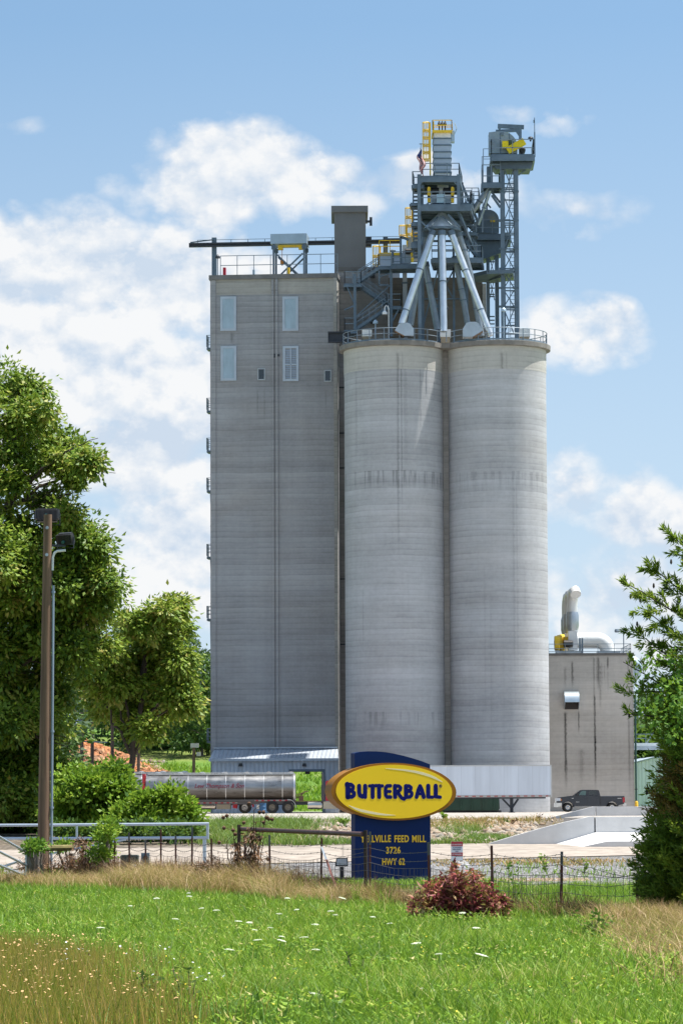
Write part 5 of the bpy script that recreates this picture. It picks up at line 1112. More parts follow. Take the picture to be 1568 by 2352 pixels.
b = MB(); b.add([(1.60, .2, 1.46), (1.60, 1.8, 1.46), (2.2, 1.75, 1.905), (2.2, .25, 1.905), (1.56, .2, 1.46), (1.56, 1.8, 1.46), (2.16, 1.75, 1.915), (2.16, .25, 1.915)], [(4,5,6,7),(0,1,5,4),(1,2,6,5),(2,3,7,6),(3,0,4,7)]); b.done('windshield', GLASS, pk, smooth=False)
for x in (1.05, 4.92):
    for yy in (.14, 1.86): 
        b = MB(); wheel(pk, x, yy, .405, .405, .28, CHROME)
b = MB()
for x in (1.05, 4.92): b.prism(arc(x, .42, .49, .05, math.pi-.05, 12)+arc(x, .42, .55, math.pi-.05, .05, 12), -.03, -.002)
b.done('wheel_trim', DARK, pk, smooth=False)
b = MB(); b.box(-.06, .30, -.02, 2.02, .44, .60); b.box(-.05, .06, .0, 2., .602, .80); b.box(-.02, .5, -.03, -.003, .56, .80); b.done('front_bumper', CHROME, pk, smooth=False)
b = MB(); b.box(.02, .075, .35, 1.65, .82, 1.2); b.done('grille', CHROME, pk, smooth=False)
for yy, y2 in ((-.015, .3), (1.7, 2.015)): b = MB(); b.box(.04, .40, yy, y2, .98, 1.22); b.done('headlight', paint('lamp_clear', (.6, .63, .68), .1, .3), pk, smooth=False); b = MB(); b.box(.401, .5, yy if yy < 0 else 1.75, .25 if yy < 0 else y2, .99, 1.16); b.done('turn_signal', paint('amber_lens', (.5, .16, .03), .3), pk, smooth=False)
for yy, y2 in ((-.02, .2), (1.8, 2.02)): b = MB(); b.box(5.86, 6.05, yy, y2, .82, 1.26); b.done('tail_light', paint('lens_red', (.42, .02, .03), .2), pk, smooth=False)
b = MB(); b.box(5.9, 6.18, .02, 1.98, .52, .74); b.done('rear_bumper', CHROME, pk, smooth=False)
for yy, y2 in ((-.24, -.02), (2.02, 2.24)): b = MB(); b.box(1.82, 2.0, yy, y2, 1.42, 1.68); b.bar((1.95, (yy+y2)/2, 1.45), (2.05, .1 if yy < 0 else 1.9, 1.45), .06); b.done('mirror', BLACK, pk, smooth=False)
b = MB()
for x in (1.66, 2.74, 3.85): b.box(x-.012, x+.012, -.006, -.001, .58, 1.40)
b.box(3.90, 3.96, -.006, -.001, .6, 1.36); b.done('door_seam', BLACK, pk, smooth=False)
for x in (2.45, 3.45): b = MB(); b.box(x, x+.22, -.03, -.002, 1.24, 1.29); b.done('door_handle', DARK, pk, smooth=False)
b = MB(); b.box(1.75, 2.05, -.012, -.002, .86, .89); b.box(5.4, 5.75, -.012, -.002, 1.16, 1.2); b.box(1.38, 1.56, -.012, -.002, 1.18, 1.22); b.done('badge', CHROME, pk, smooth=False)
b = MB(); b.box(3.97, 6.0, .0, .09, 1.366, 1.40); b.box(3.97, 6.0, 1.91, 2., 1.366, 1.40); b.done('bed_rail', paint('bed_cap', (.25, .26, .28), .3, .4), pk, smooth=False)

# ================================================================== concrete ramp walls
WALLC = concrete('ramp_concrete', (.60, .595, .59), band=.04, warm=.10, seed=70., lift=.6, course=.01)
Dw = 118.8
def wz(y, D): return P(1300, y, D).z
x0 = P(1123, 1938, Dw).x; x1 = P(1352, 1874, Dw).x; zb0 = gz(x0+3, Dw)-.25; zt0 = P(1352, 1876, Dw).z; zl = P(1123, 1937, Dw).z
o = thing('ramp_wall', 'near sloping white concrete wall rising from the road edge', 'wall', (x0, Dw, zb0))
def sub(v): return v[0]-x0, v[1]-zb0
pts = [(0, 0), (0, zl-zb0)]+[((x1-x0)*k, zl-zb0+(zt0-zl)*(1-(1-k)**1.15)) for k in (.25, .5, .75, 1.)]+[(x1-x0+.18, zt0-zb0), (x1-x0+.18, 0)]
b = MB(); b.prism(pts, 0, .35); b.done('wall', WALLC, o, smooth=False)
b = MB(); b.box(x1-x0+.23, 30, 0, .35, 0, zt0-zb0-.01); b.done('wall', WALLC, o, smooth=False)
b = MB(); b.box(x1-x0+.185, x1-x0+.228, .06, .3, 0, zt0-zb0-.06); b.done('joint', DARK, o, smooth=False)
# flared apron at the wall foot
ap = thing('ramp_apron', 'sloping concrete apron flaring out at the foot of the near ramp wall', 'apron', (x0, Dw, zb0))
xa_, xm_, xj_ = P(1262, 1938, Dw).x-x0, P(1330, 1920, Dw).x-x0, P(1365, 1918, Dw).x-x0
zf = gz(x0+8, Dw-2)-zb0+.02; zh = P(1365, 1912, Dw).z-zb0
b = MB(); b.add([(xa_, -.02, zf+.03), (xj_, -.005, zh), (30, -.005, zh), (30, -2.0, zf+.2), (xj_+.3, -2.0, zf+.2), (xm_, -1.9, zf+.02), (xa_, -.02, zf-.4), (30, -.005, zf-.4), (30, -2.0, zf-.4), (xj_+.3, -2.0, zf-.4), (xm_, -1.9, zf-.4)], [(0,4,1),(0,5,4),(1,4,3,2),(5,10,9,4),(4,9,8,3),(0,6,10,5),(0,1,2,7,6),(2,3,8,7),(6,7,8,9,10)]); b.done('apron', WALLC, ap, smooth=False)
Df_ = 165.; fx0 = P(1264, 1877, Df_).x; fx1 = P(1362, 1852, Df_).x; fz = P(1362, 1852.5, Df_).z; fb = P(1264, 1879, Df_).z
o = thing('ramp_wall', 'far sloping grey concrete wall in front of the pickup', 'wall', (fx0, Df_, fb-.3))
b = MB(); b.prism([(0, 0), (0, .33), ((fx1-fx0), fz-fb+.3), (fx1-fx0+.1, fz-fb+.3), (fx1-fx0+.1, 0)], 0, .35); b.done('wall', WALLC, o, smooth=False)
b = MB(); b.box(fx1-fx0+.14, 40, 0, .35, 0, fz-fb+.3-.008); b.done('wall', WALLC, o, smooth=False)
# deck between the walls
dk = MB(); zn = P(1352, 1875.5, Dw+.36).z; zn2 = P(1400, 1872.5, Df_-.05).z-.02; xl_ = x1-.9
zn = zt0-.03
dk.add([(xl_, Dw+.352, zn), (60, Dw+.352, zn), (60, Df_-.01, zn2), (fx0+1.5, Df_-.01, zn2), (xl_, Dw+.352, zn-1.2), (60, Dw+.352, zn-1.2), (60, Df_-.01, zn2-1.), (fx0+1.5, Df_-.01, zn2-1.)], [(0,1,2,3),(4,7,6,5),(0,4,5,1),(1,5,6,2),(2,6,7,3),(3,7,4,0)])
o = dk.done('ramp_deck', PADM, origin=(0,0,0), smooth=False); structure(o, 'flat white concrete deck between the two ramp walls', 'deck')

# ================================================================== the sign
sg0 = P(897, 2031, 98.7); sg0.z = gz(sg0.x, 98.7)-.02; SRZ = R(19.); PS = Plane(sg0, SRZ)
def ps(x, y, off=0.): return PS.hit(x, y, off)
sign = thing('entrance_sign', 'tall dark blue sign slab with a big yellow oval at the mill entrance', 'sign', sg0, SRZ)
xl_, _ = ps(815, 1900); xr_, _ = ps(988, 1900)
top = [(815, 1730), (826, 1727), (845, 1725.5), (865, 1725.8), (885, 1727.5), (905, 1731), (925, 1735.5), (945, 1741), (966, 1747.5), (988, 1755.5)]
poly = [(xl_, 0)]+[ps(x, y) for x, y in top]+[(xr_, 0)]; poly[1] = (xl_, poly[1][1]); poly[-2] = (xr_, poly[-2][1])
b = MB(); b.prism(poly, 0, .36); b.done('panel', BLUE, sign, smooth=False)
cxo, czo = ps(901.8, 1818.2, .16); a_ = (ps(1047.3, 1818, .16)[0]-ps(760.5, 1818, .16)[0])/2; b_ = (ps(900, 1752.3, .16)[1]-ps(900, 1884.6, .16)[1])/2; cxo = (ps(1047.3, 1818, .16)[0]+ps(760.5, 1818, .16)[0])/2
tl = -R(1.2)
def ell(k, n=72, kz=None): 
    kz = kz or k; out = []
    for i in range(n):
        t_ = 2*math.pi*i/n; x, z = a_*k*math.cos(t_), b_*kz*math.sin(t_); out.append((cxo+x*math.cos(tl)-z*math.sin(tl), czo+x*math.sin(tl)+z*math.cos(tl)))
    return out
b = MB(); b.prism(ell(1.), -.16, .44); b.done('oval_rim', AMBER, sign, ang=40)
b = MB(); b.prism(ell(.928, kz=.932), -.18, -.1602); ov = b.done('oval_face', SYEL, sign, ang=40)
def zs3(x, y): return ps(*Z3(x, y), .19)
sc3 = (zs3(1000, 500)[0]-zs3(900, 500)[0])/100
def strokes(list_, name='letter'):
    b = MB()
    for pts, wd in list_: b.stroke([zs3(x, y) for x, y in pts], wd*sc3*1.06, -.1835, -.1802)
    b.done(name, NAVY, ov, smooth=False)
bowl = lambda x: [([(x, 447), (x+30, 447), (x+47, 462), (x+45, 482), (x+28, 497), (x, 499)], 32), ([(x, 499), (x+38, 501), (x+58, 520), (x+57, 542), (x+38, 559), (x, 560)], 33)]
strokes([([(345, 437), (352, 460), (352, 560)], 46)]+[([(345, 437), (383, 438), (403, 456), (401, 480), (384, 494), (355, 497)], 34), ([(355, 497), (390, 500), (413, 520), (412, 542), (393, 558), (352, 560)], 35)])
strokes([([(462, 452), (463, 520), (472, 546), (494, 556), (514, 545), (521, 520), (521, 452)], 39), ([(521, 520), (521, 560)], 36)])
strokes([([(563, 452), (625, 451)], 30), ([(594, 452), (594, 560)], 38)])
strokes([([(625, 449), (690, 452)], 30), ([(657, 452), (658, 560)], 38)])
strokes([([(768, 451), (735, 452), (722, 468), (720, 505), (722, 543), (735, 561), (770, 561)], 33), ([(722, 506), (766, 506)], 28)])
strokes([([(812, 452), (814, 560)], 38), ([(812, 452), (850, 453), (868, 470), (864, 490), (840, 508), (814, 509)], 32), ([(838, 509), (858, 545), (878, 570), (902, 580)], 33)])
strokes([([(920, 455), (922, 560)], 40)]+[([(920, 452), (952, 453), (970, 468), (967, 485), (950, 499), (922, 501)], 32), ([(922, 501), (962, 504), (978, 522), (976, 543), (958, 560), (922, 561)], 32)])
strokes([([(1024, 560), (1042, 490), (1058, 455)], 36), ([(1058, 455), (1074, 490), (1094, 560)], 38), ([(1034, 530), (1084, 530)], 24)])
strokes([([(1138, 452), (1138, 556)], 40), ([(1138, 561), (1181, 562)], 30)])
strokes([([(1211, 452), (1212, 553)], 40), ([(1212, 558), (1255, 562)], 31)])
b = MB(); rc = zs3(1258, 453); n_ = 20; b.stroke([(rc[0]+13*sc3*math.cos(2*math.pi*i/n_), rc[1]+13*sc3*math.sin(2*math.pi*i/n_)) for i in range(n_+1)], 3*sc3, -.19, -.1802)
vs, fs = text_mesh('R', 15*sc3, None, .02); b.add([(x+rc[0], -.185+y*.2, z+rc[1]) for x, y, z in vs], fs); b.done('registered_mark', NAVY, ov, smooth=False)
# pale painted swooshes on the yellow face
def swoosh(pts, name='swoosh'):
    up = [zs3(x, y0) for x, y0, y1 in pts]; dn = [zs3(x, y1) for x, y0, y1 in reversed(pts)]; b = MB(); b.prism(up+dn, -.184, -.1803); b.done(name, paint('swoosh_pale', (.78, .70, .42), .35, 0, .05), ov, smooth=False)
swoosh([(720, 278, 282), (800, 282, 292), (900, 288, 304), (1000, 300, 322), (1080, 316, 343), (1150, 338, 364), (1210, 365, 388), (1260, 398, 410), (1278, 412, 416), (1235, 372, 373), (1180, 342, 343), (1100, 314, 316), (1000, 292, 296)][:9])
swoosh([(360, 640, 644), (420, 662, 682), (480, 680, 706), (560, 698, 722), (640, 714, 735), (720, 726, 742), (790, 734, 741), (820, 738, 740)])
TXT = paint('text_yellow', (.78, .50, .02), .45, 0, .05)
def signtext(body, xa, ya, xb, yb):
    x0, z1 = zs3(xa, ya); x1, z0 = zs3(xb, yb); vs, fs = text_mesh(body, z1-z0, x1-x0, .022, 0, 1.08)
    cx, cz = (x0+x1)/2, (z0+z1)/2; b = MB(); b.add([(x+cx, -.012+y*.5, z+cz) for x, y, z in vs], fs); b.done('lettering', TXT, sign, smooth=False)
PS_off = 0
def zs3b(x, y): return ps(*Z3(x, y), .0)
zs3_, zs3 = zs3, zs3b
signtext('YELLVILLE', 472, 936, 770, 1003); signtext('FEED', 805, 936, 945, 1003); signtext('MILL', 978, 936, 1113, 1003); signtext('3726', 723, 1048, 864, 1116); signtext('HWY 62', 685, 1160, 906, 1227)
# ground floodlight of the sign
p = G(784, 99.); o = thing('ground_floodlight', 'black floodlight on a short post aimed at the blue sign', 'floodlight', p)
def pz(y): return P(784, y, 99.).z-p.z
b = MB(); b.box(-.06, .06, -.06, .06, 0, pz(1991)); b.box(-.09, .09, -.09, .09, 0, .1); b.done('post', BLACK, o, smooth=False)
b = MB(); hw = .195; b.prism([(-hw, pz(1990)), (hw, pz(1990)), (hw*.93, pz(1970.5)), (-hw*.85, pz(1970.5))], -.06, .16); b.done('housing', BLACK, o, smooth=False)
b = MB(); b.prism([(-hw*.8, pz(1987)), (hw*.84, pz(1987)), (hw*.8, pz(1972.5)), (-hw*.72, pz(1972.5))], -.075, -.0605); b.done('lens', paint('lamp_glass', (.55, .58, .62), .15), o, smooth=False)
# edging timber left of the sign
a = G(740, 99.5); c = G(806, 99.2); b = MB(); b.box(0, (c-a).length, -.08, .08, -.05, .16); o = thing('edging_timber', 'dark timber edging on the ground left of the blue sign', 'timber', a); b.done('timber', paint('dark_timber', (.07, .045, .03), .85, 0, .3, 3), o, smooth=False)
# notice sign
p = P(1049, 1974, 108.); p.z = gz(p.x, 108.); o = thing('notice_board', 'small red and white notice board standing on grey rubble by the road', 'notice board', p, R(8))
h = P(1049, 1933, 108.).z-p.z; W_ = .39
b = MB(); b.box(-W_/2, W_/2, 0, .03, h-.62, h); b.done('board', WHITE, o, smooth=False)
for z0, z1 in ((h-.155, h-.002), (h-.47, h-.36)): b = MB(); b.box(-W_/2, W_/2, -.004, -.0005, z0, z1); b.done('red_band', paint('notice_red', (.40, .03, .04), .5), o, smooth=False)
b = MB()
for body, zc, hh, ww, mt in (('DO NOT ENTER', h-.10, .045, .33, 0), ('AUTHORIZED', h-.20, .035, .30, 1), ('PERSONNEL', h-.26, .035, .28, 1), ('ONLY', h-.32, .035, .12, 1), ('NO TRESPASSING', h-.415, .04, .33, 0)):
    vs, fs = text_mesh(body, hh, ww, .02); b.cur = mt; b.add([(x, -.006+y*.1, z+zc) for x, y, z in vs], fs)
b.done('lettering', [WHITE, NAVY], o, smooth=False)
b = MB(); b.box(-.15, -.11, .031, .07, 0, h-.1); b.box(.11, .15, .031, .07, 0, h-.1); b.done('leg', DARK, o, smooth=False)

# ================================================================== pole, gate, fence
WOOD = None
m_, t_, bb_ = newmat('pole_wood'); o_ = t_.obj(); n_ = t_.noise(t_.vm('MULTIPLY', o_, (14, 14, .35)), 1, 6, .65); n2_ = t_.noise(t_.vm('MULTIPLY', o_, (2, 2, .25)), 1, 4)
t_.put(bb_.inputs['Base Color'], t_.mix(1., t_.ramp(n_, [(.3, (.105, .06, .038)), (.52, (.19, .115, .072)), (.75, (.26, .165, .105))]), t_.ramp(n2_, [(.3, .75), (.7, 1.15)]), 'MULTIPLY')); bb_.inputs['Roughness'].default_value = .85; t_.put(bb_.inputs['Normal'], t_.bump(n_, .35, .02)); WOOD = m_
DP = 97.
pb0 = P(99.5, 2010, DP); pt0 = P(110.5, 1182, DP); zb = gz(pb0.x, DP)
pole = thing('light_pole', 'tall leaning brown wooden pole with two black floodlights and a grey conduit', 'light pole', (pb0.x, DP, zb))
h = pt0.z-zb; dx_ = pt0.x-pb0.x
b = MB(); b.tube([(dx_*k, 0, h*k-(0 if k else .3)) for k in (0, .25, .5, .75, 1.)], [.185, .172, .155, .138, .122], 22); b.done('pole', WOOD, pole)
b = MB(); zc0 = P(120, 1345, DP).z-zb; pc = lambda k: (dx_*k/h+ (.185-.063*k/h)+.06, -.04, k); b.tube([pc(0), pc(h*.3), pc(zc0)], .038, 10); 
for y in (1360, 1680, 1855): z = P(110, y, DP).z-zb; c = pc(z); b.tube([(c[0], c[1], z-.03), (c[0], c[1], z+.03)], .06, 10)
b.done('conduit', paint('conduit_grey', (.27, .33, .40), .5, .3, .08), pole)
z1 = P(120, 1272, DP).z-zb; c = pc(z1); b = MB(); b.tube([(c[0]-.03, c[1], z1-.5), (c[0]-.02, c[1], z1-.1), (c[0]+.03, c[1], z1+.03), (c[0]+.12, c[1], z1+.08), (c[0]+.36, c[1], z1+.1)], .035, 8); b.done('conduit_elbow', WHITE, pole)
b = MB(); b.tube([(c[0]-.03, c[1], z1-.5), (c[0]-.05, c[1], z1-.9), (c[0]-.02, c[1], zc0)], .012, 5); b.done('cable', BLACK, pole)
def flood(cx, cz, w_, h_, tilt, yaw, y0, seed_):
    b = MB(); b.box(-w_/2, w_/2, -.02, .1, -h_/2, h_/2)
    n = 16
    for i in range(n): x = -w_/2+w_*(i+.5)/n; b.box(x-.008, x+.008, -.10, -.0205, -h_/2+.02, h_/2-.02)
    b.box(-w_/2-.06, -w_/2-.002, -.08, .06, -h_*.35, h_*.4); b.box(w_/2+.002, w_/2+.06, -.08, .06, -h_*.35, h_*.4)
    M = Matrix.Translation((cx, y0, cz)) @ Matrix.Rotation(yaw, 4, 'Z') @ Matrix.Rotation(tilt, 4, 'X'); b.xf(M); o = b.done('floodlight', BLACK, pole, smooth=False)
    b = MB(); b.tube([(w_/2+.08, 0, .05), (w_/2+.08, 0, -h_*.75), (-w_/2-.08, 0, -h_*.75), (-w_/2-.08, 0, .05)], .018, 6); b.xf(Matrix.Translation((cx, y0, cz)) @ Matrix.Rotation(yaw, 4, 'Z')); b.done('bracket', DARK, o)
    b = MB(); b.lathe([(.05, -.16), (.05, -.1), (.02, -.1)], (-.02, 0, -h_*.15), 8, 'y'); b.xf(M); b.done('sensor_cap', paint('teal_cap', (.02, .10, .10), .4), o)
cx = P(107, 1182, DP).x-pb0.x; flood(cx, P(107, 1181, DP).z-zb, .60, .40, -.25, .0, .28, 1)
cx = P(151, 1236, DP).x-pb0.x; flood(cx, P(151, 1238, DP).z-zb, .44, .36, .35, -.55, .05, 2)
b = MB(); z2 = P(151, 1238, DP).z-zb; b.bar((dx_*.94, 0, z2-.18), (cx, .05, z2-.2), .06); b.bar((dx_, .1, h-.12), (dx_, .28, h-.3), .05); b.done('bracket_arm', DARK, pole, smooth=False)
b = MB()
for y in (1213, 1275): z = P(110, y, DP).z-zb; b.lathe([(.05, -.03), (.05, 0), (.02, .02)], (dx_*z/h, -.15, z), 8, 'y')
b.done('bolt', GALV, pole)
# far gate rails (barrier along the road)
GALVP = paint('gate_galv', (.50, .56, .63), .35, .7, .1)
DG = 104.
g0 = P(470, 1990, DG); g0.z = gz(g0.x, DG)
gate = thing('pipe_barrier', 'long galvanized pipe barrier with two rails and an end post along the road', 'gate', g0)
zt_ = P(470, 1893, DG).z-g0.z; zm_ = P(470, 1924, DG).z-g0.z; xl_ = P(-160, 1900, DG).x-g0.x
tops = [P(x, y, DG) for x, y in ((-160, 1896), (100, 1895), (300, 1893.5), (480, 1892))]
b = MB(); b.tube([(p.x-g0.x, 0, p.z-g0.z) for p in tops], .045, 12); b.done('top_rail', GALVP, gate)
tops = [P(x, y, DG) for x, y in ((-160, 1926), (100, 1926), (300, 1925), (478, 1924))]
b = MB(); b.tube([(p.x-g0.x, 0, p.z-g0.z) for p in tops], .045, 12); b.done('lower_rail', GALVP, gate)
xe = P(477, 1900, DG).x-g0.x; b = MB(); b.tube([(xe, 0, zt_+.03), (xe, 0, zm_-.05)], .045, 12); b.done('end_rail', GALVP, gate)
b = MB(); b.tube([(0, .04, -.2), (0, .04, zm_)], .06, 12); b.done('post', GALVP, gate)
for px in (177, 230):
    x = P(px, 1900, DG).x-g0.x; b = MB(); b.tube([(x, 0, zm_), (x, 0, zt_)], .035, 8); b.done('spacer', GALVP, gate)
a = P(110, 1962, DG); c = P(290, 1928, DG); b = MB(); b.tube([(a.x-g0.x, 0, a.z-g0.z), (c.x-g0.x, 0, c.z-g0.z)], .035, 8); b.done('brace', GALVP, gate)
x = P(-120, 1900, DG).x-g0.x; b = MB(); b.tube([(x, .04, -.3), (x, .04, zt_)], .06, 12); b.done('post', GALVP, gate)
# nearer slanted gate hung on a weathered post
DG2 = 93.
w0 = G(71, DG2); fg = thing('field_gate', 'galvanized field gate swung open toward the meadow beside a weathered post', 'gate', w0)
def gp_(x, y, D): p = P(x, y, D); return (p.x-w0.x, p.y-w0.y, p.z-w0.z)
for (xa_, ya_, xb_, yb_) in ((62, 1958, -60, 1888), (62, 1988, -60, 1926), (62, 2013, -60, 1962), (46, 1977, 5, 1992)):
    b = MB(); b.tube([gp_(xa_, ya_, DG2), gp_(xb_, yb_, DG2-12)] if xa_ > 50 else [gp_(xa_, ya_, DG2-1.2), gp_(xb_, yb_, DG2-5)], .035, 10); b.done('rail', GALVP, fg)
b = MB(); b.tube([gp_(-58, 1884, DG2-12), gp_(-58, 1970, DG2-12)], .035, 8); b.done('end_rail', GALVP, fg); b = MB(); b.tube([gp_(61, 1955, DG2), gp_(61, 2016, DG2)], .035, 8); b.done('end_rail', GALVP, fg)
OLDW = paint('weathered_wood', (.17, .155, .135), .95, 0, .3, 3., bump=.5, aniso=(2, 2, .25))
MOSS = paint('mossy_wood', (.15, .13, .05), .95, 0, .35, 3., bump=.4, aniso=(.5, 2, 2))
hb = thing('timber_brace', 'weathered grey posts joined by a mossy cross pole beside the light pole', 'fence brace', w0)
b = MB(); b.tube([(0, 0, -.2), (0, 0, P(71, 1958, DG2).z-w0.z)], [.105, .09], 12); b.done('post', OLDW, hb)
p = G(86, DG2+1); b = MB(); b.tube([(p.x-w0.x, 1, -.2), (p.x-w0.x, 1, P(86, 1955, DG2+1).z-w0.z)], [.10, .09], 12); b.done('post', OLDW, hb)
p = G(166, DG2+2); b = MB(); b.tube([(p.x-w0.x, 2, -.2), (p.x-w0.x, 2, P(166, 1960, DG2+2).z-w0.z)], [.09, .08], 12); b.done('post', OLDW, hb)
b = MB(); b.tube([gp_(86, 1951, DG2-.2), gp_(108, 1949, DG2-.2)], [.07, .08], 10); b.tube([gp_(108, 1948, DG2-.2), gp_(164, 1947, DG2+.5)], [.09, .09], 10); b.done('cross_pole', MOSS, hb)

# wire fence with steel posts
PL = [(1462, 2011, 57.5), (1284, 1956, 59.), (1130, 1942, 64.), (985, 1934, 68.), (848, 1910, 73.), (736, 1925, 77.), (620, 1918, 82.), (565, 1921, 84.), (486, 1926, 88.), (441, 1899, 89.), (404, 1919, 91.), (370, 1905, 92.), (336, 1929, 92.5), (299.5, 1912, 93.), (262, 1928, 94.), (230, 1935, 95.), (190, 1938, 95.5)]
PL = [(1640, 2000, 56.)]+PL
f0 = G(985, 68.); fence = thing('wire_fence', 'rusty steel post fence with woven and barbed wire along the meadow edge', 'fence', f0)
TOPP = paint('post_tip', (.12, .12, .12), .7, .2, .2)
feet = []
for i, (x, y, D) in enumerate(PL):
    g = G(x, D); tp_ = P(x, y, D); h = tp_.z-g.z; feet.append((g, h)); r_ = random.Random(i)
    tx_, ty_ = r_.uniform(-.03, .03), r_.uniform(-.04, .04); w_ = .05
    a = g+Vector((0, 0, -.2)); c = g+Vector((tx_*h, ty_*h, h)); m1 = a.lerp(c, .84)
    b = MB(); b.bar(a, m1, w_, .012); b.bar(a+Vector((0, .02, 0)), m1+Vector((0, .02, 0)), .012, .05); b.done('post', RUST, fence, world=True, smooth=False)
    b = MB(); b.bar(m1, c, w_, .012); b.bar(m1+Vector((0, .02, 0)), c+Vector((0, .02, 0)), .012, .05); b.done('post_tip', TOPP if i % 3 else RUST, fence, world=True, smooth=False)
WIRE = paint('fence_wire', (.13, .12, .12), .6, .5, .2)
b = MB(); rw = .0045
for (g0_, h0), (g1_, h1) in zip(feet, feet[1:]):
    n = max(1, int((g1_-g0_).length/.19))
    for z in (.06, .18, .30, .44, .60, .78, .95):
        prev = None
        for k in range(0, 6):
            q_ = k/5; c = g0_.lerp(g1_, q_); c.z += z-.05*math.sin(math.pi*q_)*(.5+z)+random.uniform(-.015, .015)
            if prev is not None: b.bar(prev, c, rw*2)
            prev = c
    for k in range(n+1):
        q_ = k/n; c = g0_.lerp(g1_, q_); s_ = -.05*math.sin(math.pi*q_); b.bar(c+Vector((0, 0, .04)), c+Vector((random.uniform(-.03, .03), 0, .95+s_*1.4)), rw*1.5)
b.done('woven_wire', WIRE, fence, world=True, smooth=False)
b = MB()
for z in (1.1, 1.28):
    for (g0_, h0), (g1_, h1) in zip(feet, feet[1:]):
        prev = None; zz0, zz1 = min(z, h0-.05), min(z, h1-.05)
        for k in range(9):
            q_ = k/8; c = g0_.lerp(g1_, q_); c.z += zz0+(zz1-zz0)*q_-.07*math.sin(math.pi*q_)
            if prev is not None:
                b.bar(prev, c, .009)
                mm = prev.lerp(c, .5); b.bar(mm+Vector((0, 0, -.02)), mm+Vector((0.01, 0, .02)), .006); b.bar(mm+Vector((-.015, 0, -.015)), mm+Vector((.015, 0, .015)), .006)
            prev = c
b.done('barbed_wire', WIRE, fence, world=True, smooth=False)
# pipe brace: two heavy posts with a rail
a0 = G(549, 84.); c0 = G(838.8, 73.5); o = thing('pipe_brace', 'rusty pipe brace with a long top rail between two heavy posts', 'fence brace', a0)
ta = P(549, 1898, 84.); tc_ = P(838, 1911, 73.5)
RP = paint('rusty_pipe', (.10, .05, .045), .6, .35, .35, 4., bump=.2)
for g, tp_ in ((a0, ta), (c0, tc_)): b = MB(); b.tube([g+Vector((0, 0, -.2)), (g.x, g.y, tp_.z+.04)], .047, 14); b.done('post', paint('rusty_post', (.045, .03, .028), .7, .3, .4, 4.), o, world=True)
b = MB(); b.tube([ta+Vector((.07, 0, -.07)), tc_+Vector((-.06, 0, -.05))], .055, 14); b.done('rail', RP, o, world=True)
b = MB(); b.bar(a0+Vector((0, -.1, .4)), (c0.x, c0.y-.1, c0.z+1.2), .008); b.bar((a0.x, a0.y-.1, a0.z+1.2), c0+Vector((0, -.1, .35)), .008); b.done('tension_wire', WIRE, o, world=True, smooth=False)
a = G(790, 74.); tp_ = P(738, 1945, 77.); o = thing('loose_post', 'loose steel post leaning against the fence left of the blue sign', 'post', a)
b = MB(); b.bar(a+Vector((0, 0, -.1)), a.lerp(tp_, .78), .05, .014); b.done('post', RUST, o, world=True, smooth=False); b = MB(); b.bar(a.lerp(tp_, .78), tp_, .05, .014); b.done('post_tip', GALV, o, world=True, smooth=False)
# electrical boxes
p = G(297, 101.); o = thing('transformer_box', 'dark green ground transformer box behind the fence', 'transformer', p)
w_ = .27; h = P(297, 1964, 101.).z-p.z; TG = paint('transformer_green', (.035, .05, .038), .5, 0, .12)
b = MB(); b.prism([(-w_*.95, 0), (w_*.95, 0), (w_*1.0, h*.97), (w_*.9, h), (-w_*.9, h), (-w_, h*.97)], 0, .6); b.done('cabinet', TG, o, smooth=False); b = MB(); b.box(-w_*.9, w_*.9, -.015, -.002, h*.08, h*.88); d_ = b.done('door', TG, o, smooth=False); b = MB(); b.box(w_*.45, w_*.8, -.03, -.016, h*.5, h*.62); b.done('label_plate', WHITE, d_, smooth=False); b = MB(); b.box(-.4, .4, -.1, .75, -.05, .06); b.done('plinth', PADM, o, smooth=False)
p = G(335, 102.); o = thing('meter_box', 'blue grey meter box on a post beside the transformer box', 'meter box', p); h = P(336, 1959, 102.).z-p.z
b = MB(); b.box(-.05, .05, -.05, .05, -.1, h-.05); b.done('post', GALV, o, smooth=False); b = MB(); b.box(-.13, .13, -.16, -.052, h-.42, h); b.done('box', paint('meter_grey', (.16, .22, .26), .5, .3), o, smooth=False); b = MB(); b.lathe([(.07, -.2), (.08, -.161)], (0, 0, h-.15), 12, 'y'); b.done('dial', GLASS, o)
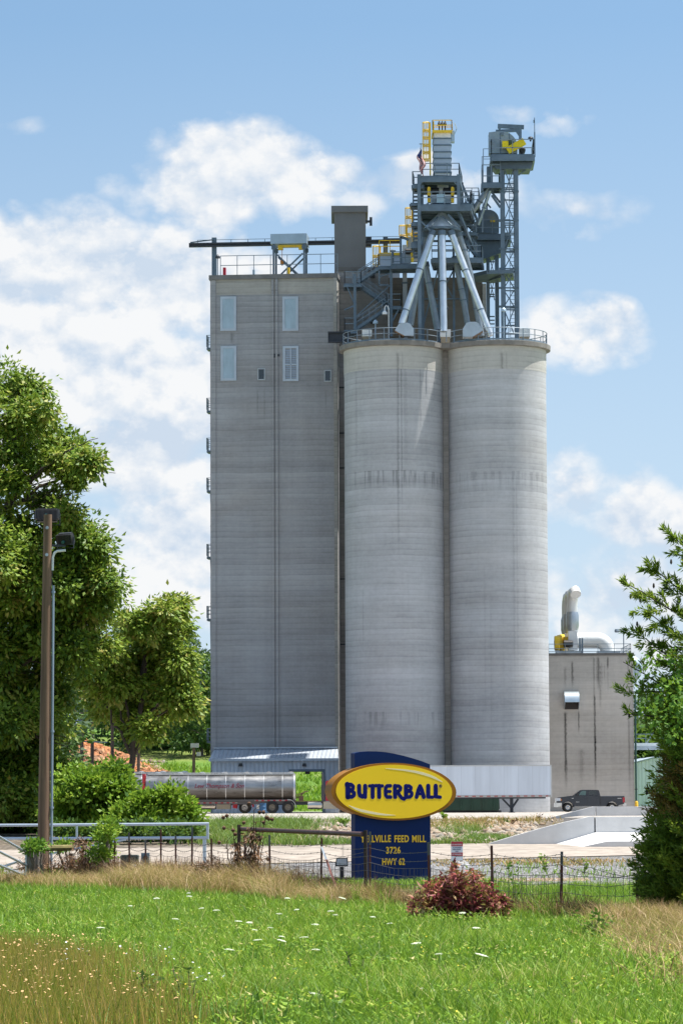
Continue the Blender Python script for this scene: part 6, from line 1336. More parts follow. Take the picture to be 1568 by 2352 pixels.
# distant poles
POLEM = paint('far_pole', (.14, .095, .07), .9, 0, .2)
for i, (x, yt, yb, D, lb, lampy) in enumerate(((318.5, 1683, 1772, 318., 'distant wooden light pole at the right end of the red clay cut', 1), (445, 1716, 1772, 330., 'distant light pole nearest the mill block on the grass slope', 1), (258, 1640, 1760, 312., 'distant wooden pole with a grey box before the red clay cut', 0), (212, 1608, 1762, 310., 'distant utility pole with a crossarm before the red clay cut', 2), (188, 1560, 1762, 309., 'leftmost distant utility pole, half hidden by the big tree', 2))):
    p = P(x, yb, D); g = Vector((p.x, D, min(p.z, gz(p.x, D)+.5)-.5)); o = thing('utility_pole', lb, 'pole', g); h = P(x, yt, D).z-g.z
    b = MB(); b.tube([(0, 0, 0), (.02, 0, h)], [.2, .15], 10); b.done('pole', POLEM, o)
    if lampy == 1: b = MB(); b.box(-.3, .5, -.3, .1, h-.05, h+.38); b.box(.3, .7, -.2, .2, h-.9, h-.5); b.done('floodlight', paint('lamp_white', (.5, .5, .5), .4), o, smooth=False)
    if lampy == 0: b = MB(); b.box(-.5, -.15, -.3, .1, 1.2, 2.6); b.done('meter_box', LGREY, o, smooth=False)
    if lampy == 2:
        b = MB(); b.bar((-1.9, -.15, h-1.0), (2.4, -.15, h-1.2), .16); b.bar((-1.2, -.15, h-3.9), (1.4, -.15, h-4.), .12); b.done('crossarm', RAILM, o, smooth=False)
        b = MB()
        for k in (-1.6, -.7, .9, 2.1): b.lathe([(.06, 0), (.1, .1), (.05, .3)], (k, -.15, h-1.0), 8)
        b.done('insulator', LGREY, o)
# ================================================================== vegetation
def unit(n):
    v = RNG.normal(size=(n, 3)); return v/np.linalg.norm(v, axis=1, keepdims=True)
def leaf_mesh(c, ax, L, W, fold=.25, nrm=None):
    n = len(c); ax = ax/np.linalg.norm(ax, axis=1, keepdims=True)
    s = np.cross(ax, unit(n) if nrm is None else nrm); s /= np.linalg.norm(s, axis=1, keepdims=True)+1e-9; nn = np.cross(ax, s)
    L = np.asarray(L).reshape(-1, 1); W = np.asarray(W).reshape(-1, 1)
    v = np.stack([c, c+ax*L*.45+s*W*.5+nn*W*fold, c+ax*L-nn*L*.12, c+ax*L*.45-s*W*.5+nn*W*fold], 1).reshape(-1, 3)
    return v
def subdivide(blobs, ns=7, sr=(.34, .58), rad=.78):
    out = []
    for b in blobs:
        for u_ in unit(ns):
            if u_[2] < -.55: u_[2] *= -.6
            k = rad*(.8+.35*RNG.random()); s_ = sr[0]+(sr[1]-sr[0])*RNG.random()
            out.append((b[0]+u_[0]*b[3]*k, b[1]+u_[1]*b[4]*k, b[2]+u_[2]*b[5]*k, b[3]*s_, b[4]*s_, b[5]*s_, b[6]))
        for u_ in unit(4):
            if u_[2] < -.3: u_[2] *= -.5
            k = .98+.3*RNG.random(); s_ = .13+.13*RNG.random(); out.append((b[0]+u_[0]*b[3]*k, b[1]+u_[1]*b[4]*k, b[2]+u_[2]*b[5]*k, b[3]*s_, b[4]*s_, b[5]*s_*1.1, 1.3))
        out.append((b[0], b[1], b[2], b[3]*.6, b[4]*.6, b[5]*.6, .25))
    return out
def clumps(blobs, n_clump, n_leaf, rc, shell=.5, up=.25, flat=.75):
    """blobs: (x,y,z,rx,ry,rz,weight); returns leaf centres, clump ids, outward direction"""
    vol = np.array([b[3]*b[5]*b[6] for b in blobs]); k = np.maximum(2, (n_clump*vol/vol.sum()).astype(int))
    C_ = []; O = []
    for b, m in zip(blobs, k):
        u_ = unit(m); u_[:, 2] += up*RNG.random(m); u_ /= np.linalg.norm(u_, axis=1, keepdims=True)
        rr = (shell+(1-shell)*RNG.random((m, 1))**.7)
        C_.append(np.array(b[:3])+u_*rr*np.array(b[3:6])); O.append(u_)
    C_ = np.concatenate(C_); O = np.concatenate(O); m = len(C_)
    rs = rc*(.55+.9*RNG.random((m, 1, 1)))
    off = RNG.normal(size=(m, n_leaf, 3))*rs*np.array([.55, .55, .55*flat])
    P_ = C_[:, None, :]+off; ids = np.repeat(np.arange(m), n_leaf)
    out = (O[:, None, :]*.6+off/rs).reshape(-1, 3)
    return P_.reshape(-1, 3), ids, out, C_
def foliage(name, blobs, n_clump, n_leaf, rc, L, W, mat, parent, droop=.5, tint=(.5, .22, .12), shell=.5, up=.25, off=(0,0,0), flat=.75, extra=None):
    c, ids, out, C_ = clumps(blobs, n_clump, n_leaf, rc, shell, up, flat)
    n = len(c); ax = out+unit(n)*.7; ax[:, 2] -= droop*1.4
    sz = .65+.7*RNG.random(n)
    nr = out/np.linalg.norm(out, axis=1, keepdims=True)+unit(n)*.75+np.array([0, 0, .35])
    v = leaf_mesh(c, ax, L*sz, W*sz, nrm=nr)
    tc = tint[0]+tint[1]*RNG.normal(size=ids.max()+1)
    tt = np.clip(tc[ids]+tint[2]*RNG.normal(size=n), 0, 1)
    f = np.arange(4*n)
    return npmesh(name, v, f, np.full(n, 4), mat, parent, {'tint': np.repeat(tt, 4)}, off=off), C_
LEAF_OAK = leafmat('oak_leaves', [(0., (.03, .08, .008)), (.35, (.095, .175, .012)), (.65, (.19, .265, .02)), (1., (.32, .28, .06))], .22)
LEAF_BUSH = leafmat('bush_leaves', [(0., (.045, .12, .008)), (.45, (.14, .27, .014)), (1., (.28, .37, .03))], .32)
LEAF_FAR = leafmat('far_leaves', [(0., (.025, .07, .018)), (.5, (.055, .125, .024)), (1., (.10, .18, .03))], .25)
LEAF_CED = leafmat('cedar_sprays', [(0., (.045, .09, .014)), (.45, (.13, .20, .022)), (.8, (.25, .30, .03)), (1., (.36, .36, .05))], .5)
LEAF_BROWN = leafmat('brown_sprays', [(0., (.10, .05, .016)), (1., (.30, .17, .05))], .25)
LEAF_VINE = leafmat('vine_leaves', [(0., (.05, .14, .012)), (1., (.14, .28, .025))], .35)
LEAF_RED = leafmat('red_leaves', [(0., (.12, .014, .026)), (.3, (.34, .045, .07)), (.52, (.44, .13, .11)), (.72, (.46, .27, .16)), (.88, (.34, .26, .09)), (1., (.22, .32, .06))], .25)
LEAF_DRY = leafmat('dry_leaves', [(0., (.07, .03, .014)), (1., (.28, .155, .075))], .1)
BARK = paint('bark', (.055, .042, .032), .95, 0, .35, 5., bump=.5, aniso=(2, 2, .4))
BARKG = paint('grey_bark', (.13, .11, .09), .95, 0, .3, 5., bump=.4, aniso=(2, 2, .4))

def limb(b, p, q, r0, r1, sag=.15, n=6, wob=.12):
    p, q = Vector(p), Vector(q); L_ = (q-p).length; pts = []
    for i in range(n+1):
        k = i/n; c = p.lerp(q, k); c.z += sag*L_*math.sin(math.pi*k); w_ = wob*L_*math.sin(math.pi*k)*.5
        c += Vector((random.uniform(-w_, w_), random.uniform(-w_, w_), random.uniform(-w_, w_)*.6)); pts.append(c)
    b.tube(pts, [r0+(r1-r0)*i/n for i in range(n+1)], 8); return pts
def pxblobs(lst, D, jit, squash=1.):
    out = []
    for e in lst:
        x, y, r = e[:3]; ry = e[3] if len(e) > 3 else r; p = P(x, y, D+random.uniform(-jit, jit)); k = D/F
        out.append((p.x, p.y, p.z, r*k, max(r, ry)*k*1.1, ry*k*squash, 1.))
    return out

# ---- big oak at the left
DO = 136.
g = G(-30, DO); oak = thing('oak_tree', 'large leafy oak filling the left edge behind the light pole', 'tree', g)
OB = pxblobs([(-60, 930, 90, 80), (10, 905, 62, 70), (70, 905, 28, 30), (30, 985, 80, 55), (75, 960, 40, 35), (115, 1015, 60, 34), (165, 1040, 48, 28), (205, 1068, 24, 16), (120, 1065, 62, 24), (30, 1060, 65, 40), (20, 1110, 40, 24), (170, 1100, 14, 22), (100, 1150, 34, 12), (150, 1190, 26, 16),
    (-30, 1180, 60, 60), (20, 1240, 50, 55), (-40, 1330, 120, 100), (70, 1290, 62, 55), (160, 1235, 46, 34), (190, 1285, 60, 55), (120, 1340, 70, 60), (200, 1360, 62, 55), (232, 1345, 34, 34), (228, 1400, 30, 34), (60, 1400, 90, 70), (180, 1430, 80, 55), (30, 1490, 100, 70), (140, 1500, 80, 50), (220, 1490, 42, 40), (-20, 1590, 110, 80), (110, 1590, 70, 60),
    (40, 1660, 100, 60), (95, 1690, 50, 40), (20, 1750, 100, 60), (85, 1770, 56, 46), (10, 1830, 90, 46), (60, 1870, 80, 34)], DO, 2.5)
OB = [b_[:6]+((.30 if b_[2] > P(0, 1215, DO).z else 1.),) for b_ in OB]
o, cc_ = foliage('crown', subdivide(OB), 1750, 56, .42, .23, .125, LEAF_OAK, oak, .6, (.48, .17, .15), .6, off=g, flat=.95)
b = MB(); base = Vector(g); top = Vector(P(-60, 1250, DO))
tr_ = limb(b, base+Vector((0, 0, -.4)), top, .55, .34, .0, 8, .03)
for x, y, r in ((150, 1040, .12), (200, 1075, .05), (60, 950, .16), (110, 1160, .07), (60, 1300, .16), (190, 1290, .10), (240, 1360, .06), (200, 1430, .1), (120, 1500, .12), (100, 1620, .12), (-40, 960, .2), (100, 1700, .08)):
    s_ = tr_[min(8, max(2, int(8*(1-(y-1150)/900))))] if y > 1150 else top
    pts = limb(b, s_, P(x, y, DO+random.uniform(-2, 2)), r+.08, r*.35, .08, 7, .10)
    for k in range(5):
        q_ = pts[random.randint(3, 7)]; limb(b, q_, q_+Vector((random.uniform(-.2, 2.), random.uniform(-1, 1), random.uniform(-.6, 1.1))), r*.3, .012, .05, 4, .2)
for k in range(26):     # bare twigs in the gap above the floodlights
    p = P(random.uniform(40, 120), random.uniform(1120, 1180), DO); limb(b, p, p+Vector((random.uniform(.5, 1.9), random.uniform(-.4, .4), random.uniform(-.2, .9))), .022, .006, .08, 4, .2)
b.done('trunk', BARK, oak, world=True)

# ---- second tree right of it
DM = 172.
g = G(290, DM); t2_ = thing('hickory_tree', 'medium leafy tree with drooping yellow green tips between the oak and the mill block', 'tree', g)
MBL = pxblobs([(372, 1415, 34, 36), (400, 1400, 22, 22), (330, 1445, 44, 34), (300, 1450, 26, 22), (410, 1450, 24, 26), (365, 1470, 55, 40), (240, 1510, 52, 40), (290, 1510, 50, 42), (345, 1530, 55, 40), (405, 1525, 40, 36), (210, 1560, 40, 40), (270, 1575, 55, 44), (340, 1590, 60, 44), (410, 1590, 42, 44), (230, 1625, 48, 36), (300, 1640, 46, 36), (380, 1630, 40, 26), (350, 1680, 26, 20), (430, 1620, 20, 24), (310, 1680, 12, 26)], DM, 3.)
MBL = [(b_[0], b_[1], b_[2], b_[3]*.82, b_[4]*.82, b_[5]*.82, 1.) for b_ in MBL]
foliage('crown', subdivide(MBL, 6), 600, 58, .46, .28, .15, LEAF_OAK, t2_, .7, (.60, .15, .14), .62, off=g, flat=.95)
b = MB(); tr_ = limb(b, g+Vector((0, 0, -.4)), P(335, 1500, DM), .20, .10, .02, 8, .04)
for x, y in ((240, 1530), (400, 1420), (420, 1560), (270, 1620), (400, 1620), (330, 1440), (220, 1600)): limb(b, tr_[random.randint(3, 7)], P(x, y, DM), .10, .03, .08, 6, .12)
b.done('trunk', BARK, t2_, world=True)

# ---- bright bushes beyond the road
def bush(D, lst, nc, nl, rc, L_, W_, mat, label, name='bush', cat='bush', gx=None, tint=(.5, .18, .14), droop=-.1, trunk=True):
    g = G(gx if gx is not None else lst[0][0], D); o = thing(name, label, cat, g); bl_ = pxblobs(lst, D, .8)
    foliage('leaves', subdivide(bl_, 5) if nc > 200 else bl_, nc, nl, rc, L_, W_, mat, o, droop, tint, .6, off=g)
    if trunk:
        b = MB()
        for e in bl_[:10]: limb(b, g+Vector((random.uniform(-.3, .3), random.uniform(-.3, .3), -.1)), e[:3], .06, .02, .03, 5, .1)
        b.done('stems', BARKG, o, world=True)
    return o
bush(128., [(250, 1790, 26, 22), (266, 1776, 14, 14), (215, 1815, 48, 34), (170, 1800, 24, 30), (268, 1822, 34, 28), (200, 1850, 60, 40), (160, 1870, 36, 34), (250, 1865, 50, 36), (210, 1895, 60, 20)], 430, 40, .34, .20, .12, LEAF_BUSH, 'rounded bright green bush just right of the light pole', gx=215)
bush(126., [(325, 1862, 28, 26), (343, 1842, 16, 14), (388, 1832, 14, 14), (370, 1862, 38, 26), (415, 1862, 20, 20), (340, 1890, 46, 30), (400, 1885, 40, 26), (300, 1885, 36, 30), (430, 1885, 14, 16)], 330, 40, .32, .19, .12, LEAF_BUSH, 'bright green bush hiding the rear of the lettered tank trailer', gx=365)
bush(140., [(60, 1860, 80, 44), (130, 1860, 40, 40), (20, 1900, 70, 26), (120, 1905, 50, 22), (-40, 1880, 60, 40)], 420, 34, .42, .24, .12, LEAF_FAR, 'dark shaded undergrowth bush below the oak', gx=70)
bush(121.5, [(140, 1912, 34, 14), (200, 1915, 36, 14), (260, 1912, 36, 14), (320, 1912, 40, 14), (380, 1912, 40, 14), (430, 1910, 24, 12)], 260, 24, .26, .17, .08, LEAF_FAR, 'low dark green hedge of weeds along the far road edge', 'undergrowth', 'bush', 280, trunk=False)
bush(93.5, [(246, 1905, 11, 26), (235, 1930, 12, 16), (258, 1900, 12, 10), (226, 1960, 18, 14), (245, 1940, 8, 40)], 80, 26, .15, .10, .07, LEAF_BUSH, 'leafy vine climbing a fence post left of the transformer box', 'vine', 'vine', 245)
bush(92.5, [(80, 1942, 16, 9), (70, 1950, 12, 8), (94, 1946, 9, 7)], 26, 24, .13, .12, .06, LEAF_VINE, 'bright yellow green leafy tuft on top of the weathered gate post', 'vine', 'vine', 80)
bush(95.5, [(148, 1942, 16, 10), (130, 1946, 10, 7), (195, 1985, 14, 14)], 26, 20, .14, .10, .06, LEAF_BUSH, 'small green vine above the mossy cross pole', 'vine', 'vine', 150)

# ---- woods on the hill: prototypes copied as single trees
def proto(name, label, h, w_, nb, seed_, mat=LEAF_FAR, nc=300, nl=26, tint=(.45, .2, .12)):
    global RNG
    random.seed(seed_); RNG = np.random.default_rng(seed_)
    o = thing(name, label, 'tree', (0, 0, 0)); bl_ = []
    for i in range(nb):
        k = (i+.5)/nb; z = h*(.22+.72*k); rr = w_*(.38+.62*math.sin(math.pi*min(1, .25+k*.72)))*.6; a_ = i*2.4
        bl_.append((rr*.75*math.cos(a_)+random.uniform(-.6, .6), rr*.75*math.sin(a_), z, rr*random.uniform(.6, .95), rr*.8, rr*random.uniform(.5, .75), 1.))
    bl_.append((0, 0, h*.88, w_*.3, w_*.3, h*.12, 1.))
    foliage('crown', bl_, nc, nl, .75, .62, .34, mat, o, .2, tint, .5)
    b = MB(); tr_ = limb(b, (0, 0, -1), (0, 0, h*.75), h*.02, h*.008, 0, 6, .02)
    for e in bl_[::2]: limb(b, tr_[random.randint(2, 5)], e[:3], h*.007, h*.002, .05, 4, .1)
    b.done('trunk', BARKG, o); return o
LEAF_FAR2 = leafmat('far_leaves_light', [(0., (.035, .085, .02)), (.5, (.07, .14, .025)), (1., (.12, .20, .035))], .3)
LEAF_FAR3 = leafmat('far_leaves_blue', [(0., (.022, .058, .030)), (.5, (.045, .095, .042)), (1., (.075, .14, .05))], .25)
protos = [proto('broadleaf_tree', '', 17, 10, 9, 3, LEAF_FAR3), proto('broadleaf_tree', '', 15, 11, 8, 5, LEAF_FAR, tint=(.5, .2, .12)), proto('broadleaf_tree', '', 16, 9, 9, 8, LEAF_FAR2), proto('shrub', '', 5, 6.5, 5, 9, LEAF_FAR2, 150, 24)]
random.seed(21); RNG = np.random.default_rng(21)
used = set()
def place(i, x, ytop, D, label, sx=1., group='trees on the wooded hillside'):
    p = P(x, ytop, D); g = gz(p.x, D); h = p.z-g; base = (17.6, 15.6, 16.6, 5.3)[i]
    o = protos[i] if i not in used else copy_tree(protos[i]); used.add(i)
    k = h/base; o.location = (p.x, D, g); o.scale = (k*sx, k*sx, k); o.rotation_euler = (0, 0, random.uniform(0, 6)); o['_o'] = (p.x, D, g); tag(o, label, 'tree' if i < 3 else 'shrub', group); return o
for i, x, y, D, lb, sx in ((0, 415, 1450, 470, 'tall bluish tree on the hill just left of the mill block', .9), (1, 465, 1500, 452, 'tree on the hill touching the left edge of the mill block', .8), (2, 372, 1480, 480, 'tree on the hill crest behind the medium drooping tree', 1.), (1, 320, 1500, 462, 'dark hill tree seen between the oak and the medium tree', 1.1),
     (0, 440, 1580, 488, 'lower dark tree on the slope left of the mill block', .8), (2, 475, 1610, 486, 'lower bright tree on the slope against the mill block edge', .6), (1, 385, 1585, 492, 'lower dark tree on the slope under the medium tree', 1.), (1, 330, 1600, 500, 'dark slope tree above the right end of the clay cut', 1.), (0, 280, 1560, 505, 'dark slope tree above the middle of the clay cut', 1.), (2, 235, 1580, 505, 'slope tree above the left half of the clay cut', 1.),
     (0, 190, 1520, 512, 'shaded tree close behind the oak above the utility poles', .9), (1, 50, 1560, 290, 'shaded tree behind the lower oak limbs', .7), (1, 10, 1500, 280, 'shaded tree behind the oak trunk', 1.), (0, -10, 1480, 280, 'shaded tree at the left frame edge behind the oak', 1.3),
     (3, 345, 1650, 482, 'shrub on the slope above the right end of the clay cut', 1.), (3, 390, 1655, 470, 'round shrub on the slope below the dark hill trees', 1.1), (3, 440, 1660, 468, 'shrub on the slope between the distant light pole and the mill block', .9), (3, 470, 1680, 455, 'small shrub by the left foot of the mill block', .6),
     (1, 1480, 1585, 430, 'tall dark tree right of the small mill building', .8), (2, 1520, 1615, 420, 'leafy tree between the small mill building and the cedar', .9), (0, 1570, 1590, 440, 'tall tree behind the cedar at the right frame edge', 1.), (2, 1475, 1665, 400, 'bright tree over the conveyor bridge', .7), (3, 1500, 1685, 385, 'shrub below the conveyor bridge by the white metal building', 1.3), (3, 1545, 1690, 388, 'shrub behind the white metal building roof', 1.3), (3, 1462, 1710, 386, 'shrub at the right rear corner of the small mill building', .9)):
    place(i, x, y, D, lb, sx)

# ---- cedar at the right edge
DCd = 57.
g = G(1625, DCd); ced = thing('cedar_tree', 'dark green feathery cedar filling the right edge of the picture', 'tree', g)
def cedar_profile(y):   # left outline in photo pixels
    pts = [(1215, 1600), (1300, 1585), (1345, 1560), (1420, 1550), (1480, 1540), (1560, 1500), (1640, 1495), (1720, 1512), (1800, 1500), (1870, 1480), (1950, 1462), (2040, 1462), (2120, 1490), (2180, 1530), (2230, 1560)]
    return np.interp(y, [p[0] for p in pts], [p[1] for p in pts])
br_ = []; kpx = DCd/F; axp = [P(1640, y, DCd) for y in (1100, 2280)]
def spray(n, p, q, rad, L_, W_):
    k = RNG.random(n)**.8; p = np.array(p); q = np.array(q); c = p+(q-p)*k[:, None]
    ax = (q-p)/np.linalg.norm(q-p); th = (1-k)[:, None]*rad+rad*.25
    off = RNG.normal(size=(n, 3))*th; return c+off*np.array([.6, .8, .6]), ax+off/np.maximum(th, 1e-3)*.45+np.array([0, 0, .12])
CC, AA, TT = [], [], []; BC, BA, BT = [], [], []
bm_ = MB()
specials = [(1440, 1343, 1600, 1440, 1), (1470, 1395, 1600, 1500, 1), (1455, 1450, 1600, 1560, 1), (1490, 1300, 1610, 1400, 1), (1535, 1222, 1640, 1330, 1), (1430, 1520, 1560, 1600, .45), (1442, 1560, 1560, 1640, .4), (1432, 1640, 1580, 1660, .45), (1428, 1590, 1520, 1590, .3)]
for (xa_, ya_, xb_, yb_, dn) in specials:
    p = P(xb_, yb_, DCd); q = P(xa_, ya_, DCd+random.uniform(-.5, .5)); limb(bm_, p, q, .02, .006, .02, 5, .05)
    for j in range(int(11*dn)+3):
        k = .15+.85*j/(int(11*dn)+3); c = p.lerp(q, k); e = c+Vector((random.uniform(-.35, .05), random.uniform(-.2, .2), random.uniform(-.12, .30)))*(1.15-.5*k); c_, a_ = spray(int(34*dn)+16, c, e, .035, .1, .02); CC.append(c_); AA.append(a_); TT.append(np.full(len(c_), RNG.normal(.48, .14)))
for y in np.arange(1235, 2235, 2.1):
    for rep in range((3 if y < 2050 else 2) if y > 1740 else (2 if y > 1560 else 1)):
        xl_ = cedar_profile(y)+random.uniform(-26, 60); D = DCd+random.uniform(-1.2, 1.2); fr = abs(D-DCd)/1.3
        xs_ = xl_+fr*60+random.choice([0, 0, random.uniform(0, 110)]); q = P(xs_, y+random.uniform(-10, 10), D); p = P(xs_+random.uniform(40, 100), y+random.uniform(20, 60), DCd+(D-DCd)*.5)
        c_, a_ = spray(random.randint(36, 80), p, q, .055, .1, .02); tb = RNG.normal(.45, .2)
        brown = (1735 < y < 1875 and random.random() < .72)
        if brown: BC.append(c_); BA.append(a_); BT.append(np.full(len(c_), RNG.random()))
        else: CC.append(c_); AA.append(a_); TT.append(np.full(len(c_), tb))
        if rep == 0 and random.random() < .5: limb(bm_, p, q, .014, .004, .03, 4, .08)
def sprays(name, CC, AA, TT, mat, L_, W_):
    c = np.concatenate(CC); a_ = np.concatenate(AA); t_ = np.concatenate(TT); n = len(c)
    v = leaf_mesh(c, a_+unit(n)*.35, L_*(.6+.8*RNG.random(n)), W_*(.7+.6*RNG.random(n)), .2)
    return npmesh(name, v, np.arange(4*n), np.full(n, 4), mat, ced, {'tint': np.repeat(np.clip(t_+RNG.normal(size=n)*.08, 0, 1), 4)}, off=g)
sprays('foliage', CC, AA, TT, LEAF_CED, .115, .026); sprays('dead_foliage', BC, BA, BT, LEAF_BROWN, .10, .022)
ib = pxblobs([(1615, 1640, 50, 90), (1600, 1800, 80, 110), (1590, 1980, 90, 120), (1600, 2120, 80, 70)], DCd+.3, .2)
foliage('inner_foliage', ib, 400, 40, .22, .14, .035, LEAF_CED, ced, .1, (.22, .1, .08), .1, off=g)
limb(bm_, g+Vector((0, 0, -.2)), P(1650, 1180, DCd), .12, .02, 0, 8, .02)
for k in range(10): limb(bm_, P(1600+random.uniform(-20, 20), 2150+random.uniform(-40, 60), DCd), P(1535+random.uniform(-25, 40), 2190+random.uniform(-60, 30), DCd-.5), .02, .005, .03, 4, .2)
bm_.done('trunk', BARK, ced, world=True)
CON = paint('cone_brown', (.035, .025, .018), .9); b = MB()
for x, y in ((1447, 1370), (1469, 1378), (1462, 1433), (1444, 1643), (1500, 1345), (1484, 1820), (1540, 1290)): p = P(x, y, DCd-.2); b.lathe([(.005, -.05), (.022, -.02), (.016, .03), (.004, .045)], p, 8)
b.done('cone', CON, ced, world=True)
bush(55.8, [(1510, 1508, 18, 14), (1540, 1520, 22, 18), (1500, 1540, 16, 22), (1545, 1575, 22, 26), (1515, 1600, 20, 26), (1490, 1625, 14, 22), (1545, 1640, 22, 30), (1510, 1660, 18, 20), (1545, 1690, 18, 18), (1560, 1610, 18, 60)], 70, 9, .15, .085, .07, LEAF_VINE, 'bright broad leaved vine climbing through the cedar', 'vine', 'vine', 1540, (.45, .25, .2), .5, trunk=False)
bush(53., [(1508, 2186, 26, 12), (1535, 2175, 20, 12), (1480, 2180, 12, 8)], 60, 22, .07, .09, .03, LEAF_CED, 'low dark green sprig at the foot of the cedar', 'sprig', 'plant', 1515, (.45, .2, .15), .2)

# ---- red leaved sumac bush by the fence
g = G(1062, 58.5); rb = thing('red_bush', 'bush with red and brown withered leaves at the fence right of the blue sign', 'bush', g)
b = MB(); LC, LT = [], []
for k in range(150):
    x = random.gauss(1052, 52); x = min(1158, max(942, x)); top = np.interp(x, [942, 975, 1000, 1022, 1044, 1062, 1090, 1120, 1158], [2058, 2036, 2026, 2006, 1990, 2008, 2004, 2034, 2062])+random.uniform(-14, 50); D = 57.6+random.uniform(-.6, .6)
    p = G(x+random.uniform(-9, 9), D); p.z -= .03; q = P(x, top, D)
    if q.z < p.z+.1: continue
    pts = limb(b, p, q, .006, .002, .02, 6, .08); tn = RNG.normal(.36, .2)
    for j in range(random.randint(55, 85)):
        i_ = random.randint(1, 6); c = pts[i_-1].lerp(pts[i_], random.random()); LC.append((c.x+random.gauss(0, .03), c.y+random.gauss(0, .03), c.z+random.gauss(0, .02))); LT.append(tn+RNG.normal()*.16)
LC = np.array(LC); n = len(LC); ax = unit(n); ax[:, 2] = ax[:, 2]*.7-.15; sz = .6+.7*RNG.random(n); v = leaf_mesh(LC, ax, .115*sz, .036*sz)
npmesh('leaves', v, np.arange(4*n), np.full(n, 4), LEAF_RED, rb, {'tint': np.repeat(np.clip(LT, 0, 1), 4)}, off=g)
b.done('stems', paint('red_stems', (.09, .03, .025), .8), rb, world=True)
p0 = P(1044, 1978, 60.); b = MB()
for k in range(60): b.lathe([(.004, -.02), (.014, 0), (.004, .02)], p0+Vector((random.gauss(0, .02), random.gauss(0, .02), random.gauss(-.10, .09))), 5)
b.done('seed_spike', paint('seed_red', (.14, .02, .025), .9), rb, world=True)

# ---- tall dead thistle stalks at the brace
g = G(575, 82.5); ds = thing('dead_stalk', 'clump of tall dead brown stalks with drooping seed heads by the rusty pipe brace', 'dead plant', g)
b = MB(); heads = []
for x0, x1, y1 in ((560, 575, 1902), (566, 588, 1890), (572, 600, 1878), (578, 612, 1868), (570, 560, 1925), (545, 530, 1960), (540, 520, 1935), (550, 536, 1910), (590, 605, 1925), (585, 596, 1950), (560, 548, 1895), (575, 583, 1862)):
    p = G(x0, 82.5+random.uniform(-.4, .4)); q = P(x1, y1, 82.5); pts = limb(b, p, q, .022, .008, 0, 7, .06)
    for k in range(7):
        c = pts[random.randint(3, 7)]; e = c+Vector((random.uniform(-.28, .28), random.uniform(-.1, .1), random.uniform(-.05, .22))); limb(b, c, e, .007, .003, .08, 4, .15); heads.append(e)
    heads.append(pts[-1])
for x, y in ((612, 1878), (617, 1881), (521, 1874), (513, 1878), (596, 1866), (625, 1882), (560, 1890)): heads.append(P(x, y, 82.5))
b.done('stem', paint('dead_stem', (.075, .048, .03), .9, 0, .3, 6), ds, world=True)
SHB = paint('seed_head_brown', (.10, .05, .028), .95)
for e in heads[::4]+heads[-7:]: b = MB(); b.lathe([(.01, -.05), (.045, -.02), (.05, .02), (.015, .05)], e, 8); b.done('seed_head', SHB, ds, world=True)
foliage('withered_leaves', pxblobs([(578, 1930, 14, 36), (582, 1975, 18, 34), (545, 1960, 12, 30), (572, 2000, 30, 18)], 82.5, .2), 90, 9, .11, .13, .035, LEAF_DRY, ds, 1.2, (.5, .25, .15), .1, off=g)

# ---- grass blades
GRASS = leafmat('meadow_grass', [(0., (.03, .09, .006)), (.35, (.10, .225, .010)), (.65, (.20, .345, .018)), (.88, (.35, .42, .05)), (1., (.52, .45, .18))], .34)
GOLD = leafmat('golden_grass', [(0., (.14, .19, .013)), (.3, (.29, .235, .035)), (.7, (.48, .27, .075)), (1., (.62, .43, .20))], .36)
STRAW = leafmat('straw_grass', [(0., (.12, .056, .024)), (.3, (.29, .165, .07)), (.7, (.47, .30, .14)), (1., (.62, .46, .25))], .3)
def blades(name, X, Y, h, w_, mat, tint, lean=.35, kind='stuff', label='', cat='grass', curl=.5, zoff=-.02):
    n = len(X); z = ground(X, Y)+zoff; a_ = RNG.random(n)*2*np.pi; l = lean*(.3+RNG.random(n)); dx_, dy_ = np.cos(a_)*l, np.sin(a_)*l
    b2 = RNG.random(n)*2*np.pi; sx, sy = np.cos(b2)*w_/2, np.sin(b2)*w_/2
    base = np.stack([X, Y, z], 1); up = np.stack([dx_*h*.35, dy_*h*.35, h*.55], 1); tip = np.stack([dx_*h*(.7+curl), dy_*h*(.7+curl), h*(1-.25*l)], 1); s = np.stack([sx, sy, 0*sx], 1)
    v = np.stack([base-s, base+s, base+up+s*.8, base+up-s*.8, base+tip], 1).reshape(-1, 3)
    i = np.arange(n)*5; q_ = np.stack([i, i+1, i+2, i+3, i+3, i+2, i+4], 1).ravel(); lp = np.tile([4, 3], n)
    o = npmesh(name, v, q_, lp, mat, None, {'tint': np.repeat(np.clip(tint, 0, 1), 5)})
    return tag(o, label, cat, kind=kind)
def fencey(X):      # depth of the fence line at X
    fx = [f.x for f, _ in feet]; fy = [f.y for f, _ in feet]; k = np.argsort(fx); return np.interp(X, np.array(fx)[k], np.array(fy)[k])
def lownoise(X, Y, s, seed_=0): return np.sin(X*s*1.3+seed_)*np.cos(Y*s*.9+seed_*2)+.6*np.sin(X*s*2.9+Y*s*1.7+seed_*3)+.4*np.cos(Y*s*4.1-X*s*3.3+seed_)
def wedge(n, y0, y1, margin=1.25, p=2.):
    Y = (y0**p+(y1**p-y0**p)*RNG.random(n))**(1/p); hw = 784/F*Y*margin+.4; return (RNG.random(n)*2-1)*hw, Y
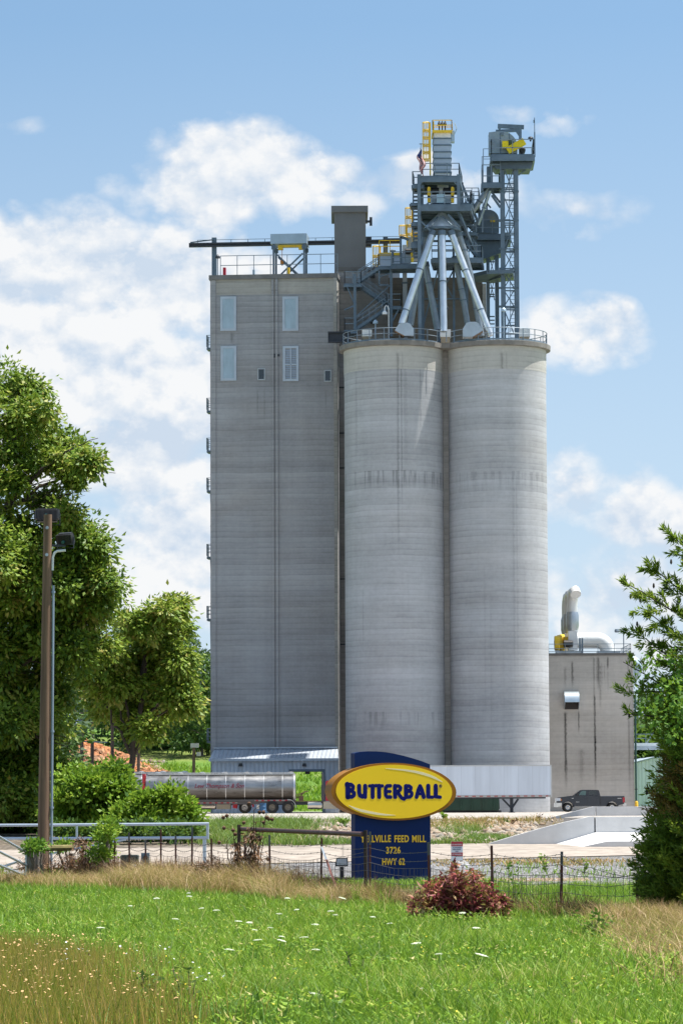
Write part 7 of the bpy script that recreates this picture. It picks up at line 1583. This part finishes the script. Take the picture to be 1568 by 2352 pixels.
# golden patch in the lower left corner (plan outline from its edge in the picture)
def goldmask(X, Y):
    px = 784+X/Y*F; py = 1825-ground(X, Y)/Y*F
    e = py-(2130+np.maximum(0, px-40)*.70+14*lownoise(X, Y, 2.2, 4)); return 1/(1+np.exp(-e/34))
X, Y = wedge(430000, 21., 93., p=.9)
fy = fencey(X); keep = (Y < fy+.8-1.4*RNG.random(len(X))) | ((X > 3.2) & (Y < 84+RNG.random(len(X))*6))
gm = goldmask(X, Y); keep &= RNG.random(len(X)) > gm*.80
# thin out along the dry strip in front of the fence at the right and around straw
sd_ = fy-Y; strip = np.exp(-(np.maximum(0, sd_-3.)/3.2)**2)*np.where(X < 0, 1., np.where(X < 2.9, .75, 0.))*(X > -7.5)*.93+np.exp(-((sd_-4.)/5.)**2)*(X > 3.+sd_*.2)*.85
keep &= RNG.random(len(X)) > strip
keep &= ~((X > 3.1+.045*(Y-40)+.25*lownoise(X, Y, 1.3, 3)) & (RNG.random(len(X)) < .86) & (Y < fencey(X)) & (Y > 29))
X, Y = X[keep], Y[keep]; k = ~((X > 1.15) & (X < 2.9) & (Y > 54.5) & (Y < 60) & (RNG.random(len(X)) < .85)); X, Y = X[k], Y[k]; n = len(X); nz_ = lownoise(X, Y, .9)
h = (.17+.16*RNG.random(n))*(1+.25*nz_)*(1+1.1*(RNG.random(n) > .955))*(1+.3*np.clip(lownoise(X, Y, 1.9, 13), -1, 1)); h = np.clip(h, .08, .55)
tint = .42+.13*nz_+.11*lownoise(X, Y, 3.7, 7)+.10*lownoise(X, Y, .45, 11)+.2*RNG.normal(size=n)+.35*(RNG.random(n) > .965)
blades('meadow_grass', X, Y, h*.80, .006+.00014*Y, GRASS, tint, .6, label='long bright green meadow grass sloping down to the fence')
# golden dry patch
X, Y = wedge(60000, 21., 36.); gm = goldmask(X, Y); k = RNG.random(len(X)) < gm; X, Y = X[k], Y[k]; n = len(X)
blades('golden_grass', X, Y, .30+.22*RNG.random(n), .0045+.0001*Y, GOLD, .42+.25*RNG.normal(size=n)+.15*lownoise(X, Y, 2.), .22, label='patch of golden brown seeding grass in the lower left corner')
# straw strips along the fence
n = 60000; X = RNG.random(n)*20-11.5; fy = fencey(X); left = X < 2.9; Y = fy-np.where(left, -.8+np.where(X < 0., 8.5+2.*lownoise(X, fy, .8, 1), 3.6+1.2*lownoise(X, fy, 1.6, 1))*RNG.random(n)**1.2, -.3+11.*RNG.random(n)**.9)
k = left | (X > 2.6+RNG.random(n)+(fy-Y)*.22); k &= RNG.random(n) < np.where(left, .95, .8); k &= ~((X < -7.4) & (RNG.random(n) < .5)); X, Y = X[k], Y[k]; n = len(X); nz_ = lownoise(X, Y, 1.1, 2)
k = ~((X > 1.0) & (X < 2.95) & (Y < fencey(X)-.2) & (RNG.random(n) < .9)); X, Y, nz_ = X[k], Y[k], nz_[k]; n = len(X)
h = np.where(X < .8, .48+.3*RNG.random(n)+.18*nz_, .40+.25*RNG.random(n)); h = np.clip(h, .1, .95)*np.where((X > -6) & (X < -1.2), 1.15, np.where(X > .8, 1., .8))
blades('straw_grass', X, Y, h, .011, STRAW, .45+.2*RNG.normal(size=n)+.22*nz_, .75, label='tangled straw coloured dry grass along the fence', curl=.7)
n = 26000; X = 2.5+RNG.random(n)*5.5; Y = 29+29*RNG.random(n); k = X > 3.0+.045*(Y-40)+.9*RNG.random(n)**.6+.25*lownoise(X, Y, 1.3, 3); k &= Y < fencey(X)+.3; X, Y = X[k], Y[k]; n = len(X)
blades('straw_grass', X, Y, .24+.28*RNG.random(n), .010, STRAW, .45+.22*RNG.normal(size=n)+.2*lownoise(X, Y, 1.1, 2), .8, label='flattened straw coloured dry grass in front of the cedar at the lower right', curl=.7)
# tall dead weeds standing in the straw along the fence
n = 13000; X = RNG.random(n)*12.8-8.4; cl_ = .5+.5*lownoise(X, X*0, 2.1, 5); k = RNG.random(n) < .25+.75*np.clip(cl_, 0, 1); X = X[k]; n = len(X); Y = fencey(X)-.3-2.2*RNG.random(n)
blades('dead_weeds', X, Y, (.5+.6*RNG.random(n)**1.5)*np.where(X > -.5, .75, 1.), .014, LEAF_DRY, .45+.3*RNG.normal(size=n), .45, label='tall brown dead weeds standing in the straw along the fence', cat='weeds', curl=.3)
n = 5000; X = RNG.random(n)*12.8-8.4; cl_ = lownoise(X, X*0, 3.3, 8); k = cl_ > .25; X = X[k]; n = len(X); Y = fencey(X)-.2-3.5*RNG.random(n)
blades('fence_weeds', X, Y, .35+.4*RNG.random(n), .018, GRASS, .5+.2*RNG.normal(size=n), .45, label='green weeds pushing through the dry grass along the fence', cat='weeds', curl=.3)
# small broad leaves among the grass blades
X, Y = wedge(90000, 21., 80., p=.9); k = (Y < fencey(X)-1.) & (RNG.random(len(X)) > goldmask(X, Y)*.9) & ~((X < .0) & (X > -7.5) & (fencey(X)-Y < 6) & (RNG.random(len(X)) < .9)); X, Y = X[k], Y[k]; n = len(X)
c = np.stack([X, Y, ground(X, Y)+.03+.15*RNG.random(n)], 1); ax = unit(n); ax[:, 2] = .25*ax[:, 2]+.25; L_ = .035+.05*RNG.random(n)
tag(npmesh('meadow_herbs', leaf_mesh(c, ax, L_, L_*.38, nrm=np.array([0, 0, 1.])+unit(n)*.6), np.arange(4*n), np.full(n, 4), GRASS, None, {'tint': np.repeat(np.clip(.62+.2*RNG.normal(size=n)+.12*lownoise(X, Y, 2.3, 9), 0, 1), 4)}), 'small broad leaved herbs mixed through the meadow grass', 'herbs', kind='stuff')
# green tufts behind the fence, round the sign, on the bank
def tufts(name, lst, mat, label, hmul=1., wd=.02, lean=.6):
    XX, YY, HH, TT_ = [], [], [], []
    for (x, D, rx, ry, n, h_, t_) in lst:
        c = P(x, 1900, D); XX.append(c.x+RNG.normal(size=n)*rx); YY.append(D+RNG.normal(size=n)*ry); HH.append(h_*(.5+.8*RNG.random(n))); TT_.append(t_+.15*RNG.normal(size=n))
    X, Y = np.concatenate(XX), np.concatenate(YY)
    return blades(name, X, Y, np.concatenate(HH)*hmul, wd, mat, np.concatenate(TT_), lean, label=label, cat='weeds')
lst = [(random.uniform(800, 985), random.uniform(88, 94), .35, .5, 60, .28, .5) for _ in range(26)]
lst += [(random.uniform(1020, 1500), random.uniform(97, 107), .5, .6, 18, .22, .5) for _ in range(26)]
lst += [(random.uniform(1000, 1130), random.uniform(92, 99), .5, .6, 50, .3, .55) for _ in range(16)]
lst += [(random.uniform(700, 800), random.uniform(97, 101), .4, .6, 30, .2, .5) for _ in range(8)]
tufts('verge_weeds', lst, GRASS, 'scattered green weeds on the gravel and pebbles round the sign', 1., .03)
WEED = leafmat('bank_weeds', [(0., (.05, .10, .02)), (.5, (.10, .19, .03)), (.8, (.18, .22, .05)), (1., (.32, .25, .12))], .3)
lst = [(random.uniform(450, 700), random.uniform(119.5, 140), .7, .8, 46, .48, .62) for _ in range(80)]
lst += [(random.uniform(480, 690), random.uniform(138, 152), .6, 1., 60, .6, .5) for _ in range(60)]
lst += [(random.uniform(640, 820), random.uniform(119.5, 124), .6, .4, 34, .26, .5) for _ in range(30)]
lst += [(random.uniform(700, 800), random.uniform(140, 160), .4, .6, 40, .45, .5) for _ in range(8)]
lst += [(random.gauss(1110, 24), random.uniform(121, 128), .45, .6, 70, .30, .45) for _ in range(30)]
lst += [(random.gauss(1075, 26), random.uniform(133, 146), .35, .6, 46, .42, .6) for _ in range(16)]
lst += [(random.uniform(1000, 1060), random.uniform(119, 122), .5, .5, 40, .25, .6) for _ in range(12)]
tufts('bank_weeds', lst, WEED, 'mixed green weeds growing over the stony bank', 1., .035, .8)
lst = [(random.uniform(1000, 1240), random.uniform(150, 162), .6, .6, 30, .34, .4) for _ in range(30)]+[(random.uniform(990, 1130), random.uniform(140, 150), .6, .8, 40, .5, .4) for _ in range(12)]
lst += [(random.uniform(1000, 1420), random.uniform(107, 110), .7, .25, 26, .16, .45) for _ in range(46)]+[(random.uniform(0, 150), random.uniform(100, 104), .5, .3, 30, .2, .4) for _ in range(16)]
tufts('dry_weeds', lst, STRAW, 'withered brown weeds along the top of the bank and the gravel edge', 1., .04, .9)
lst = [(random.uniform(-60, 480), random.uniform(340, 430), 3., 4., 60, .9, .55) for _ in range(160)]+[(random.uniform(480, 780), random.uniform(330, 420), 2.5, 4., 60, .8, .5) for _ in range(70)]
tufts('hill_grass', lst, GRASS, 'tall grass tufts on the hillside behind the mill', 1., .16, .6)
# single leafy weeds
def weed(x, D, ytop, n, L_, W_, mat, label, name='weed_plant', spread=.25, stems=4, tint=(.5, .2, .15)):
    g = G(x, D); o = thing(name, label, 'plant', g); h = P(x, ytop, D).z-g.z; b = MB(); cs = []
    for k in range(stems):
        q_ = g+Vector((random.uniform(-spread, spread), random.uniform(-spread, spread)*.6, h*random.uniform(.65, 1.))); pts = limb(b, g, q_, .008, .003, .0, 6, .06); cs += pts[1:]
    b.done('stem', BARKG, o, world=True)
    c = np.array([tuple(cs[RNG.integers(len(cs))]) for _ in range(n)])+RNG.normal(size=(n, 3))*.02; ax = unit(n); ax[:, 2] = np.abs(ax[:, 2])*.5
    sz = .6+.7*RNG.random(n); v = leaf_mesh(c, ax, L_*sz, W_*sz); npmesh('foliage', v, np.arange(4*n), np.full(n, 4), mat, o, {'tint': np.repeat(np.clip(tint[0]+tint[1]*RNG.normal(size=n), 0, 1), 4)}, off=g); return o
weed(1195, 62., 1985, 90, .09, .05, LEAF_VINE, 'young leafy sapling at the fence on the gravel side', spread=.28, stems=5)
weed(1355, 48., 2090, 130, .085, .045, LEAF_VINE, 'bright green leafy weed in front of the straw at the right', spread=.28, stems=6)
weed(340, 25.5, 2240, 120, .055, .032, LEAF_FAR2, 'dark leafy weed at the bottom left edge of the green grass', spread=.09, stems=4)
weed(378, 25., 2275, 60, .05, .02, LEAF_DRY, 'withered brown weed stalk at the bottom left', spread=.08, stems=3)
weed(585, 26., 2290, 70, .06, .02, LEAF_FAR2, 'bluish green weed at the bottom edge left of centre', spread=.09, stems=3)
weed(815, 33., 2180, 80, .08, .02, LEAF_BUSH, 'feathery green weed in the middle of the meadow', spread=.12, stems=4)
weed(430, 26., 2220, 90, .07, .018, LEAF_FAR2, 'narrow leaved green weed near the golden patch', spread=.12, stems=4)
weed(1250, 104., 1960, 40, .12, .07, LEAF_BUSH, 'small green weed on the gravel right of the notice board', spread=.2)
weed(1340, 103., 1968, 40, .12, .06, LEAF_BUSH, 'small green weed on the gravel near the cedar', spread=.25)
weed(790, 152., 1880, 60, .16, .09, LEAF_BUSH, 'small bush on the bank just left of the oval sign', spread=.25)
weed(700, 155., 1880, 60, .16, .09, LEAF_BUSH, 'small bush on the bank below the tractor', spread=.3)
weed(1023, 158., 1868, 50, .2, .09, LEAF_BUSH, 'green weed at the top of the bank right of the oval sign', spread=.3)
weed(1160, 150., 1882, 60, .16, .08, LEAF_FAR, 'dark rounded weed on the bank near the ramp wall', spread=.3)
weed(1178, 148., 1884, 40, .13, .06, LEAF_DRY, 'brown withered weed beside the dark rounded weed', spread=.15)
weed(1178+60, 160., 1866, 30, .13, .05, LEAF_DRY, 'dead brown stalk on the yard edge left of the pickup', spread=.1)
weed(12, 92., 1985, 60, .3, .06, LEAF_BUSH, 'broad leaved green plant at the left edge below the gate', spread=.25)
foliage_o = thing('bramble', 'brown tangled bramble at the foot of the light pole', 'bramble', G(190, 93.5))
foliage('leaves', pxblobs([(160, 1985, 40, 24), (210, 1975, 30, 30), (120, 2000, 30, 16), (190, 1940, 20, 18), (60, 1990, 12, 20), (250, 1990, 26, 18)], 93.5, .5), 150, 14, .13, .10, .03, LEAF_DRY, foliage_o, .6, (.5, .25, .2), .05, off=foliage_o['_o'])
b = MB()
for k in range(90):
    x = random.uniform(70, 270); p = G(x, 93.5+random.uniform(-.6, .6)); limb(b, p, P(x+random.uniform(-40, 40), random.uniform(1925, 1990), 93.5), .006, .003, .1, 4, .25)
b.done('stems', paint('bramble_stem', (.10, .07, .05), .9), foliage_o, world=True)
foliage_o = thing('thistle_clump', 'dark brown dead thistle clump in the straw left of the pipe brace', 'dead plant', G(490, 84.))
foliage('leaves', pxblobs([(490, 1995, 26, 22), (460, 2005, 20, 18), (520, 2005, 22, 16), (600, 2030, 24, 18)], 83., .4), 120, 14, .13, .12, .02, LEAF_DRY, foliage_o, .2, (.3, .2, .15), .05, off=foliage_o['_o'])
b = MB()
for k in range(60): x = random.uniform(440, 545); p = G(x, 83.+random.uniform(-.6, .6)); limb(b, p, P(x+random.uniform(-15, 15), random.uniform(1955, 2000), 83.), .005, .003, .03, 4, .1)
b.done('stems', paint('thistle_stem', (.08, .045, .03), .9), foliage_o, world=True)

# ---- flowers
PET = paint('umbel_white', (.62, .66, .50), .8, 0, .1); STEM = paint('flower_stem', (.07, .16, .03), .8)
def umbel(seed_, r_, h):
    rr = random.Random(seed_); b = MB()
    for k in range(34):
        a_ = k*2.4; q_ = r_*math.sqrt((k+.5)/34); c = Vector((q_*math.cos(a_), q_*math.sin(a_), h-.25*q_*q_/r_+rr.uniform(-.004, .004)))
        b.lathe([(.002, -.004), (r_*.17, .0), (r_*.12, .005), (.001, .007)], c, 6)
    return b
fp = thing('wild_carrot', '', 'flower', (0, 0, 0)); hF = .5
b = umbel(1, .045, hF); b.done('umbel', PET, fp); b = MB(); limb(b, (0, 0, 0), (0, 0, hF-.02), .003, .002, .03, 4, .04); b.done('stem', STEM, fp)
FL = [(545, 2115), (572, 2117), (618, 2130), (640, 2150), (700, 2152), (722, 2122), (596, 2158), (690, 2088), (360, 2062), (440, 2050), (660, 2062), (1090, 2130), (960, 2165), (1010, 2190), (1150, 2160), (520, 2180), (400, 2110), (300, 2080), (430, 2058), (770, 2100), (900, 2120), (720, 2180), (850, 2105), (1063, 2095), (500, 2090), (230, 2130), (470, 2085), (580, 2135), (640, 2098), (760, 2092)]
first = True
for k, (x, y) in enumerate(FL):
    D = 44.
    for _ in range(12): p = P(x, y, D); D = D+( -(p.z-(gz(p.x, D)+.45)))*-F/(F*.045) if False else D; break
    D = float(np.interp(y, [2050, 2100, 2150, 2200, 2300], [62, 50, 40, 33, 27])); p = P(x, y, D); g = gz(p.x, D); o = fp if first else copy_tree(fp); first = False
    s_ = random.uniform(.8, 1.25); o.location = (p.x, D, g); o.scale = (s_, s_, max(.3, (p.z-g)/hF)); o.rotation_euler = (random.uniform(-.15, .15), random.uniform(-.15, .15), random.uniform(0, 6)); tag(o, 'small white umbel on a thin stem among the green meadow grass', 'flower', 'white umbel flowers in the meadow')
for x, y, s_, lb in ((972, 2308, 1.5, 'largest white umbel, low in the meadow right of centre'), (1090, 2190, 1.5, 'pale greenish umbel in the meadow below the red bush'), (632, 2157, 1.2, 'white umbel in the middle of the meadow'), (716, 2343, 1.5, 'greenish flat umbel at the bottom edge of the meadow'), (772, 2060, 1.5, 'pale umbel before the straw left of the blue sign')):
    D = float(np.interp(y, [2050, 2100, 2150, 2200, 2350], [62, 50, 40, 33, 25])); p = P(x, y, D); g = gz(p.x, D); o = copy_tree(fp); o.location = (p.x, D, g); o.scale = (s_, s_, max(.3, (p.z-g)/hF)); o.rotation_euler = (.25, .1, 1.); tag(o, lb, 'flower', 'white umbel flowers in the meadow')
# tiny daisies and yellow blossoms: uncounted
def dots(name, X, Y, h, r_, mat, label):
    n = len(X); z = ground(X, Y)+h; c = np.stack([X, Y, z], 1); k = 6; an = np.arange(k)*2*np.pi/k; tl_ = RNG.normal(size=(n, 2))*.35
    ring = np.stack([np.cos(an)[None, :]*r_[:, None], np.sin(an)[None, :]*r_[:, None], np.zeros((n, k))], 2); ring[:, :, 2] = ring[:, :, 0]*tl_[:, :1]+ring[:, :, 1]*tl_[:, 1:]
    v = (c[:, None, :]+ring).reshape(-1, 3); o = npmesh(name, v, np.arange(n*k), np.full(n, k), mat); return tag(o, label, 'flowers', kind='stuff')
X, Y = wedge(420, 23., 34., 1.); px = 784+X/Y*F; py = 1825-ground(X, Y)/Y*F; k = (px < 560) & (py > 2150) & (np.abs(py-(2150+np.maximum(0, px-60)*.5)) < 90); X, Y = X[k], Y[k]
dots('daisies', X, Y, .28+.14*RNG.random(len(X)), .007+.006*RNG.random(len(X)), WHITE, 'small white daisies along the edge of the golden patch')
X, Y = wedge(1100, 22., 48.); k = ((784+X/Y*F > 300) & (RNG.random(len(X)) < .75)) ; X, Y = X[k], Y[k]
dots('yellow_blossoms', X, Y, .14+.16*RNG.random(len(X)), .006+.004*RNG.random(len(X)), paint('blossom_yellow', (.65, .50, .02), .7), 'tiny yellow blossoms sprinkled through the meadow grass')
X, Y = wedge(5200, 21., 34.); gm = goldmask(X, Y); k = RNG.random(len(X)) < gm; X, Y = X[k], Y[k]
dots('seed_heads', X, Y, .22+.3*RNG.random(len(X)), .005+.006*RNG.random(len(X)), paint('seed_tan', (.55, .34, .16), .9), 'tan dried seed heads over the golden grass patch')

# ---- stones
def stones(name, lst, mat, label, squash=.7):
    bm = bmesh.new(); bmesh.ops.create_icosphere(bm, subdivisions=1, radius=1); V0 = np.array([v.co[:] for v in bm.verts]); F0 = np.array([[v.index for v in f.verts] for f in bm.faces]); bm.free()
    n = len(lst); A = np.array(lst); s = 1+.32*RNG.normal(size=(n, len(V0), 1)); sc = A[:, 2:3]*(.6+.8*RNG.random((n, 3))); sc[:, 2] *= squash
    v = V0[None]*s*sc[:, None, :]; c = np.stack([A[:, 0], A[:, 1], ground(A[:, 0], A[:, 1])+A[:, 2]*.15], 1); v = (v+c[:, None, :]).reshape(-1, 3)
    f = (F0[None]+(np.arange(n)*len(V0))[:, None, None]).reshape(-1)
    o = npmesh(name, v, f, np.full(n*len(F0), 3), mat, None, {'tint': np.repeat(RNG.random(n), len(V0))}); return tag(o, label, 'stones', kind='stuff')
m_, t_, bb_ = newmat('bank_stone'); t_.put(bb_.inputs['Base Color'], t_.mix(1., t_.ramp(t_.attr('tint'), [(0., (.20, .175, .15)), (.4, (.34, .29, .235)), (.7, (.29, .21, .145)), (1., (.19, .135, .09))]), t_.ramp(t_.noise(t_.pos(), 9., 4), [(.3, .75), (.7, 1.2)]), 'MULTIPLY')); bb_.inputs['Roughness'].default_value = .95
lst = []
def scat(n, xa_, xb_, Da, Db, s0, s1):
    for _ in range(n):
        D = random.uniform(Da, Db); x = random.uniform(xa_, xb_); p = P(x, 1900, D); lst.append((p.x, D, s0+(s1-s0)*random.random()**2.5))
scat(3200, 985, 1230, 121, 154, .04, .20); scat(2300, 680, 830, 123, 160, .04, .18); scat(260, 980, 1420, 150, 163, .03, .12); scat(200, 560, 700, 126, 150, .03, .12)
lst = [q_ for q_ in lst if not (q_[0] > P(1150, 1900, 119).x and q_[1] < 124)]
stones('bank_stones', lst, m_, 'tan and grey rip rap stones strewn over the bank')
lst = []; scat(700, 1000, 1500, 98, 108, .02, .05); scat(160, 560, 800, 98, 107, .02, .05)
stones('verge_stones', lst, paint('verge_stone', (.36, .36, .37), .95, 0, .2, 3), 'loose grey stones on the gravel verge')
lst = []; scat(300, 1042, 1072, 106.3, 108.6, .03, .10); stones('rubble_heap', lst, paint('rubble_grey', (.30, .30, .31), .95, 0, .25, 3), 'small heap of grey rubble at the foot of the notice board')
lst = []; scat(420, 130, 380, 404, 440, .15, .6); stones('clay_stones', [(a_, b__, c_) for a_, b__, c_ in lst], m_, 'pale stones on the red clay cut')
bpy.context.view_layer.update()
for o in list(C.objects):
    if '_o' in o: del o['_o']
